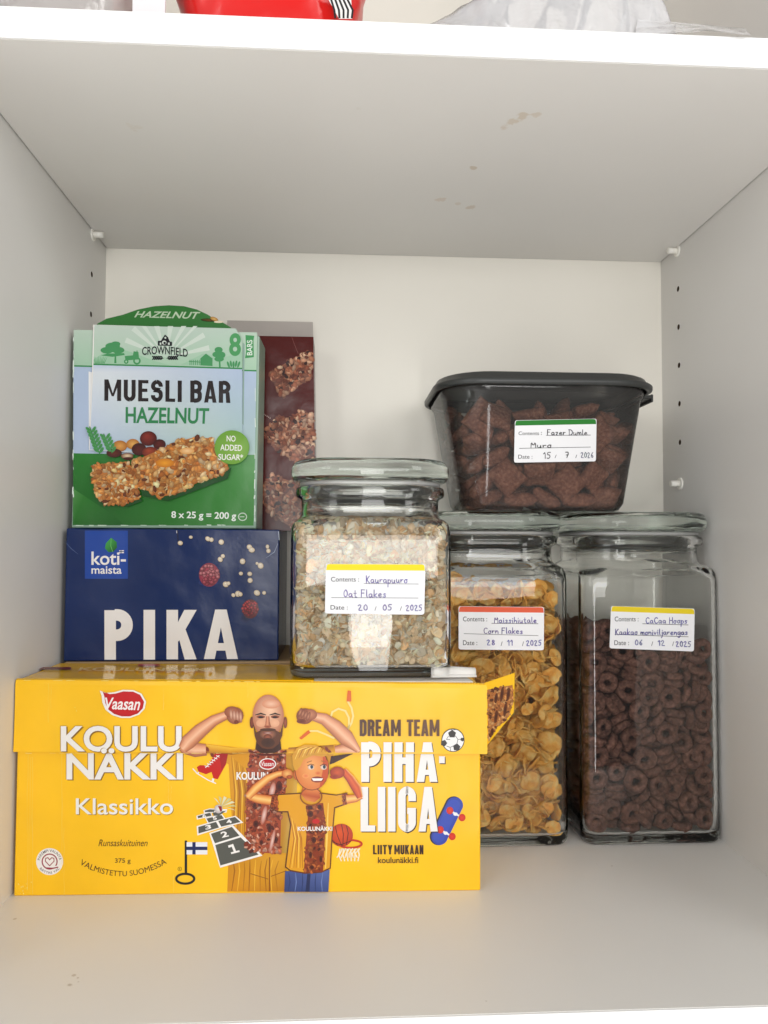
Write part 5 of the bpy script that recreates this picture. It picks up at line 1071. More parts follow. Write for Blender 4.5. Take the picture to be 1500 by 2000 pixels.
8,-155,1137,6,-45,-88,3, -65,406,950,25,-22,93,-3, 168,-403,1045,53,4,2,83, 269,-291,995,46,-70,53,5, 102,408,1004,22,79,55,8, 456,-382,1000,70,-2,-70,2, 408,-290,1124,49,-9,-55,-65, 456,-26,976,27,65,-27,-65, 408,235,1018,72,-36,9,58, 456,406,1056,63,-30,-63,30,
-277,-384,1152,95,-2,17,-23, -456,-258,1058,13,69,14,69, -269,-23,1086,33,88,-17,-27, -302,146,1096,60,14,59,50, -404,407,1136,88,19,-38,-18, -106,-406,1161,11,-89,-40,12, -129,-201,1099,90,-31,-27,1, -254,271,1096,40,17,39,-80, -133,367,1088,35,-23,-88,18, 82,-265,993,88,-9,43,2,
-3,-157,1193,6,28,-95,-2, -62,406,1013,24,-43,85,-9, 189,-394,1097,32,-4,2,-94, 133,-257,1014,41,49,-74,-16, 229,338,990,35,51,67,-39, 396,-389,1054,59,-4,79,-2, 407,-228,1131,65,-55,9,49, 352,-26,989,36,19,-18,88, 262,159,1012,14,-26,92,20, 408,264,1067,15,-1,92,-33,
-255,-406,1200,0,17,-2,98, -381,-262,1049,13,58,30,74, -264,-2,1150,23,-28,-85,36, -353,296,1219,8,77,-62,7, -456,378,1212,70,3,70,3, -117,-405,1223,79,-5,16,-57, -210,-147,982,24,-58,-39,66, -105,-126,1200,62,3,77,-4, -195,332,1023,5,10,-98,-10, 18,-300,1093,13,-43,-87,-15,
53,-181,1240,3,-88,-45,6, 190,-405,1151,4,48,-87,-3, 156,-248,1084,34,21,-91,-3, 242,64,1068,91,-13,6,36, 92,409,1060,23,44,86,-3, 341,-402,1058,52,-38,70,-28, 350,-170,1080,1,40,-71,56, 352,-37,1046,15,-17,-94,-21, 403,139,1059,54,31,37,-68, 355,413,1012,52,-6,-36,-76,
-260,-297,1205,29,49,67,-46, -297,-164,1090,15,-88,-14,40, -406,47,1174,9,-52,-82,-17, -242,219,1164,4,-27,38,-87, -259,404,1166,12,83,-50,-15, -128,-301,1137,64,69,-20,26, -113,-241,1243,32,-44,57,60, -86,377,1115,8,-83,-37,39, 26,-302,1150,17,-94,22,9, 37,-160,1297,5,72,-68,-5,
28,407,1147,11,-80,-42,38, 148,-406,1209,44,-4,3,-89, 270,-149,1007,45,11,-87,-8, 174,-119,1248,66,-29,22,-64, 202,409,1072,58,25,-76,-3, 268,-406,1022,64,34,-43,-51, 405,-272,1228,6,-93,34,0, 286,-32,1129,9,-32,-93,-8, 404,84,1074,37,-68,-54,-31, 373,292,1104,1,-36,85,-37,
-264,-258,1253,79,-53,-13,-26, -254,-166,1123,37,28,-85,-21, -404,14,1219,4,-17,96,19, -407,192,1239,84,24,-32,34, -206,406,1203,42,16,11,88, -198,-406,1287,93,5,-26,-22, -167,-151,1179,76,-14,-60,10, -49,37,1224,37,78,24,43, 7,274,1217,80,-14,52,-25, -24,388,1127,27,-39,4,-87,
50,-367,1233,71,15,-62,-27, 28,-171,1352,81,4,5,57, 55,-29,1248,97,14,9,5, 77,407,1175,59,-35,19,-69, 156,-405,1262,91,-1,4,-39, 158,-253,1154,24,75,-55,-25, 219,-92,1277,2,92,8,-36, 188,38,1218,60,41,35,58, 250,409,1104,57,28,51,56, 304,-353,1162,75,-8,-64,1,
334,-131,1121,30,6,-55,-76, 419,-8,1118,3,86,-20,-44, 406,145,1162,93,-12,4,33, 349,456,1106,70,-70,2,2, -244,-223,1314,51,73,-39,18, -261,-132,1221,51,-17,18,-81, -241,39,1182,37,83,-33,-20, -407,152,1282,16,-75,-51,-36, -247,276,1266,25,44,-85,0, -271,-402,1306,27,8,95,1,
-168,-114,1292,35,-2,91,-17, -180,151,1208,44,74,-48,-13, -53,409,1225,2,85,-44,25, -10,-405,1236,76,-10,-63,3, 12,-206,1409,84,4,6,51, 93,407,1237,89,-15,37,-17, 148,-405,1319,3,-96,-24,5, 188,-258,1200,64,22,27,67, 309,-93,1279,73,19,58,25, 257,116,1108,80,-11,9,56,
295,215,1186,34,-55,-35,66, 256,-407,1294,73,19,63,13, 263,-215,1129,13,-70,-43,-53, 293,-55,1182,2,-5,8,-98, 406,190,1206,13,98,11,-1, 363,335,1137,6,52,-76,36, -421,-404,1080,41,30,83,17, -397,-258,1155,55,7,4,82, -404,15,1278,62,13,14,-75, -352,407,1249,5,32,93,-12,
-270,-405,1370,55,21,-16,-78, -123,-171,1377,35,-84,25,28, -196,60,1290,24,-43,79,35, -104,251,1211,16,3,-49,85, -102,408,1264,14,96,0,21, -95,-406,1318,46,60,-58,-29, 108,-165,1423,79,-1,51,31, 90,104,1263,87,-43,-6,18, 136,407,1272,83,-23,32,-37, 144,-406,1374,77,5,3,62,
227,-271,1240,84,11,33,40, 269,-54,1364,29,18,91,-17, 204,334,1170,93,21,-23,-11, 405,-411,1167,86,29,-6,39, 405,-274,1282,13,-1,-6,98, 420,-117,1182,32,-72,-51,31, 352,83,1221,33,-88,5,-31, 330,409,1199,78,23,-15,55, -409,-406,1180,95,5,-27,1, -222,-117,1319,21,90,13,33,
-404,-119,1205,86,30,15,-37, -400,277,1310,69,-28,22,62, -404,408,1310,61,-5,12,77, -48,-287,1266,76,62,11,6, -25,-59,1354,3,65,-56,49, -110,28,1237,43,72,37,36, -99,201,1250,14,-6,83,51, -52,407,1349,95,-16,-19,13, 2,-367,1336,70,-7,-23,-65, 186,-19,1420,19,70,-67,-7,
88,-28,1349,86,-31,-32,18, 46,267,1262,22,75,-36,-49, 266,407,1283,10,-27,11,94, 101,-285,1323,25,-35,-53,-72, 201,-225,1347,48,-22,-40,-74, 140,-48,1333,5,-69,55,-45, 221,207,1291,42,-43,-72,31, 324,299,1252,34,-16,-24,-88, 364,-415,1251,70,24,29,-59, 405,-276,1336,71,3,-6,69,
408,5,1263,52,-60,-54,-23, 292,78,1249,4,57,67,45, 406,127,1305,80,-31,-5,-48, -409,-406,1244,43,26,-7,-85, -272,-94,1340,91,-14,-36,-7, -404,-120,1273,25,-72,59,22, -402,278,1382,35,90,23,-6, -247,406,1293,20,-14,-95,16, -303,-401,1413,6,-92,25,-26, -304,-85,1384,57,-38,-9,71,
-253,-3,1293,21,-36,82,37, -89,155,1284,4,-22,-81,-53, -94,407,1391,53,10,-23,-80, -14,-351,1386,20,45,85,-13, 266,176,1378,17,-94,19,15, 17,75,1347,25,19,88,-32, 89,203,1315,29,72,-36,-50, 197,456,1348,68,-68,-18,-18, 156,-405,1427,3,-97,-21,5, 247,-183,1385,7,21,-86,44,
200,72,1363,65,15,-46,56, 164,303,1259,1,-10,73,66, 365,405,1314,65,32,47,49, 353,-414,1329,86,37,-7,32, 331,-199,1276,5,-38,60,-69, 397,-82,1341,59,-46,-4,65, 268,51,1292,48,-10,-44,74, 430,270,1289,10,80,10,-57, -409,-406,1307,18,58,75,21, -406,-256,1211,5,-81,-56,6,
-405,-168,1304,88,32,-10,32, -399,17,1337,75,16,12,-62, -197,407,1331,12,95,7,-23, -276,-299,1399,10,18,68,-69, -257,-217,1427,83,-47,-7,-24, -124,15,1353,82,23,4,51, -171,189,1350,8,86,-37,30, -198,300,1352,2,-28,78,55, -138,-308,1372,81,-11,-37,-41, -49,-49,1420,75,-12,-48,-42,
-456,143,1395,64,-29,64,-29, 141,202,1330,56,40,42,58, -52,293,1344,3,-37,76,-52, 255,-308,1346,39,88,-25,3, -134,-273,1428,1,28,-27,-91, 206,355,1356,87,-14,-16,-43, 312,239,1332,90,29,-12,25, 47,405,1336,92,-1,-34,-13, 456,-404,1393,49,-50,-49,50, 390,-268,1391,2,1,99,6,
456,-132,1282,64,29,64,29, 427,384,1361,27,43,37,76, 456,405,1213,70,-1,-70,1, -419,-407,1396,33,38,78,33, -403,-201,1347,27,-72,-59,-20, -404,5,1391,17,-87,-42,-9, -308,106,1382,17,38,40,-80, -409,406,1398,19,89,35,17, -400,-296,1312,69,-45,-31,-45, -404,-223,1399,59,20,27,-72,
-28,164,1378,10,88,37,-22, -289,174,1328,14,-45,-44,75, -302,406,1391,2,-83,48,-25,
]
FLAKES = [
-414,-238,18,70,0,0,-70, -352,-72,18,0,28,-95,0, -376,43,71,66,74,2,2, -237,389,18,77,0,0,62, -203,-411,18,0,-5,-99,0, -34,-234,18,17,0,0,97, -70,378,18,0,-12,-98,0, 147,-248,18,0,98,14,0, 112,358,18,98,0,0,-17, 406,-394,18,53,0,0,84,
345,-189,18,99,0,0,-8, 285,62,18,38,0,0,91, 281,313,54,80,0,0,-59, -264,-275,18,94,0,0,30, -378,-71,54,0,-70,-70,0, -392,268,37,12,-97,17,4, -394,408,18,97,0,0,19, 10,-388,69,28,48,-71,-41, 4,387,54,73,0,0,67, 145,-250,54,0,-8,-99,0,
145,369,54,63,0,0,-77, 263,-357,18,72,0,0,68, 310,-213,54,83,0,0,54, 301,53,53,62,0,0,77, 412,314,18,0,-68,-72,0, -388,-411,18,99,0,0,-6, -281,-40,72,3,-93,-7,32, -279,142,38,8,-98,4,-9, -352,409,53,0,-99,-8,0, -89,-394,53,9,86,45,-17,
-110,408,77,3,97,12,13, 150,-396,45,13,-6,97,10, 147,387,89,66,0,0,73, 442,-392,112,54,29,64,44, 229,-132,90,0,58,-81,0, 399,144,18,0,41,90,0, 278,413,18,0,-99,0,0, -393,-239,54,17,0,0,97, -465,-75,70,50,49,-49,-50, -250,296,67,53,-4,8,-83,
-388,410,89,0,-99,6,1, -138,-407,114,16,97,11,0, -253,371,114,14,-8,6,-97, 226,-465,141,63,63,30,-30, 333,54,89,94,0,0,30, 111,395,124,88,0,0,-46, 465,-251,69,49,49,49,50, 414,-71,53,0,70,-70,0, 393,176,54,0,18,97,0, 409,387,54,0,-69,-71,0,
-409,-240,90,63,0,0,-77, -428,-72,144,73,23,42,46, -410,161,61,73,7,2,-66, -229,465,137,70,-70,4,4, -37,-252,62,1,-25,96,-6, -276,212,103,6,-46,-88,-3, -81,394,133,54,3,-1,-83, 117,-392,76,16,-56,80,2, 313,-74,125,0,91,39,0, 343,-387,54,70,0,-1,-70,
408,-71,89,0,50,-85,0, 273,274,90,81,0,0,-56, 408,395,90,0,83,55,0, -394,-405,54,0,-96,25,0, -186,-127,116,18,-90,-36,0, -407,146,96,84,7,1,-53, -409,390,145,14,-62,75,14, -225,-178,49,97,-16,7,-11, -77,387,169,69,-1,-2,71, 140,-228,114,12,-3,98,8,
76,395,160,0,-89,-44,0, 361,-232,90,36,0,0,92, 395,65,125,20,0,0,97, 410,213,90,75,0,0,65, 394,389,125,0,-27,95,0, -255,-408,77,95,3,12,25, -247,-59,158,70,-37,-16,57, -373,148,136,63,4,4,-76, -465,125,198,9,69,-9,-69, -245,371,148,95,3,10,-25,
102,-281,134,43,-7,-13,88, 230,394,149,5,-87,-45,13, 465,-387,256,48,51,-48,-51, 286,-109,174,9,-53,-83,0, 394,216,126,21,0,0,97, 404,380,161,0,-47,87,0, -261,-318,116,13,59,78,-10, -258,11,175,25,-40,82,-28, -376,106,167,4,-69,71,4, -257,388,226,9,-89,-41,5,
-68,-268,98,98,-6,-3,13, -253,219,189,14,-42,-89,-4, -237,370,183,4,-97,19,10, 75,-393,166,9,-9,-69,-69, 328,-377,90,0,97,-22,2, 406,-212,150,51,-2,-15,-84, 397,268,220,24,-88,-25,-30, 252,394,180,82,-8,11,-54, -390,-228,138,95,5,10,27, -344,-74,179,65,-35,-14,64,
-357,57,224,5,-20,-96,14, -406,316,153,48,11,16,-84, -99,-327,140,4,26,95,-6, -159,-162,146,4,-1,16,-98, -99,396,210,4,-91,-39,-1, 80,-429,152,69,70,-9,9, 80,411,212,0,0,12,-98, 252,-351,124,0,-74,66,-2, 407,-37,162,1,51,85,0, 394,126,161,0,-26,95,0,
413,387,196,70,0,-1,-70, -319,-237,158,78,8,8,59, -412,-34,220,15,68,-70,4, -412,278,214,13,-70,-67,-15, -403,315,192,18,-86,46,8, -139,-398,185,35,-4,6,92, -169,-182,178,15,-83,-51,-7, -203,355,252,77,8,1,61, 59,-465,146,9,9,-69,69, 222,-195,199,19,-96,-9,-11,
86,370,241,11,-64,74,12, 349,-389,154,59,13,14,77, 412,-166,200,71,-1,0,69, 246,68,167,93,-3,-21,28, 387,410,246,98,1,-15,-7, -328,-245,196,98,0,12,-12, -370,124,245,81,-6,14,55, -465,408,325,17,68,17,68, -259,-262,217,14,-21,-96,0, -46,-285,173,5,79,-59,6,
-59,393,248,54,2,-5,83, 263,-465,288,5,5,70,-70, 104,-232,198,31,15,16,-91, 275,173,255,64,4,-3,-76, 237,-352,188,80,-21,-12,53, 397,-219,236,92,-1,-1,-37, 406,107,198,49,0,0,86, 289,390,254,78,24,-13,-54, -394,-156,271,22,3,-14,96, -386,-9,286,1,8,-19,97,
-269,151,253,31,-45,-81,17, -160,-405,232,5,26,-95,11, -27,341,279,5,-87,46,2, 359,-429,291,1,29,59,-74, 255,210,289,31,-5,-2,94, 119,408,298,10,2,21,-96, 223,-351,222,22,75,60,10, 398,-216,272,1,92,-38,1, 400,254,293,57,0,-17,79, 223,343,245,5,74,60,27,
-465,-388,234,53,-45,-53,45, -309,-29,304,95,20,4,19, -401,249,278,62,2,1,77, 13,-417,281,78,54,-27,5, -167,-255,229,12,-13,5,-97, 228,-367,312,5,91,-29,25, 245,-144,266,6,92,35,-2, 137,384,326,10,-50,83,19, 199,-354,252,89,-2,-24,-37, 400,-59,229,14,42,88,-12,
357,81,287,96,11,2,20, 294,236,185,21,-89,-20,-32, -298,-402,173,10,-49,-80,-32, -307,408,284,25,17,-4,-94, -314,-465,249,45,45,53,-53, 45,-325,237,25,6,-19,-94, 155,346,348,21,-94,23,6, 372,-370,244,14,39,62,65, 378,-32,254,9,8,97,-16, 465,88,292,59,38,-59,-38,
247,217,324,5,-30,94,-2, -393,-394,147,37,59,37,60, -332,-218,293,29,3,-14,93, -335,125,327,91,29,-8,-25, -393,271,314,2,19,-97,0, -177,-285,267,50,-10,9,-84, -47,-137,241,2,-10,34,-92, -11,-292,253,92,-24,-6,28, 370,-319,237,65,64,-18,-35, 290,-62,297,96,-21,-5,-5,
465,258,532,2,-70,-2,70, 301,405,323,3,-95,26,1, -429,-412,168,70,-2,-70,2, -355,-328,299,12,-97,-15,-4, -351,111,357,13,8,94,27, -342,414,309,97,0,-18,0, -29,-465,309,34,-34,61,61, -32,-138,309,12,-82,-54,4, -18,-243,269,3,-41,87,-25, 393,-341,337,4,96,-21,6,
392,-192,307,98,-1,0,-17, 432,408,361,11,-81,17,-53, -330,-365,253,30,2,-13,93, -258,-70,359,8,-75,63,9, -465,116,364,64,-29,-64,29, -366,425,400,41,19,47,-74, -171,-399,295,12,21,-96,-6, -189,-230,313,61,13,8,76, -130,408,324,0,-24,-96,0, 78,-317,312,17,-58,-78,7,
185,-191,340,95,24,7,10, 386,-412,396,10,1,97,-14, 243,-259,298,19,-23,50,80, 386,-45,340,6,14,95,-23, 324,383,358,85,3,-2,51, -372,-435,329,1,22,-75,61, -407,-79,338,10,-49,84,13, -355,88,386,18,-10,-29,92, -354,387,405,77,48,-15,35, -196,-407,339,12,22,-96,-6,
-167,-227,345,77,12,13,60, -130,395,359,83,0,0,54, -45,-325,344,22,58,76,12, 16,391,378,2,58,-72,35, 395,-465,540,69,-69,14,14, 401,-258,365,7,44,88,-11, 359,0,356,23,94,-20,8, 314,405,395,25,1,3,-96, -366,-335,334,6,-33,93,11, -399,-181,342,89,16,5,-40,
-359,187,404,10,18,-85,47, -465,289,411,36,60,-36,-60, -171,-402,369,96,-1,14,-22, -146,-235,375,13,-73,-65,12, -241,274,389,30,-79,50,-11, 198,-393,346,14,-46,84,-21, -6,-158,338,11,-25,-95,-5, 9,392,446,15,80,55,-6, 333,-390,417,81,-6,-17,-54, 402,-203,387,11,78,59,-7,
371,30,380,15,48,83,-20, 179,413,425,99,0,-5,0, -244,-255,393,82,25,-45,-21, -404,-337,368,47,4,-12,86, -404,-15,400,47,5,6,-87, -300,303,411,26,30,11,-90, -146,-407,400,13,17,-97,-5, -137,412,395,99,0,0,-2, 158,-384,364,79,-23,-12,53, 18,-163,369,10,-94,-29,7,
197,394,463,2,84,51,4, 231,-277,397,24,85,44,-3, 243,-109,401,17,-84,-48,11, 465,-24,447,68,16,68,16, 396,299,403,15,-38,70,58, -266,-385,420,71,25,-34,-55, -255,-82,393,8,-75,63,9, -465,-176,440,61,-34,-61,34, -389,406,495,18,-95,20,-2, -117,-411,429,14,-5,-98,-1,
-256,-94,427,7,-46,-87,-9, -154,411,431,99,1,0,3, -123,-244,405,59,16,10,77, 105,-216,387,74,24,-6,61, 429,-364,494,25,-66,25,-66, 153,-133,467,3,74,-63,-16, 310,183,372,20,-12,-96,-6, 350,397,431,3,-92,-37,-2, -405,-354,401,86,10,-8,48, -369,-177,394,83,22,6,-48,
-275,68,467,11,23,95,13, -465,408,681,69,12,-69,-12, -108,-411,463,14,-4,-98,-1, -89,-268,429,8,-19,3,-97, -159,412,466,3,0,-1,99, 50,-362,400,47,-10,12,-86, -1,-255,472,14,59,-78,-13, 335,-367,449,1,63,-75,18, 285,-108,424,72,-5,19,-65, 333,183,402,92,2,21,-29,
426,212,409,73,-29,59,9, -279,-394,461,21,79,43,36, -434,-220,510,11,73,-37,-54, -407,1,438,50,2,-7,85, -351,284,417,8,-23,-21,94, -66,-407,489,14,-20,-96,1, -39,-250,448,9,-89,-38,16, 81,-386,425,14,-71,-67,6, 56,-244,488,42,17,6,88, 337,-352,483,67,-3,-18,-71,
413,-192,422,70,-8,-10,-69, 415,153,466,63,-61,27,-37, 363,236,514,85,-37,-33,6, -308,-400,482,15,84,30,39, -342,-185,434,20,-72,64,11, -405,-8,473,48,5,6,-87, -371,273,476,56,20,18,-77, -16,-391,514,12,58,-78,-10, 133,-411,451,3,-98,-3,12, 165,413,496,99,0,-5,0,
336,-351,521,64,-2,-19,-73, 394,-173,453,29,-2,-13,-94, 393,121,464,70,-52,41,-21, 369,411,468,3,-99,2,0, -465,-398,498,27,-65,27,-65, -317,-203,468,12,-67,-69,-20, -246,-55,516,96,-13,-17,7, -393,241,495,27,-93,21,0, 2,-409,545,97,3,16,10, -166,-143,486,10,-80,-57,-5,
-144,408,502,1,-98,12,0, 178,-408,476,98,1,12,-10, 79,-256,517,38,17,6,90, 201,413,536,99,1,-5,-1, 465,-348,491,22,-67,22,-66, 394,-169,489,62,-7,-11,-76, 299,110,439,52,-80,28,-4, 347,394,502,1,-53,-84,-3, -429,-395,484,38,58,-39,-58, -325,-226,496,58,18,14,-77,
-266,7,532,20,76,59,7, -407,327,561,85,-8,-6,-49, -164,-395,548,3,54,83,2, -71,-264,540,47,-27,2,83, -130,408,537,98,1,0,-13, 181,-407,513,95,-1,12,-25, 220,-271,433,24,93,23,2, 164,395,568,4,54,83,3, 465,-405,1211,20,-67,20,-67, 350,-6,512,52,-83,9,-12,
309,32,475,15,4,83,51, 407,394,539,83,2,-2,54, -337,-408,504,89,-4,-42,6, -342,-252,521,49,17,17,-83, -274,40,561,8,95,-17,19, -407,315,600,81,-8,5,57, -188,-394,582,48,3,-2,-86, -119,-238,548,5,22,-17,-95, -102,406,573,96,2,1,-25, 186,-406,549,12,-26,-95,1,
76,-258,556,73,-11,14,-64, 217,408,622,12,-24,95,-3, 465,-408,663,68,17,-68,-18, 390,-154,522,3,14,97,-13, 320,63,460,5,-15,-51,83, 291,283,556,8,-11,98,6, -336,-413,560,42,1,90,0, -344,-253,560,31,2,-23,91, -399,169,497,14,-40,87,21, -282,406,564,7,25,95,4,
-183,-394,618,49,3,-2,-86, -163,-218,561,27,58,76,1, 7,-408,581,97,3,16,12, 46,414,548,47,0,87,0, 347,-465,702,53,-53,-45,-45, 394,-146,557,12,96,-19,4, 304,280,595,6,24,96,7, -393,-299,612,94,21,-10,18, -377,-261,592,67,20,12,-69, -399,157,532,86,25,7,-41,
-377,386,623,7,70,70,-6, -185,-406,654,24,3,-1,-96, -201,-203,578,4,-69,65,-27, -21,-394,629,81,10,13,54, 74,-264,595,4,93,-27,-18, 6,395,551,42,-40,78,-22, 270,-274,514,65,-37,-4,65, 180,-122,499,97,9,13,13, 465,399,826,68,17,68,17, 388,409,576,3,-99,6,0,
-403,-353,623,10,-61,-74,-21, -407,-50,540,3,-57,-81,-7, -408,-29,507,3,-61,-78,-6, -306,250,567,22,-79,-25,49, -299,-275,669,97,-2,18,-10, -223,-145,594,57,8,-24,-77, -220,400,612,33,-1,2,-93, -20,-394,667,9,-85,-48,14, 137,-133,569,49,18,14,83, -65,394,609,54,1,2,-83,
244,-247,528,31,88,28,20, 316,-26,532,51,-83,4,-15, 394,114,560,2,20,-97,0, 406,391,610,3,-80,58,2, -406,-395,642,79,16,-18,55, -281,-121,603,73,2,-23,-63, -411,131,589,2,-69,67,23, -171,415,752,67,45,27,-50, -172,-394,691,2,83,53,3, -84,-233,634,9,-62,-77,8,
-156,465,705,9,9,-69,69, 122,-394,613,10,83,-51,-17, 143,-214,611,65,-12,15,-72, -3,396,644,90,2,1,-41, 231,-242,565,18,-35,85,-32, 395,403,647,1,-20,97,4, -409,-390,685,21,-71,65,11, -408,-48,579,55,5,7,-82, -379,110,610,16,-3,-96,-17, -201,-408,725,17,-3,-1,97,
-172,371,646,1,-96,24,2, 183,-410,627,97,2,19,6, 171,-198,639,97,1,19,-8, 395,-237,591,82,44,19,-29, 358,-110,620,12,96,-20,4, 395,225,638,30,5,15,-93, 407,391,682,57,2,-3,81, -386,-413,716,6,-1,96,23, -465,-170,659,40,-58,40,-58, -345,99,635,96,17,16,-3,
-465,239,702,49,50,-49,-50, -234,-257,682,30,-17,6,-93, 214,-208,660,65,-12,15,-72, 148,394,679,6,-83,52,-10, 335,-359,592,8,-47,-87,4, 357,-124,587,27,-5,12,94, 197,395,654,7,82,54,10, -22,-465,765,23,-23,-66,-66, -368,-137,649,20,85,45,-10, -292,82,651,80,6,23,-53,
-54,-244,671,8,27,-95,-3, -248,240,674,4,81,-56,15, 190,-396,663,8,-89,-40,17, -26,383,702,89,6,12,42, 366,-429,690,63,-63,31,31, 359,-94,654,3,32,-93,12, 289,407,764,12,-90,8,-39, -384,-242,758,21,20,-93,-16, -370,-124,683,84,-20,10,47, -263,55,671,3,51,-82,-23,
65,-317,679,77,11,12,60, -25,387,782,7,82,53,14, 204,-394,696,55,16,11,80, 346,71,660,3,90,-40,-13, 33,390,723,52,-11,8,-83, 433,-316,664,31,-51,56,-56, 465,-67,627,37,-59,37,-59, 393,74,608,21,-9,4,-96, 410,387,718,2,-65,-75,-3, -292,-238,757,30,-21,14,-91,
-412,38,675,65,26,11,-69, -360,232,699,93,9,-28,-19, -429,389,711,54,45,-54,-45, 102,-272,744,76,12,11,62, 246,-216,685,79,-9,17,-56, 366,83,692,90,-3,13,-40, 93,394,743,53,-11,8,-82, 396,-315,671,60,-53,-35,47, 377,-105,694,9,70,69,-8, 259,216,674,3,63,-66,37,
465,411,1182,4,-70,-4,70, -465,-392,823,57,-40,57,-40, -401,-99,721,24,86,41,-13, -377,210,729,71,22,-20,-63, -335,393,664,3,85,50,-7, 87,-271,711,11,65,-72,-12, -35,-178,705,51,7,4,84, 245,-221,724,87,-6,18,-43, 252,-26,717,1,-54,81,14, 359,-313,678,61,-52,-36,46,
410,-86,727,68,-8,-9,-71, 271,271,690,5,-49,78,-36, 331,393,753,89,4,-41,11, -429,-394,833,37,-59,-37,59, -253,57,709,5,-77,57,23, -321,392,700,95,-5,6,26, 86,-222,809,92,3,-3,36, 214,-387,730,14,68,-69,-13, 248,-61,748,11,-98,-8,7, 324,-309,687,50,32,-54,-58,
412,-78,762,8,67,-72,9, 408,212,671,50,8,-14,84, 192,465,815,10,-10,69,69, -410,-322,898,8,83,40,-36, -82,-283,770,69,-69,-11,-12, 250,-151,817,98,6,8,-4, 244,-264,761,26,-18,7,-94, 387,88,724,95,-1,13,-24, 412,251,731,69,10,-16,68, 259,348,775,70,-11,-44,54,
-353,-387,837,67,-46,-31,47, -242,-16,717,14,4,-96,-18, -247,151,812,92,-27,-24,0, 55,-465,1109,70,-70,-6,-6, -168,324,769,4,21,-6,-96, 121,-390,792,61,1,1,78, 277,-5,858,91,1,13,-37, 254,-312,793,14,59,-77,-13, 393,103,760,19,13,0,96, 397,262,773,38,11,15,-90,
234,321,789,30,45,2,-83, -256,-236,779,25,-9,-95,-5, -74,-181,789,91,7,15,-36, -334,393,737,2,83,53,-7, 80,-205,846,1,-63,-76,-4, -22,409,822,16,-8,97,1, 106,-394,828,51,1,1,85, 227,-287,856,8,3,-5,-98, 397,-272,775,37,-17,10,-90, 393,106,798,5,-95,-24,12,
-219,-394,760,2,84,52,3, -117,-134,772,48,-4,16,-85, -403,55,735,18,-85,-44,-17, -58,-320,772,1,2,70,-70, -76,371,849,0,98,2,12, 113,-407,864,0,-99,-7,1, 149,-314,898,23,-2,-1,-96, 387,-417,800,45,85,-22,-3, 406,89,831,9,-84,-50,10, 322,229,838,1,20,-6,97,
201,372,850,23,-32,-8,90, -220,-465,1287,60,-60,37,37, -389,-123,780,94,-28,-2,-11, -281,421,838,64,-43,59,16, -50,-356,775,70,70,-1,0, -54,-394,875,2,86,50,2, 243,-164,877,94,-8,-2,29, 266,121,915,10,-53,-83,4, 189,359,886,15,-83,42,-29, 396,-337,850,3,92,-31,-19,
409,-113,840,62,11,13,-75, 362,237,861,0,20,-6,97, 368,394,893,87,1,5,47, -268,-395,792,2,87,46,3, -58,-172,825,62,16,-2,76, -395,-58,783,31,88,-30,11, -247,282,819,30,-25,-4,91, -28,-429,765,68,68,17,-18, -28,-147,921,39,-85,-26,-20, 266,-449,882,67,-52,-40,-31,
279,-75,910,4,84,52,0, 282,113,948,10,-64,-75,6, 145,406,897,12,33,-4,-93, 395,-314,813,18,23,-94,-8, 387,-40,793,99,-9,0,-1, 395,237,886,18,22,-94,-11, 359,396,858,90,-3,4,-41, -173,-262,838,12,-95,20,-14, -245,-111,878,5,90,22,35, -394,10,820,32,91,-22,8,
-296,289,832,57,17,-18,-77, -43,-393,781,69,69,12,-12, -9,-254,908,3,-7,-43,89, -242,29,931,2,30,12,-93, 221,-392,954,38,-15,-62,-65, 248,-59,953,2,-99,-2,1, 289,105,983,7,67,-72,-9, 24,393,906,54,-3,14,82, 233,-260,929,2,52,-84,1, 408,-176,894,84,14,9,-50,
406,64,868,84,9,10,50, 360,405,930,5,-22,-96,2, -210,-264,864,15,13,96,11, -393,45,839,16,-6,-32,-92, -380,235,832,35,-17,91,0, -240,-412,830,0,-99,3,-2, -57,-193,913,87,44,0,-16, -267,-51,933,4,80,49,32, 230,-425,942,21,1,-64,-72, 257,-93,988,81,1,2,-56,
49,394,941,88,-10,11,44, 395,-340,889,7,-95,-20,19, 408,-157,862,84,15,9,-50, 412,25,912,2,70,-70,-6, -394,-152,856,19,6,7,-97, -406,-154,891,8,-55,81,5, -390,-22,800,12,-4,32,93, -408,390,802,1,59,-79,2, -225,-412,867,3,2,0,-99, -131,-126,989,22,9,-11,-95,
-274,-64,970,70,-10,-31,61, -135,380,891,7,93,-26,20, 359,-407,1022,0,20,97,-3, 465,-414,1033,0,-70,0,70, 395,-193,926,3,-20,95,17, 404,236,921,86,-4,21,-45, 382,402,964,23,5,2,96, -246,-308,922,13,22,95,12, -374,-195,923,8,-98,-5,-4, -395,93,846,89,-32,-10,-28,
-395,399,847,35,-4,-4,92, -104,-256,951,95,16,-19,-12, -145,-121,1022,6,-43,88,-13, -141,407,921,16,-8,96,-14, 124,-163,903,90,-7,-9,39, 105,389,974,13,61,-77,7, 407,-389,920,14,-77,-59,14, 388,-294,966,12,98,-10,-3, 409,207,955,11,64,-73,-18, 408,388,998,63,3,4,76,
-267,-263,884,93,13,-13,-28, -406,21,921,1,-53,-83,-9, -393,397,883,4,23,96,4, -112,-409,909,3,-11,98,0, -278,35,1044,91,17,-27,-24, 65,-353,937,2,99,-7,-1, 443,-284,1093,51,59,38,48, 412,-258,993,70,-6,11,69, 465,235,1056,69,13,-69,-13, 407,394,1034,4,85,-50,-3,
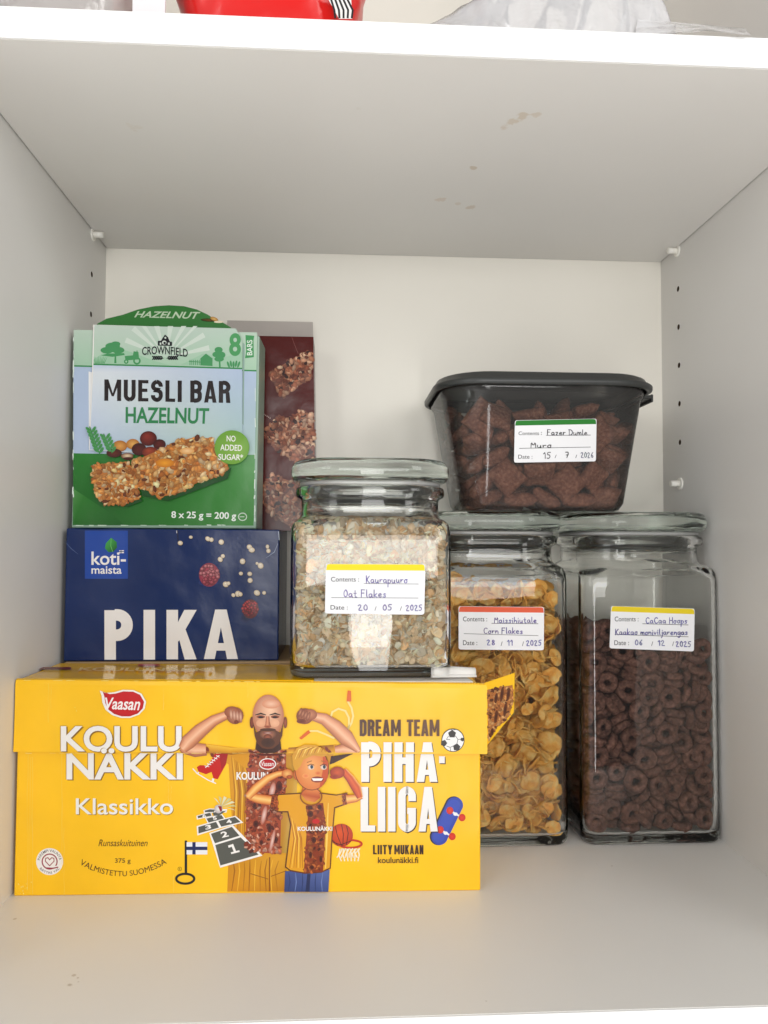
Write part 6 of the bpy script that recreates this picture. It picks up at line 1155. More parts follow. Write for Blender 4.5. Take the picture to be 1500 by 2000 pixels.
-261,-354,947,6,64,74,17, -411,-34,948,9,-71,69,3, -403,221,858,32,-30,-18,87, -407,394,918,50,6,0,-85, -109,-408,945,0,96,25,2, -306,111,971,35,30,84,26, -245,188,918,78,7,-24,-56, -183,392,952,15,-26,93,-16, 222,-287,1003,55,-2,-1,-82, 28,-184,1000,86,4,11,-47,
34,388,1036,66,25,-41,-56, 356,-193,1067,93,15,-25,16, 406,20,948,5,-85,-51,3, 433,147,1059,61,3,70,33, 288,413,1016,49,0,86,-1, -372,-230,954,96,7,-6,21, -395,-83,977,6,-32,93,7, -419,207,889,30,-63,67,-19, -259,249,965,38,28,87,-4, 30,-358,999,48,15,8,85,
-292,54,1083,93,5,-31,12, 53,-155,1074,22,-86,39,22, 126,-159,964,63,18,-2,-74, -40,406,1050,25,-47,-7,83, 320,-398,1058,92,-2,1,36, 407,-75,986,1,-85,-50,1, 410,111,1047,49,66,-23,-50, 353,277,1049,88,14,-19,40, -237,-394,1003,85,8,-14,-49, -465,-135,1059,40,-57,-40,57,
-465,202,961,43,55,-43,-55, -309,285,966,66,-32,-11,65, -120,-401,980,93,-1,-2,33, -200,393,984,53,-22,-1,81, 218,-285,967,1,86,49,-2, 168,-147,1076,63,66,-30,-26, -7,399,1036,11,-81,32,-46, 327,-237,1119,4,61,72,29, 413,-141,1023,70,0,0,70, 285,95,1021,11,-31,-93,2,
208,388,1033,24,56,78,-4, -402,-409,982,8,36,3,92, -371,-94,1014,79,4,-8,60, -427,197,998,33,61,31,64, -406,391,954,85,0,-6,51, 73,-323,1021,49,15,8,84, -219,-169,1059,10,92,-33,12, -69,386,1076,55,32,-35,-67, 55,-465,962,22,22,67,-67, 195,-124,1084,36,19,65,62,
346,-229,1089,12,39,86,26, 387,-38,1051,12,4,95,-25, 141,407,1041,92,-12,-22,-27, -203,-276,1004,38,85,-32,3, -210,-254,1035,38,86,-30,2, -407,393,1369,54,6,9,-82, -412,385,1026,71,-1,-5,69, -35,-211,1086,74,13,-37,53, -103,386,1091,61,-39,-28,62, 211,-303,1041,15,0,-2,-98,
243,-45,1139,24,-77,55,-19, 140,-83,1276,40,46,76,19, 356,-408,1127,2,-96,14,-20, 286,-64,1076,94,8,-29,0, 321,80,1062,94,-1,3,-32, -384,-409,1014,36,8,-92,-3, -387,-259,984,96,7,-6,24, -370,-100,1049,85,5,-7,49, -407,371,989,3,50,85,5, -78,-388,1043,94,-3,-17,26,
-268,216,1052,88,-10,-4,44, -144,379,1096,69,-34,-33,53, 138,-261,1075,2,99,-7,1, 116,-7,1294,10,88,12,43, 291,-253,1137,62,29,0,-72, 263,-62,1105,94,11,-28,-11, 301,94,1100,90,1,3,41, 308,241,1064,19,-95,-15,-16, -387,-262,1020,95,7,-6,24, -465,-99,1214,26,65,-26,-65,
-384,90,1044,54,-10,-77,-28, -406,392,1099,1,81,57,6, -58,-234,1104,14,27,28,-90, -202,-141,1094,96,-15,-8,-16, -256,389,1010,78,-24,-6,56, 131,-239,1111,1,91,-39,1, 123,-205,1159,99,1,-9,1, 109,-41,1349,72,22,-38,-52, -52,408,1170,14,-18,3,-96, 370,-393,1264,6,53,-82,-15,
412,-47,1142,5,70,64,-28, -255,-403,1035,29,-15,-4,93, -465,23,1070,70,4,-70,-4, -371,-101,1085,2,-59,-79,-9, -408,387,1062,64,-2,-5,75, 57,-429,1109,54,53,-45,45, -194,-146,1135,97,-15,-7,-9, -310,57,1132,20,-68,66,-23, -266,394,1045,23,82,50,8, 196,-403,1131,32,24,70,57,
119,-214,1194,8,17,97,2, -33,413,1201,18,0,-97,0, 283,-369,1168,12,38,87,26, 300,-176,1213,13,-7,-20,-96, 285,125,1175,75,-1,1,64, -277,-406,1065,0,98,-1,16, -393,207,1027,62,-30,-65,27, -407,393,1135,0,-85,-50,-6, -98,-391,1074,58,14,-9,-79, -189,-127,1167,14,95,-23,9,
-370,57,1198,50,-4,-4,-86, -256,402,1091,31,-19,8,92, 143,-405,1097,71,56,-35,-21, 15,-149,1265,27,20,39,-85, -49,-49,1314,19,92,30,2, 140,386,1145,65,-29,-38,-57, 293,-285,1168,24,-92,22,-17, 320,113,1140,34,-1,-2,-93, 250,209,1266,62,34,-61,-33, -465,-396,1154,63,30,-63,-30,
-325,-87,1201,7,-95,-28,-6, -408,144,1141,2,76,-62,10, -410,331,1168,73,1,-6,66, -245,-210,1197,88,31,-28,17, -377,65,1269,4,69,-71,3, -287,234,1083,28,-10,5,94, 168,-465,1241,21,21,67,-67, 71,-194,1284,41,-74,50,15, -49,83,1272,60,-32,29,66, 368,-393,1226,16,-47,-86,-2,
410,-11,1167,61,-27,-7,-72, 286,187,1266,35,-61,34,-61, -251,-294,1110,79,9,-13,-58, -363,-114,1120,6,-89,-42,-7, -465,6,1372,68,-15,-68,15, -411,390,1233,71,-17,-15,-65, -249,-253,1207,79,22,-36,43, -154,-81,1270,3,-17,96,-17, -240,406,1135,17,95,19,13, 59,-334,1140,19,-80,11,-54,
155,-179,1380,89,40,1,-18, -50,59,1362,41,89,10,-2, -42,409,1243,97,-2,18,-10, 414,-250,1441,23,-66,-66,-23, 394,96,1198,96,4,16,20, 403,369,1115,50,13,36,76, -377,-465,1348,49,-49,50,50, -375,-115,1156,68,3,-8,72, -371,65,1233,4,50,-85,4, -407,277,1200,84,6,0,-53,
-114,-392,1106,13,52,82,10, -200,-37,1332,91,-16,-36,-4, -271,260,1221,7,97,-10,-17, -284,255,1118,4,8,-8,-98, -50,-250,1152,4,46,80,36, 118,-266,1268,89,42,-12,3, -11,411,1270,18,-5,-97,1, 369,-393,1302,48,16,-2,85, 200,-146,1290,78,-20,-36,45, 226,19,1279,46,49,-72,8,
376,254,1151,74,-35,13,-54, -407,-284,1103,90,0,-37,17, -402,-240,1196,43,18,5,-87, -236,197,1309,64,-61,-16,42, -392,175,1233,9,-13,76,61, -195,-403,1155,94,12,-1,-28, -130,-43,1349,89,-9,-38,-19, -288,238,1156,68,1,-11,-71, -16,-312,1184,5,54,75,36, -25,-191,1309,27,-84,-21,-39,
5,91,1439,90,-41,-2,1, 189,-312,1210,84,-43,-29,-1, 319,-76,1271,18,-69,-17,67, 241,62,1284,81,-18,43,33, 406,236,1215,48,-18,-5,-85, -360,-294,1096,68,30,-23,-61, -336,-93,1235,98,8,-3,-5, -370,-80,1331,76,62,14,-2, -465,70,1240,63,-31,-63,31, -209,-396,1192,12,-91,36,0,
-205,-23,1373,27,87,27,29, -217,131,1264,0,-35,83,-41, -97,-288,1197,7,50,77,35, -253,75,1467,18,41,31,-83, -44,96,1375,78,-37,19,45, 4,409,1303,0,-18,0,-97, 465,-217,1229,54,-45,54,-45, 282,-135,1294,38,-58,38,-60, 407,53,1230,77,-9,14,-60, 123,333,1155,1,18,-85,48,
-367,-406,1165,20,-71,-56,-35, -408,-246,1231,62,19,1,-75, -393,168,1331,93,11,14,-28, -387,465,1294,0,0,-70,-70, -214,-354,1239,12,-94,28,-1, -232,-23,1399,40,-39,0,81, -173,137,1332,7,47,-81,33, -80,270,1276,35,-15,-37,-83, -59,-465,1228,68,68,16,-16, -198,-176,1429,11,31,-2,-93,
1,-46,1361,19,92,32,2, 129,442,1215,69,50,-43,28, 426,-225,1294,32,-71,42,-45, 387,68,1314,2,-98,-4,17, 402,67,1271,83,-8,15,-51, 238,376,1186,67,1,72,1, -359,-387,1134,22,-74,-52,-33, -405,-250,1270,18,-84,50,-6, -465,328,1444,55,-44,-55,44, -324,275,1334,14,-11,-83,-51,
-214,-356,1278,56,11,6,-80, -406,-255,1345,83,18,-5,-51, -138,150,1378,92,-33,-4,17, -244,406,1173,96,-16,-13,15, -90,-465,1391,37,37,-59,59, -101,-238,1276,49,-8,-35,78, 109,79,1398,72,16,-29,-59, 70,321,1237,19,-39,83,-32, 89,-310,1294,42,-84,28,-10, 410,-80,1273,71,43,3,54,
393,232,1259,95,-11,16,19, 235,465,1135,33,-33,-62,-62, -363,-413,1213,29,-84,-33,-28, -400,-245,1311,3,62,75,18, -349,19,1312,99,-3,6,-2, -408,360,1288,12,53,-81,19, -283,-277,1330,15,-44,59,-65, -170,-168,1405,11,86,39,29, -146,162,1413,88,-33,0,31, -258,406,1208,13,-17,95,-16,
-113,-247,1360,28,-92,10,-23, -127,-229,1314,5,-73,-56,-36, 83,184,1311,9,-29,-94,7, 76,386,1352,14,65,-73,-12, -37,-378,1220,9,11,43,-88, 304,-240,1337,22,-32,69,59, 404,230,1295,18,84,-49,-5, 429,410,1211,70,5,-70,-5, -363,-415,1264,30,27,30,-85, -364,-118,1320,12,-3,63,-75,
-359,29,1379,20,86,-44,9, -263,360,1321,64,32,-39,57, -266,-324,1376,63,64,34,24, -246,-66,1471,25,-11,93,-22, -210,209,1412,54,-31,15,76, -77,282,1316,89,-40,7,18, -54,-379,1276,15,-44,-77,-41, 127,-417,1260,2,-8,67,-72, 174,108,1399,12,91,20,31, 48,396,1324,88,-7,17,-40,
274,-406,1271,16,67,21,68, 227,-360,1346,59,-46,54,-35, 250,274,1334,52,-3,31,79, 393,396,1232,30,-63,30,-63, -465,-394,1310,61,34,-61,-34, -293,-154,1348,33,-30,-82,-34, -429,-55,1471,54,-45,54,-45, -334,393,1439,24,-82,49,-13, -232,-427,1368,67,-53,30,39, -332,-13,1461,47,-22,11,84,
-351,236,1437,98,-8,1,-7, -173,326,1276,63,39,63,-15, 66,-465,1339,67,67,-21,21, 358,-107,1395,11,26,-91,-26, 291,65,1398,25,13,89,33, 123,396,1372,40,-17,8,-89, 368,-387,1341,4,61,-76,-15, 306,-277,1334,45,-60,48,43, 395,76,1350,4,92,-31,-16, 312,369,1165,2,81,-30,48,
-354,-323,1454,30,46,78,-27, -256,108,1433,3,35,37,-85, -376,189,1372,13,-96,18,12, -265,405,1324,66,34,-38,54, -379,-426,1444,87,-44,-13,-7, -397,157,1464,62,-69,35,-3, -197,392,1459,32,22,9,-90, -133,345,1371,25,74,-61,-5, -225,-332,1379,20,-38,62,-65, 219,-57,1402,71,-14,-42,53,
15,229,1373,4,95,-22,-16, 286,465,1374,48,-48,-51,-51, 393,-406,1369,95,12,10,23, 249,150,1376,8,-75,-50,-41, 256,393,1303,29,64,-69,9, 163,262,1312,64,-29,9,-69, -446,-298,1424,28,55,28,72, -357,-188,1446,2,26,-25,92, -465,-123,1444,61,-35,-61,35, -69,406,1416,15,-23,-94,15,
-184,-213,1483,87,-11,-29,36, -200,311,1470,24,-56,78,3, -323,299,1501,10,29,91,22, -99,383,1393,94,-15,14,-24, -187,-346,1397,43,-67,6,58, 166,-215,1397,18,-28,86,35, -2,237,1417,14,-52,-83,9, 145,391,1402,16,44,-87,-9, 388,-406,1408,12,13,-97,-11, 196,-386,1382,52,-55,45,-45,
411,-54,1357,6,-70,64,28, 316,378,1232,69,12,-46,-52, -414,124,1463,64,28,-55,43, -331,-201,1469,92,24,27,-3, -429,387,1457,55,-44,55,-44, 101,289,1436,8,32,70,62, -366,-405,1482,87,-46,-5,9, -20,-192,1423,13,31,-93,10, 192,398,1470,36,-11,6,92, -201,465,1308,69,69,-11,11,
-79,-378,1332,17,-47,-75,-41, 399,-218,1324,54,15,81,14, 35,226,1442,16,-28,-93,5, 241,341,1400,21,-52,-81,12, 280,-378,1427,50,44,-55,-49, 56,-299,1342,27,-84,-30,-34, 406,399,1392,27,44,-83,16, 387,377,1337,8,4,14,98, -310,-308,1506,0,27,-86,41, -334,-3,1497,0,55,-78,24,
-336,389,1479,45,27,1,-84, 394,287,1473,8,34,-93,-6, -76,-387,1380,44,-87,17,1, -29,407,1439,19,13,-96,8, 406,238,1392,6,-78,-60,8, 396,232,1431,9,37,-91,-3, 69,-370,1381,43,-25,86,5, 465,-120,1414,50,49,-50,-49, 406,240,1331,5,84,49,-18, 278,315,1420,14,73,-63,-19,
161,-390,1414,6,-67,-17,71, 351,-141,1442,10,-97,-1,18,
]
PILLOWS = [
-424,-259,70,78,12,-13,-58, -510,351,67,0,0,-95,-28, -200,-329,60,99,0,0,1, -233,-37,68,11,40,-90,5, 265,-321,60,5,0,0,99, 267,332,61,99,0,-1,0, 517,2,65,4,0,99,3, 517,215,60,0,0,99,0, -498,-38,72,2,-96,-7,-24, -535,177,74,12,-71,65,19,
-299,-359,200,22,69,-66,15, -149,360,76,93,33,0,0, -2,-311,67,67,19,20,68, 54,99,65,99,0,7,-5, 509,-358,74,0,0,31,94, 509,374,101,0,0,-52,-84, -519,-351,143,89,-14,-40,-13, -559,93,193,10,-70,-69,12, -44,-389,222,36,92,-3,6, -326,177,75,83,-4,21,50,
366,-389,206,1,-37,75,-53, 37,327,98,1,-62,72,28, 583,-194,154,30,43,-37,-75, 539,140,175,10,6,96,21, -536,-196,151,2,26,-19,-93, -346,336,163,70,6,-7,70, -315,-129,176,9,-70,-69,-6, -143,156,71,61,-18,14,-75, 160,-369,165,10,-21,28,92, 286,108,67,71,7,-7,68,
441,-157,140,31,-35,-14,86, 571,353,274,2,-95,1,-26, -580,-134,273,72,4,29,61, -355,147,207,10,-98,-9,3, -71,-65,124,4,-97,14,10, -152,370,220,22,-96,5,12, 121,-155,122,37,52,76,7, 146,102,187,29,-19,9,92, 273,-64,100,32,-40,84,6, 297,240,173,15,44,87,9,
-463,-17,287,6,-36,-91,17, -559,336,202,12,68,-70,-12, -182,-239,225,91,-3,17,35, -75,154,189,5,-7,4,99, 161,-410,340,68,-37,23,58, 127,325,215,9,97,-15,0, 326,-223,224,22,62,74,-2, 548,21,248,38,-90,9,-12, -299,-125,333,5,4,-5,99, -404,363,292,71,17,6,-67,
-87,-79,256,63,-22,30,-67, -164,236,287,9,-98,-5,-8, 75,-239,263,25,90,-22,25, 26,413,342,75,59,-1,27, 468,-137,301,89,2,2,43, 423,272,292,51,-19,-9,83, -383,-347,322,21,-65,69,-17, -561,343,338,97,18,-9,1, -42,-336,345,7,91,-34,21, -249,38,289,93,5,20,-28,
286,-40,245,24,86,38,17, 209,374,331,24,-92,19,22, 538,-396,319,92,-30,18,9, 429,440,449,51,-60,-46,-39, -501,-148,395,9,6,6,-98, -559,142,326,94,-30,1,-5, -160,-203,398,43,-20,-4,-87, -33,109,377,92,-5,-19,30, 98,-60,292,1,1,-98,-10, 72,162,295,66,1,-13,73,
566,-255,366,19,0,-97,4, 611,371,421,68,18,-24,-65, -557,-367,285,30,3,94,6, -638,384,486,24,-66,-61,32, -181,-430,427,18,-28,38,85, -230,393,400,26,-70,64,12, 251,-271,360,45,-15,-8,-86, 180,127,395,70,14,0,-69, 381,-420,460,40,-22,-40,-78, 574,-19,385,19,96,6,13,
-566,-401,422,21,96,-5,12, -396,185,385,12,96,22,-6, 30,-209,413,83,-13,23,46, -176,198,413,28,-77,53,-17, 95,-436,498,91,-38,0,0, -75,411,509,11,-21,-90,-35, 594,-387,474,67,-2,14,71, 643,410,574,90,-4,-40,3, -605,-409,558,11,-93,2,-32, -476,395,480,48,-21,44,-72,
-324,-341,461,57,-17,-23,76, -100,8,461,5,-84,-34,-40, 138,-90,420,13,22,17,94, 233,8,491,19,-2,-8,-97, 377,-59,396,4,-18,10,97, 294,148,314,97,5,-19,10, -307,-19,432,81,-20,1,-53, -653,420,635,90,-7,40,-5, -106,-167,521,1,-12,9,98, -294,449,582,61,-46,33,54,
315,-215,469,40,0,-2,-90, 199,441,500,41,-90,3,5, 621,-151,512,16,69,66,22, 441,119,431,95,-16,5,23, -431,-264,520,21,28,-25,-89, -579,149,457,1,0,99,3, -109,-382,550,32,92,-20,0, -229,71,519,0,-74,62,-21, 138,-307,548,93,-22,-4,-25, 401,293,435,21,70,62,-25,
447,-347,554,16,85,-46,11, 618,178,504,29,38,74,45, -600,-244,489,38,-1,92,-3, -381,279,492,20,39,-88,-15, -386,-429,570,16,-4,-89,-40, -219,295,552,15,-96,-20,1, 319,-229,607,57,-24,4,77, 31,174,499,42,1,24,87, 573,45,548,3,6,-85,-51, 507,404,626,3,-70,70,-9,
-643,-70,511,64,17,-56,-47, -478,-58,526,55,-23,-24,75, -91,161,605,9,-30,94,-5, 55,376,599,6,26,-90,-30, 185,136,600,15,40,-88,-18, 165,285,485,0,4,41,90, 478,-143,564,17,95,9,18, 488,219,592,13,92,-22,26, -284,-167,597,62,13,42,63, -547,180,587,41,-14,-24,86,
51,-71,602,38,-68,-38,48, -353,139,571,47,23,0,-84, 175,-135,625,44,-39,77,-20, 307,347,578,27,14,-6,94, 344,53,592,26,31,3,91,
]
def baked(rows):
    a = np.array(rows, dtype=float).reshape(-1, 7)
    return a[:, :3]/100, a[:, 3:]/99
def cereal_mat(name, c1, c2, c3, scale, rough=.7, bmp=(700, .5, .001), thin=0):
    mt, nt, bs, out = mat_new(name)
    tc = N(nt, 'ShaderNodeTexCoord'); no = N(nt, 'ShaderNodeTexNoise'); rp = N(nt, 'ShaderNodeValToRGB')
    no.inputs['Scale'].default_value = scale; no.inputs['Detail'].default_value = 5
    e = rp.color_ramp.elements; e[0].position = .32; e[1].position = .68; e[0].color = c1+(1,); e[1].color = c3+(1,)
    m_ = e.new(.5); m_.color = c2+(1,)
    nt.links.new(tc.outputs['Object'], no.inputs['Vector']); nt.links.new(no.outputs['Fac'], rp.inputs[0])
    oi = N(nt, 'ShaderNodeObjectInfo'); mr = N(nt, 'ShaderNodeMapRange'); mr.inputs['To Min'].default_value = .86; mr.inputs['To Max'].default_value = 1.05
    nt.links.new(oi.outputs['Random'], mr.inputs['Value'])
    hs = N(nt, 'ShaderNodeHueSaturation'); nt.links.new(rp.outputs[0], hs.inputs['Color']); nt.links.new(mr.outputs[0], hs.inputs['Value'])
    nt.links.new(hs.outputs[0], bs.inputs['Base Color']); bs.inputs['Roughness'].default_value = rough; bs.inputs['Specular IOR Level'].default_value = .3
    bump(nt, bs, bmp[0], bmp[1], bmp[2])
    if thin:   # light glows through thin flakes
        tr = N(nt, 'ShaderNodeBsdfTranslucent'); nt.links.new(hs.outputs[0], tr.inputs['Color']); mx = N(nt, 'ShaderNodeMixShader'); mx.inputs[0].default_value = thin
        nt.links.new(bs.outputs[0], mx.inputs[1]); nt.links.new(tr.outputs[0], mx.inputs[2]); nt.links.new(mx.outputs[0], out.inputs['Surface'])
    return mt
M_HOOP = cereal_mat('cocoa_hoop', (.055, .019, .012), (.095, .036, .023), (.18, .082, .056), 420, .75, (900, .7, .0012))
M_PILL = cereal_mat('cocoa_pillow', (.11, .036, .020), (.16, .058, .033), (.25, .11, .066), 380, .72, (800, .6, .001))
M_CORN = cereal_mat('corn_flake', (.85, .36, .045), (.95, .54, .11), (.95, .70, .26), 110, .5, (260, .6, .0016), thin=.35)
def hoop_mesh(seed):
    r = random.Random(seed); V, F = [], []; a, b = 30, 12
    for i in range(a):
        t = 2*math.pi*i/a; wob = 1+.05*noise.noise(Vector((math.cos(t)*1.3+seed*5, math.sin(t)*1.3, 0)))
        for j in range(b):
            p = 2*math.pi*j/b
            nz_ = 1+.13*noise.noise(Vector((math.cos(t)*3+seed*9, math.sin(t)*3, math.cos(p)*1.5+math.sin(p)*2)))
            R = .0050*wob+.00285*nz_*math.cos(p); V.append((R*math.cos(t), R*math.sin(t), .0031*nz_*math.sin(p)))
    for i in range(a):
        for j in range(b): F.append([i*b+j, ((i+1) % a)*b+j, ((i+1) % a)*b+(j+1) % b, i*b+(j+1) % b])
    return V, F
def flake_mesh(seed):
    r = random.Random(seed); V, F = [], []; rings, a = 5, 20; cx, cy_ = r.uniform(-22, 22), r.uniform(-17, 17)
    V.append((0, 0, 0))
    for k in range(1, rings+1):
        for i in range(a):
            t = 2*math.pi*i/a; rad = k/rings*(1+.16*noise.noise(Vector((math.cos(t)*1.2+seed*3.1, math.sin(t)*1.2, 2)))+.13*noise.noise(Vector((math.cos(t)*4+seed, math.sin(t)*4, 5))))
            V.append((.0098*rad*math.cos(t), .0074*rad*math.sin(t), 0))
    for i, (x, y, z) in enumerate(V):
        z = cx*x*x+cy_*y*y+.0018*noise.noise(Vector((x*230+seed*4, y*230, 0)))+.0008*noise.noise(Vector((x*700+seed*4, y*700, 3)))
        V[i] = (x, y, z)
    n = len(V)
    th = .0011; V += [(x, y, z-th) for x, y, z in V]
    def add(f): F.append(f); F.append([q+n for q in f[::-1]])
    for i in range(a): add([0, 1+i, 1+(i+1) % a])
    for k in range(rings-1):
        for i in range(a): add([1+k*a+i, 1+(k+1)*a+i, 1+(k+1)*a+(i+1) % a, 1+k*a+(i+1) % a])
    b = 1+(rings-1)*a
    for i in range(a): F.append([b+i, b+i+n, b+(i+1) % a+n, b+(i+1) % a])
    return V, F
def pillow_mesh(seed):
    V, F = [], []; nx, ny = 16, 14; idx = {}
    for s in (1, -1):
        for i in range(nx+1):
            for j in range(ny+1):
                x, y = -1+2*i/nx, -1+2*j/ny
                e = (1-abs(x)**4)*(1-abs(y)**4); e = max(0, e)**.6
                nz_ = noise.noise(Vector((x*1.6+seed*4, y*1.6, s)))
                k = 1+.04*nz_
                V.append((.0118*x*k*(1+.03*y*y), .0106*y*k*(1+.02*x*x), s*(.0009+.0043*e*(1+.18*nz_))+.0006*nz_))
        # grid
    n = (nx+1)*(ny+1)
    for s in range(2):
        for i in range(nx):
            for j in range(ny):
                f = [s*n+i*(ny+1)+j, s*n+(i+1)*(ny+1)+j, s*n+(i+1)*(ny+1)+j+1, s*n+i*(ny+1)+j+1]; F.append(f if s == 0 else f[::-1])
    bd = [(i, 0) for i in range(nx)]+[(nx, j) for j in range(ny)]+[(i, ny) for i in range(nx, 0, -1)]+[(0, j) for j in range(ny, 0, -1)]
    for q in range(len(bd)):
        a, b = bd[q], bd[(q+1) % len(bd)]; a, b = a[0]*(ny+1)+a[1], b[0]*(ny+1)+b[1]; F.append([a, a+n, b+n, b])
    return V, F
def face_front(items, y0, y1, dist, clear, prob, seed, wall, spin=3.14, tilt=.35):
    """pieces lying flat against the front glass push aside what was jammed edge-on there"""
    r = random.Random(seed); chosen = []
    order = items[:]; r.shuffle(order)
    for it in order:
        if y0 <= it[0] <= y1 and r.random() < prob and all((it[1]-c[1]).xz.length > dist for c in chosen): chosen.append(it)
    ids = {id(c) for c in chosen}; out = []
    for it in items:
        if id(it) in ids:
            q = Quaternion((1, 0, 0), math.pi/2+r.uniform(-tilt, tilt)) @ Quaternion((0, 1, 0), r.uniform(-tilt, tilt)) @ Quaternion((0, 0, 1), r.uniform(-spin, spin))
            l = it[1].copy(); l.y = wall(l)+r.uniform(0, .0012); out.append((it[0], l, q))
        elif it[0] < y1 and any((it[1]-c[1]).xz.length < clear for c in chosen):
            l = it[1].copy(); l.y += .0075; out.append((it[0]+.0075, l, it[2]))
        else: out.append(it)
    return out
def contain(l, q, s, pts, o, hx, hy, rad):
    """move a piece towards the middle until its whole outline is inside the walls"""
    w_ = [q @ (v*s) for v in pts]
    for _ in range(6):
        worst, mv = .00005, None
        for v in w_:
            p = l+v-o; a, b, r_ = hx(p.z), hy(p.z), rad(p.z)
            dx, dy = abs(p.x)-(a-r_), abs(p.y)-(b-r_)
            if dx > 0 and dy > 0: e = math.hypot(dx, dy)-r_; d = Vector((math.copysign(dx, p.x), math.copysign(dy, p.y), 0)).normalized()
            elif dx-r_ > dy-r_: e = dx-r_; d = Vector((math.copysign(1, p.x), 0, 0))
            else: e = dy-r_; d = Vector((0, math.copysign(1, p.y), 0))
            if p.z < .0003 and .0003-p.z > e: e = .0003-p.z; d = Vector((0, 0, -1))
            if e > worst: worst, mv = e, d
        if mv is None: break
        l = l-mv*worst
    return l
def fill(data, maker, nvar, mat, origin, xf, name, label, cat, group, rest_name, rest_label, maxn=300, size=1.0, var=(.93, 1.07), front=None, extra=0, box=.047, walls=None):
    pos, quat = baked(data); r = random.Random(9)
    meshes = []
    for k in range(nvar):
        V, F = maker(k+1); me = bpy.data.meshes.new(name); me.from_pydata(V, [], F); me.materials.append(mat)
        me.polygons.foreach_set('use_smooth', [True]*len(F)); me.update(); meshes.append((me, V, F))
    items = []
    for p, q in zip(pos, quat):
        w_ = xf(p/100)
        if w_ is None: continue
        items.append((w_[1], Vector(w_)+Vector(origin), Quaternion(q).normalized()))
    if front: items = face_front(items, *front)
    top = max(i[1].z for i in items)
    for k in range(extra):   # pieces deeper in the heap, seen in the gaps
        f = r.choice('fffrlb'); d = r.uniform(.0045, .013); z = r.uniform(.006, top-origin[2]-.012); t = r.uniform(-.8, .8)*box
        x, y = {'f': (t, d-box), 'b': (t, box-d), 'l': (d-box, t), 'r': (box-d, t)}[f]
        v = Vector((r.gauss(0, 1), r.gauss(0, 1), r.gauss(0, 1), r.gauss(0, 1)))
        items.append((y+.02, Vector((x, y, z))+Vector(origin), Quaternion(v).normalized()))
    # pieces against the front glass and on top show most
    items.sort(key=lambda i: i[0]-.02*max(0, i[1].z-(top-.02))/.02*1.0)
    seen, rest = items[:maxn], items[maxn:]
    first = None
    for k, (_, l, q) in enumerate(seen):
        if first is None:
            o = bpy.data.objects.new(name, meshes[0][0]); first = o; COL.objects.link(o); tag(o, label, cat, group)
        else:
            o = first.copy(); o.data = meshes[k % nvar][0]; COL.objects.link(o)
        s_ = size*r.uniform(*var); l = contain(l, q, s_, [Vector(v) for v in meshes[k % nvar][1][::2]], Vector(origin), *walls)
        o.matrix_world = Matrix.LocRotScale(l, q, Vector((1, 1, 1))*s_)
    if rest:
        V, F = [], []
        for k, (_, l, q) in enumerate(rest):
            _, mv, mf = meshes[k % nvar]; b = len(V); s_ = size*r.uniform(*var); l = contain(l, q, s_, [Vector(v) for v in mv[::12]], Vector(origin), *walls); mtx = Matrix.LocRotScale(l, q, Vector((1, 1, 1))*s_)
            V += [mtx@Vector(v)-Vector(origin) for v in mv]; F += [[b+i for i in f] for f in mf]
        me = bpy.data.meshes.new(rest_name); me.from_pydata([tuple(v) for v in V], [], F); me.materials.append(mat)
        me.polygons.foreach_set('use_smooth', [True]*len(F)); me.update()
        o = bpy.data.objects.new(rest_name, me); o.location = origin; COL.objects.link(o); tag(o, rest_label, cat, group, 'stuff')
JW = (lambda z: .0486, lambda z: .0486, lambda z: .0078)
def xf_hoop(p): return (p[0], p[1], p[2]-p[0]*.16*p[2]/.15)
fill(HOOPS, hoop_mesh, 5, M_HOOP, (.4262, .2200, .0072), xf_hoop, 'cereal_hoop', 'brown ring shaped cocoa cereal hoop in the tall jar at the right wall', 'cereal hoop', 'cocoa cereal hoops in the right jar', 'cereal_hoops', 'brown cocoa cereal hoops filling the inside of the tall right jar', size=1.06, var=(.86, 1.10), front=(-.0483, -.0395, .0155, .0088, .8, 5, lambda l: .2200-.0484+.0040), walls=JW)
def xf_corn(p): return (p[0], p[1], p[2]*1.235)
fill(FLAKES, flake_mesh, 8, M_CORN, (.3133, .2202, .0070), xf_corn, 'corn_flake', 'golden corn flake in the tall jar behind the yellow carton', 'corn flake', 'corn flakes in the middle jar', 'corn_flakes', 'golden corn flakes filling the inside of the tall middle jar', var=(.60, 1.0), extra=1300, walls=JW, front=(-.0483, -.036, .0130, .0050, .85, 12, lambda l: .2202-.0484+.0022, 3.14, .55))
def xf_pill(p):
    x, y, z = p; hx, hy, r = BX+SL*z, BY+SL*z*.9, .0165+.19*z
    x *= .975; y = y*.95; z = z*1.19
    dx, dy = abs(x)-(hx-r), abs(y)-(hy-r)
    if dx > 0 and dy > 0:
        d = math.hypot(dx, dy); lim = max(.001, r-.0135)
        if d > lim: x -= math.copysign(dx*(1-lim/d), x); y -= math.copysign(dy*(1-lim/d), y)
    return (x, y, z)
fill(PILLOWS, pillow_mesh, 5, M_PILL, (TX, TY, TZ+.0012), xf_pill, 'cereal_pillow', 'brown cocoa cereal pillow inside the clear tub with the grey lid', 'cereal pillow', 'cocoa cereal pillows in the tub', 'cereal_pillows', 'brown cocoa cereal pillows in the tub', front=(-.075, -.032, .0215, .014, .75, 8, lambda l: TY-(BY+SL*.9*(l.z-TZ))+.0068, 3.14, .16), walls=(lambda z: BX+SL*z-.0012, lambda z: BY+SL*z*.9-.0012, lambda z: .0160+.19*max(0, z)))

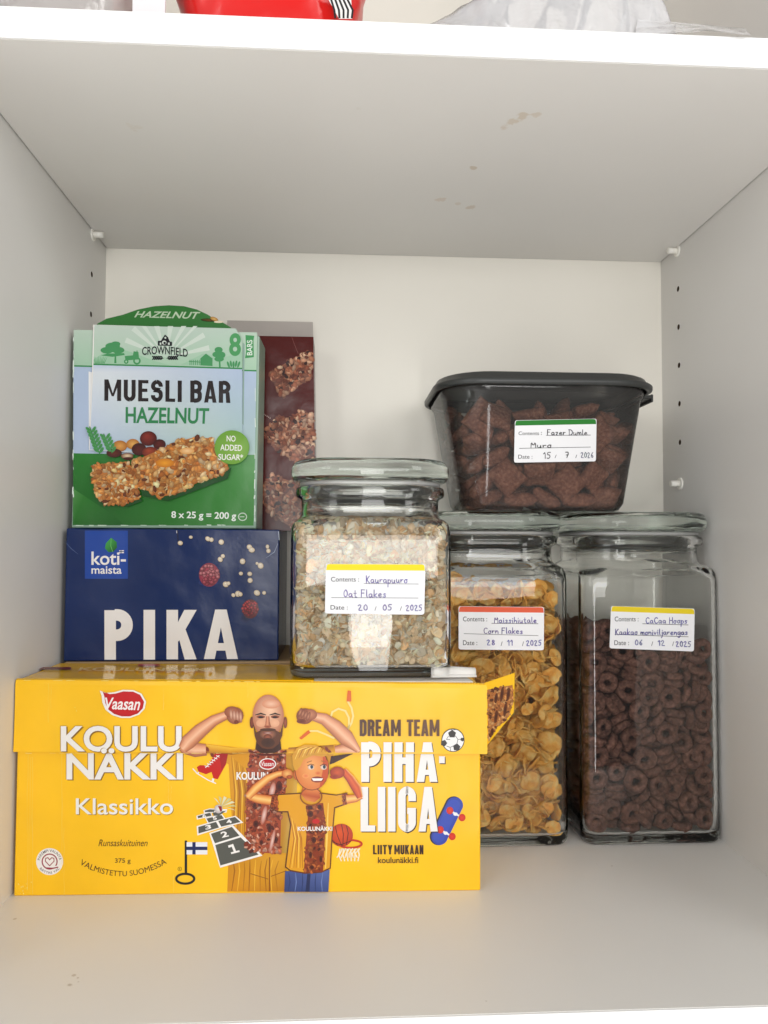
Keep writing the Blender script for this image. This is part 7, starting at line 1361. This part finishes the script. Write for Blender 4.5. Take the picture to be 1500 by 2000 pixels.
# rolled oats: thousands of thin flakes, nobody could count them
def oats():
    r = random.Random(31); V, F, Cc = [], [], []; h = .0484; zt = .0885
    OP = [(252, 230, 198), (254, 240, 216), (246, 216, 178), (234, 196, 150), (254, 246, 228), (250, 224, 188)]
    def flake(c, nrm, rad):
        t = nrm.orthogonal().normalized(); b = nrm.cross(t); a0 = r.uniform(0, 6.28); t, b = t*math.cos(a0)+b*math.sin(a0), b*math.cos(a0)-t*math.sin(a0)
        k = len(V); n = 9; col = r.choice(OP); j = r.uniform(.86, 1.08); col = tuple(min(250, v*j) for v in col); ek = r.uniform(.90, 1.0); edge = (col[0]*ek, col[1]*ek*.985, col[2]*ek*.95)
        cv = r.uniform(-60, 60); el = r.uniform(.6, .85); th = nrm*.00035
        for s in (1, -1):
            V.append(c+th*s); Cc.append(lin(tuple(v*.9 for v in col) if r.random() < .3 else col, .92))
            for i in range(n):
                a = 2*math.pi*i/n; q = rad*r.uniform(.82, 1.1); x, y = q*math.cos(a), q*el*math.sin(a)
                V.append(c+t*x+b*y+nrm*(cv*x*x)+th*s*.7); Cc.append(lin(edge, .92))
        for i in range(n):
            F.append([k, k+1+i, k+1+(i+1) % n]); F.append([k+n+1, k+n+2+(i+1) % n, k+n+2+i]); F.append([k+1+i, k+n+2+i, k+n+2+(i+1) % n, k+1+(i+1) % n])
    def rand_n(bias):
        while True:
            v = Vector((r.gauss(0, 1), r.gauss(0, 1), r.gauss(0, 1)))
            if v.length > .1: break
        return (v.normalized()+bias).normalized()
    def put(face, n_, depth):
        for _ in range(n_):
            rad = r.choice([.0024, .0033, .0040, .0044])*r.uniform(.8, 1.1); d = r.random()*depth
            if face == 'f': c = Vector((r.uniform(-h+.002, h-.002), -h+.0012+d, r.uniform(.001, zt))); nb = Vector((0, -1.0, 0))
            elif face == 'b': c = Vector((r.uniform(-h, h), h-.0012-d, r.uniform(.001, zt))); nb = Vector((0, .5, 0))
            elif face == 'l': c = Vector((-h+.0012+d, r.uniform(-h+.002, h-.002), r.uniform(.001, zt))); nb = Vector((-.9, 0, 0))
            elif face == 'r': c = Vector((h-.0012-d, r.uniform(-h+.002, h-.002), r.uniform(.001, zt))); nb = Vector((.9, 0, 0))
            else: c = Vector((r.uniform(-h, h)*.96, r.uniform(-h, h)*.96, zt+.001-d*.6+.003*noise.noise(Vector((_*.01, 0, 0))))); nb = Vector((0, 0, .8))
            nn = rand_n(nb)
            # keep the whole flake inside the glass
            for ax in (0, 1):
                ext = rad*math.sqrt(max(0, 1-nn[ax]**2)); lim = h-ext-.0003
                c[ax] = max(-lim, min(lim, c[ax]))
            c.z = max(c.z, rad*math.sqrt(max(0, 1-nn.z**2))+.0005)
            flake(c, nn, rad)
    put('f', 3600, .007); put('l', 1500, .006); put('r', 1500, .006); put('b', 900, .005); put('t', 1200, .006)
    k = len(V); q = h-.0058    # the packed middle of the heap
    for x in (-q, q):
        for y in (-q, q):
            for z in (.003, zt-.004): V.append(Vector((x, y, z))); Cc.append(lin((226, 204, 170), .9))
    F.extend([[k, k+1, k+3, k+2], [k+4, k+6, k+7, k+5], [k, k+4, k+5, k+1], [k+2, k+3, k+7, k+6], [k, k+2, k+6, k+4], [k+1, k+5, k+7, k+3]])
    org = Vector((.2188, .1592, .1304+.0072))
    me = bpy.data.meshes.new('rolled_oats'); me.from_pydata([tuple(v) for v in V], [], F)
    a = me.color_attributes.new('ink', 'FLOAT_COLOR', 'POINT'); a.data.foreach_set('color', np.array([c+(1.,) for c in Cc], dtype=np.float32).ravel())
    om = ink_mat('oat', .8, .12, (900, .3, .0008)); nt = om.node_tree
    tr = N(nt, 'ShaderNodeBsdfTranslucent'); mx = N(nt, 'ShaderNodeMixShader'); mx.inputs[0].default_value = .22
    nt.links.new([n for n in nt.nodes if n.type == 'ATTRIBUTE'][0].outputs['Color'], tr.inputs['Color']); nt.links.new(nt.nodes['Principled BSDF'].outputs[0], mx.inputs[1]); nt.links.new(tr.outputs[0], mx.inputs[2]); nt.links.new(mx.outputs[0], nt.nodes['Material Output'].inputs['Surface'])
    me.materials.append(om); me.update()
    o = bpy.data.objects.new('rolled_oats', me); o.location = org; COL.objects.link(o); tag(o, 'pale rolled oats filling the short glass jar', 'rolled oats', None, 'stuff')
oats()

# ------------------------------------------------------------------ things on the upper shelf
def pouch(name, x0, x1, y0, y1, z0, z1, mat, label, cat, seed=1, crump=.004, nx=44, nz=30, foot=.4):
    """a soft filled bag standing on the shelf: bulging middle, creased film"""
    V, F = [], []; cx, cy_ = (x0+x1)/2, (y0+y1)/2; hx_, hy_ = (x1-x0)/2, (y1-y0)/2
    for k in range(nz+1):
        t = k/nz; z = z0+(z1-z0)*t
        prof = min(1, .80+.9*t) if t < .25 else 1-.25*max(0, t-.7)/.3
        thk = math.sin(math.pi*(foot+(1-foot)*t)) if t > .02 else math.sin(math.pi*foot)*.92
        for i in range(nx):
            a = 2*math.pi*i/nx; c, s = math.cos(a), math.sin(a)
            x = hx_*prof*math.copysign(abs(c)**.55, c); y = hy_*max(.08, thk)*math.copysign(abs(s)**.7, s)
            q = Vector((x*22+seed*7, y*22, z*22)); n1 = abs(noise.noise(q*2.2))-.25; n2 = abs(noise.noise(q*5.5))-.25
            k_ = 1+crump*(n1*14+n2*7)*.9
            V.append((cx+x*k_, cy_+y*k_+crump*n2, z+crump*n1*(0 if k == 0 else 1)))
    for k in range(nz):
        for i in range(nx): F.append([k*nx+i, k*nx+(i+1) % nx, (k+1)*nx+(i+1) % nx, (k+1)*nx+i])
    F.append(list(range(nx))[::-1]); F.append([nz*nx+i for i in range(nx)])
    return V, F, (cx, cy_, z0)
M_REDBAG = simple('red_film', (.72, .008, .006), .28, .5, (30, .25, .004), coat=.2)
V, F, b = pouch('red', .1060, .2110, .012, .075, TOP+.0003, TOP+.16, None, None, None, 3, .009)
rb = empty('snack_bag', b, 'bright red plastic bag with a black and white striped edge on the upper shelf', 'bag')
mesh_obj('bag_body', V, F, M_REDBAG, rb, smooth=True)
P = Paint(Vector((.19, .0105, TOP)), (1, 0, 0), (0, 0, 1), .9).tf(0, 0, .5)
def tube_panel(name, pts, wd, cols, y):
    P = Paint(Vector((.19, y, TOP)), (1, 0, 0), (0, 0, 1), .9).tf(0, 0, .5)
    n = len(cols)
    P.poly([(1262, -40), (1370, -40), (1376, 74), (1324, 74)], WHT)
    for i in range(5):
        x = 1288+16*i; P.stroke([(x-14, -40), (x+6, 0), (x+18+2*i, 40), (x+22, 72)], 8, (36, 34, 40))
    return P.build(name, INK, rb)
tube_panel('striped_edge', None, 0, (1,), .0098)
panel('white_patch', [(.0890, .0140, TOP+.0006), (.1062, .0112, TOP+.0006), (.1080, .0112, TOP+.15), (.0880, .0140, TOP+.15)], .0008, simple('white_film', (.82, .80, .82), .35), rb)
M_FILM = clear_film('clear_film', .48, (.95, .94, .96), .16, .5, (.985, .985, .99), (55, .5, .006))
M_FILM2 = clear_film('grey_film', .55, (.66, .62, .60), .16, .5, (.94, .94, .94), (45, .5, .006))
def clear_bag(x0, x1, y0, y1, h_, mat, label, seed, extra=None):
    V, F, b = pouch('bag', x0, x1, y0, y1, TOP+.0004, TOP+h_, None, None, None, seed, .009)
    e = empty('plastic_bag', b, label, 'bag'); mesh_obj('bag_body', V, F, mat, e, smooth=True)
    return e
clear_bag(.004, .0885, .012, .090, .13, M_FILM2, 'grey crumpled clear bag on the upper shelf beside the red bag', 5)
# crumpled clear bag: a sloping heap of film with a flat tail hanging over the shelf edge
def heap():
    e = empty('plastic_bag', (.31, .05, TOP), 'crumpled clear plastic bag on the upper shelf with its tail over the edge', 'bag')
    V, F = [], []; nx, ny = 90, 40
    for j in range(ny+1):
        for i in range(nx+1):
            u, v = i/nx, (j/ny)**1.7; x = .216+.168*u; y = .006+.13*v
            up = (u/.5)**1.7 if u < .5 else (1 if u < .9 else max(0, (1-u)/.1)**.5)
            hgt = .006+.058*up*math.sin(math.pi*min(1, v*1.1+.15))**.6
            ridge = min(1, v*9.0)
            n1 = abs(noise.noise(Vector((x*38, y*38, 3)))); n2 = abs(noise.noise(Vector((x*95, y*95, 6))))
            env = min(1, u*8, (1-u)*14)
            z = TOP+.0006+(hgt*ridge*(1+.5*n1)-.004*n2)*env
            V.append((x+.004*noise.noise(Vector((x*50, z*60, 9))), y+.010*n1-.003*n2, max(TOP+.0005, z)))
    for j in range(ny):
        for i in range(nx): a = j*(nx+1)+i; F.append([a, a+1, a+nx+2, a+nx+1])
    mesh_obj('bag_body', V, F, M_FILM, e, smooth=True)
    V, F = [], []; nx, ny = 50, 12
    for j in range(ny+1):
        for i in range(nx+1):
            u, v = i/nx, j/ny; x = .352+.058*u+.004*v
            n1 = noise.noise(Vector((x*60, v*3, 2))); 
            y = .010-.014*(1-v)*min(1, .4+u)+.0015*n1
            z = TOP+.0010+.0135*v*(1-.15*u)+.0016*n1-.0022*(1-v)**2*u
            V.append((x, y, max(z, TOP+.0006) if y > -.0012 else z))
    for j in range(ny):
        for i in range(nx): a = j*(nx+1)+i; F.append([a, a+1, a+nx+2, a+nx+1])
    mesh_obj('bag_tail', V, F, M_FILM, e, smooth=True)
heap()
# small blue wrapped thing behind the clear bag
V, F, b = pouch('wrapper', .402, .442, .17, .215, TOP+.0004, TOP+.028, None, None, None, 9, .006, 26, 14)
wr = empty('blue_packet', b, 'blue foil packet behind the clear bag at the upper right', 'packet'); mesh_obj('wrapper', V, F, simple('blue_film', lin((30, 90, 180), .8), .3), wr, smooth=True)
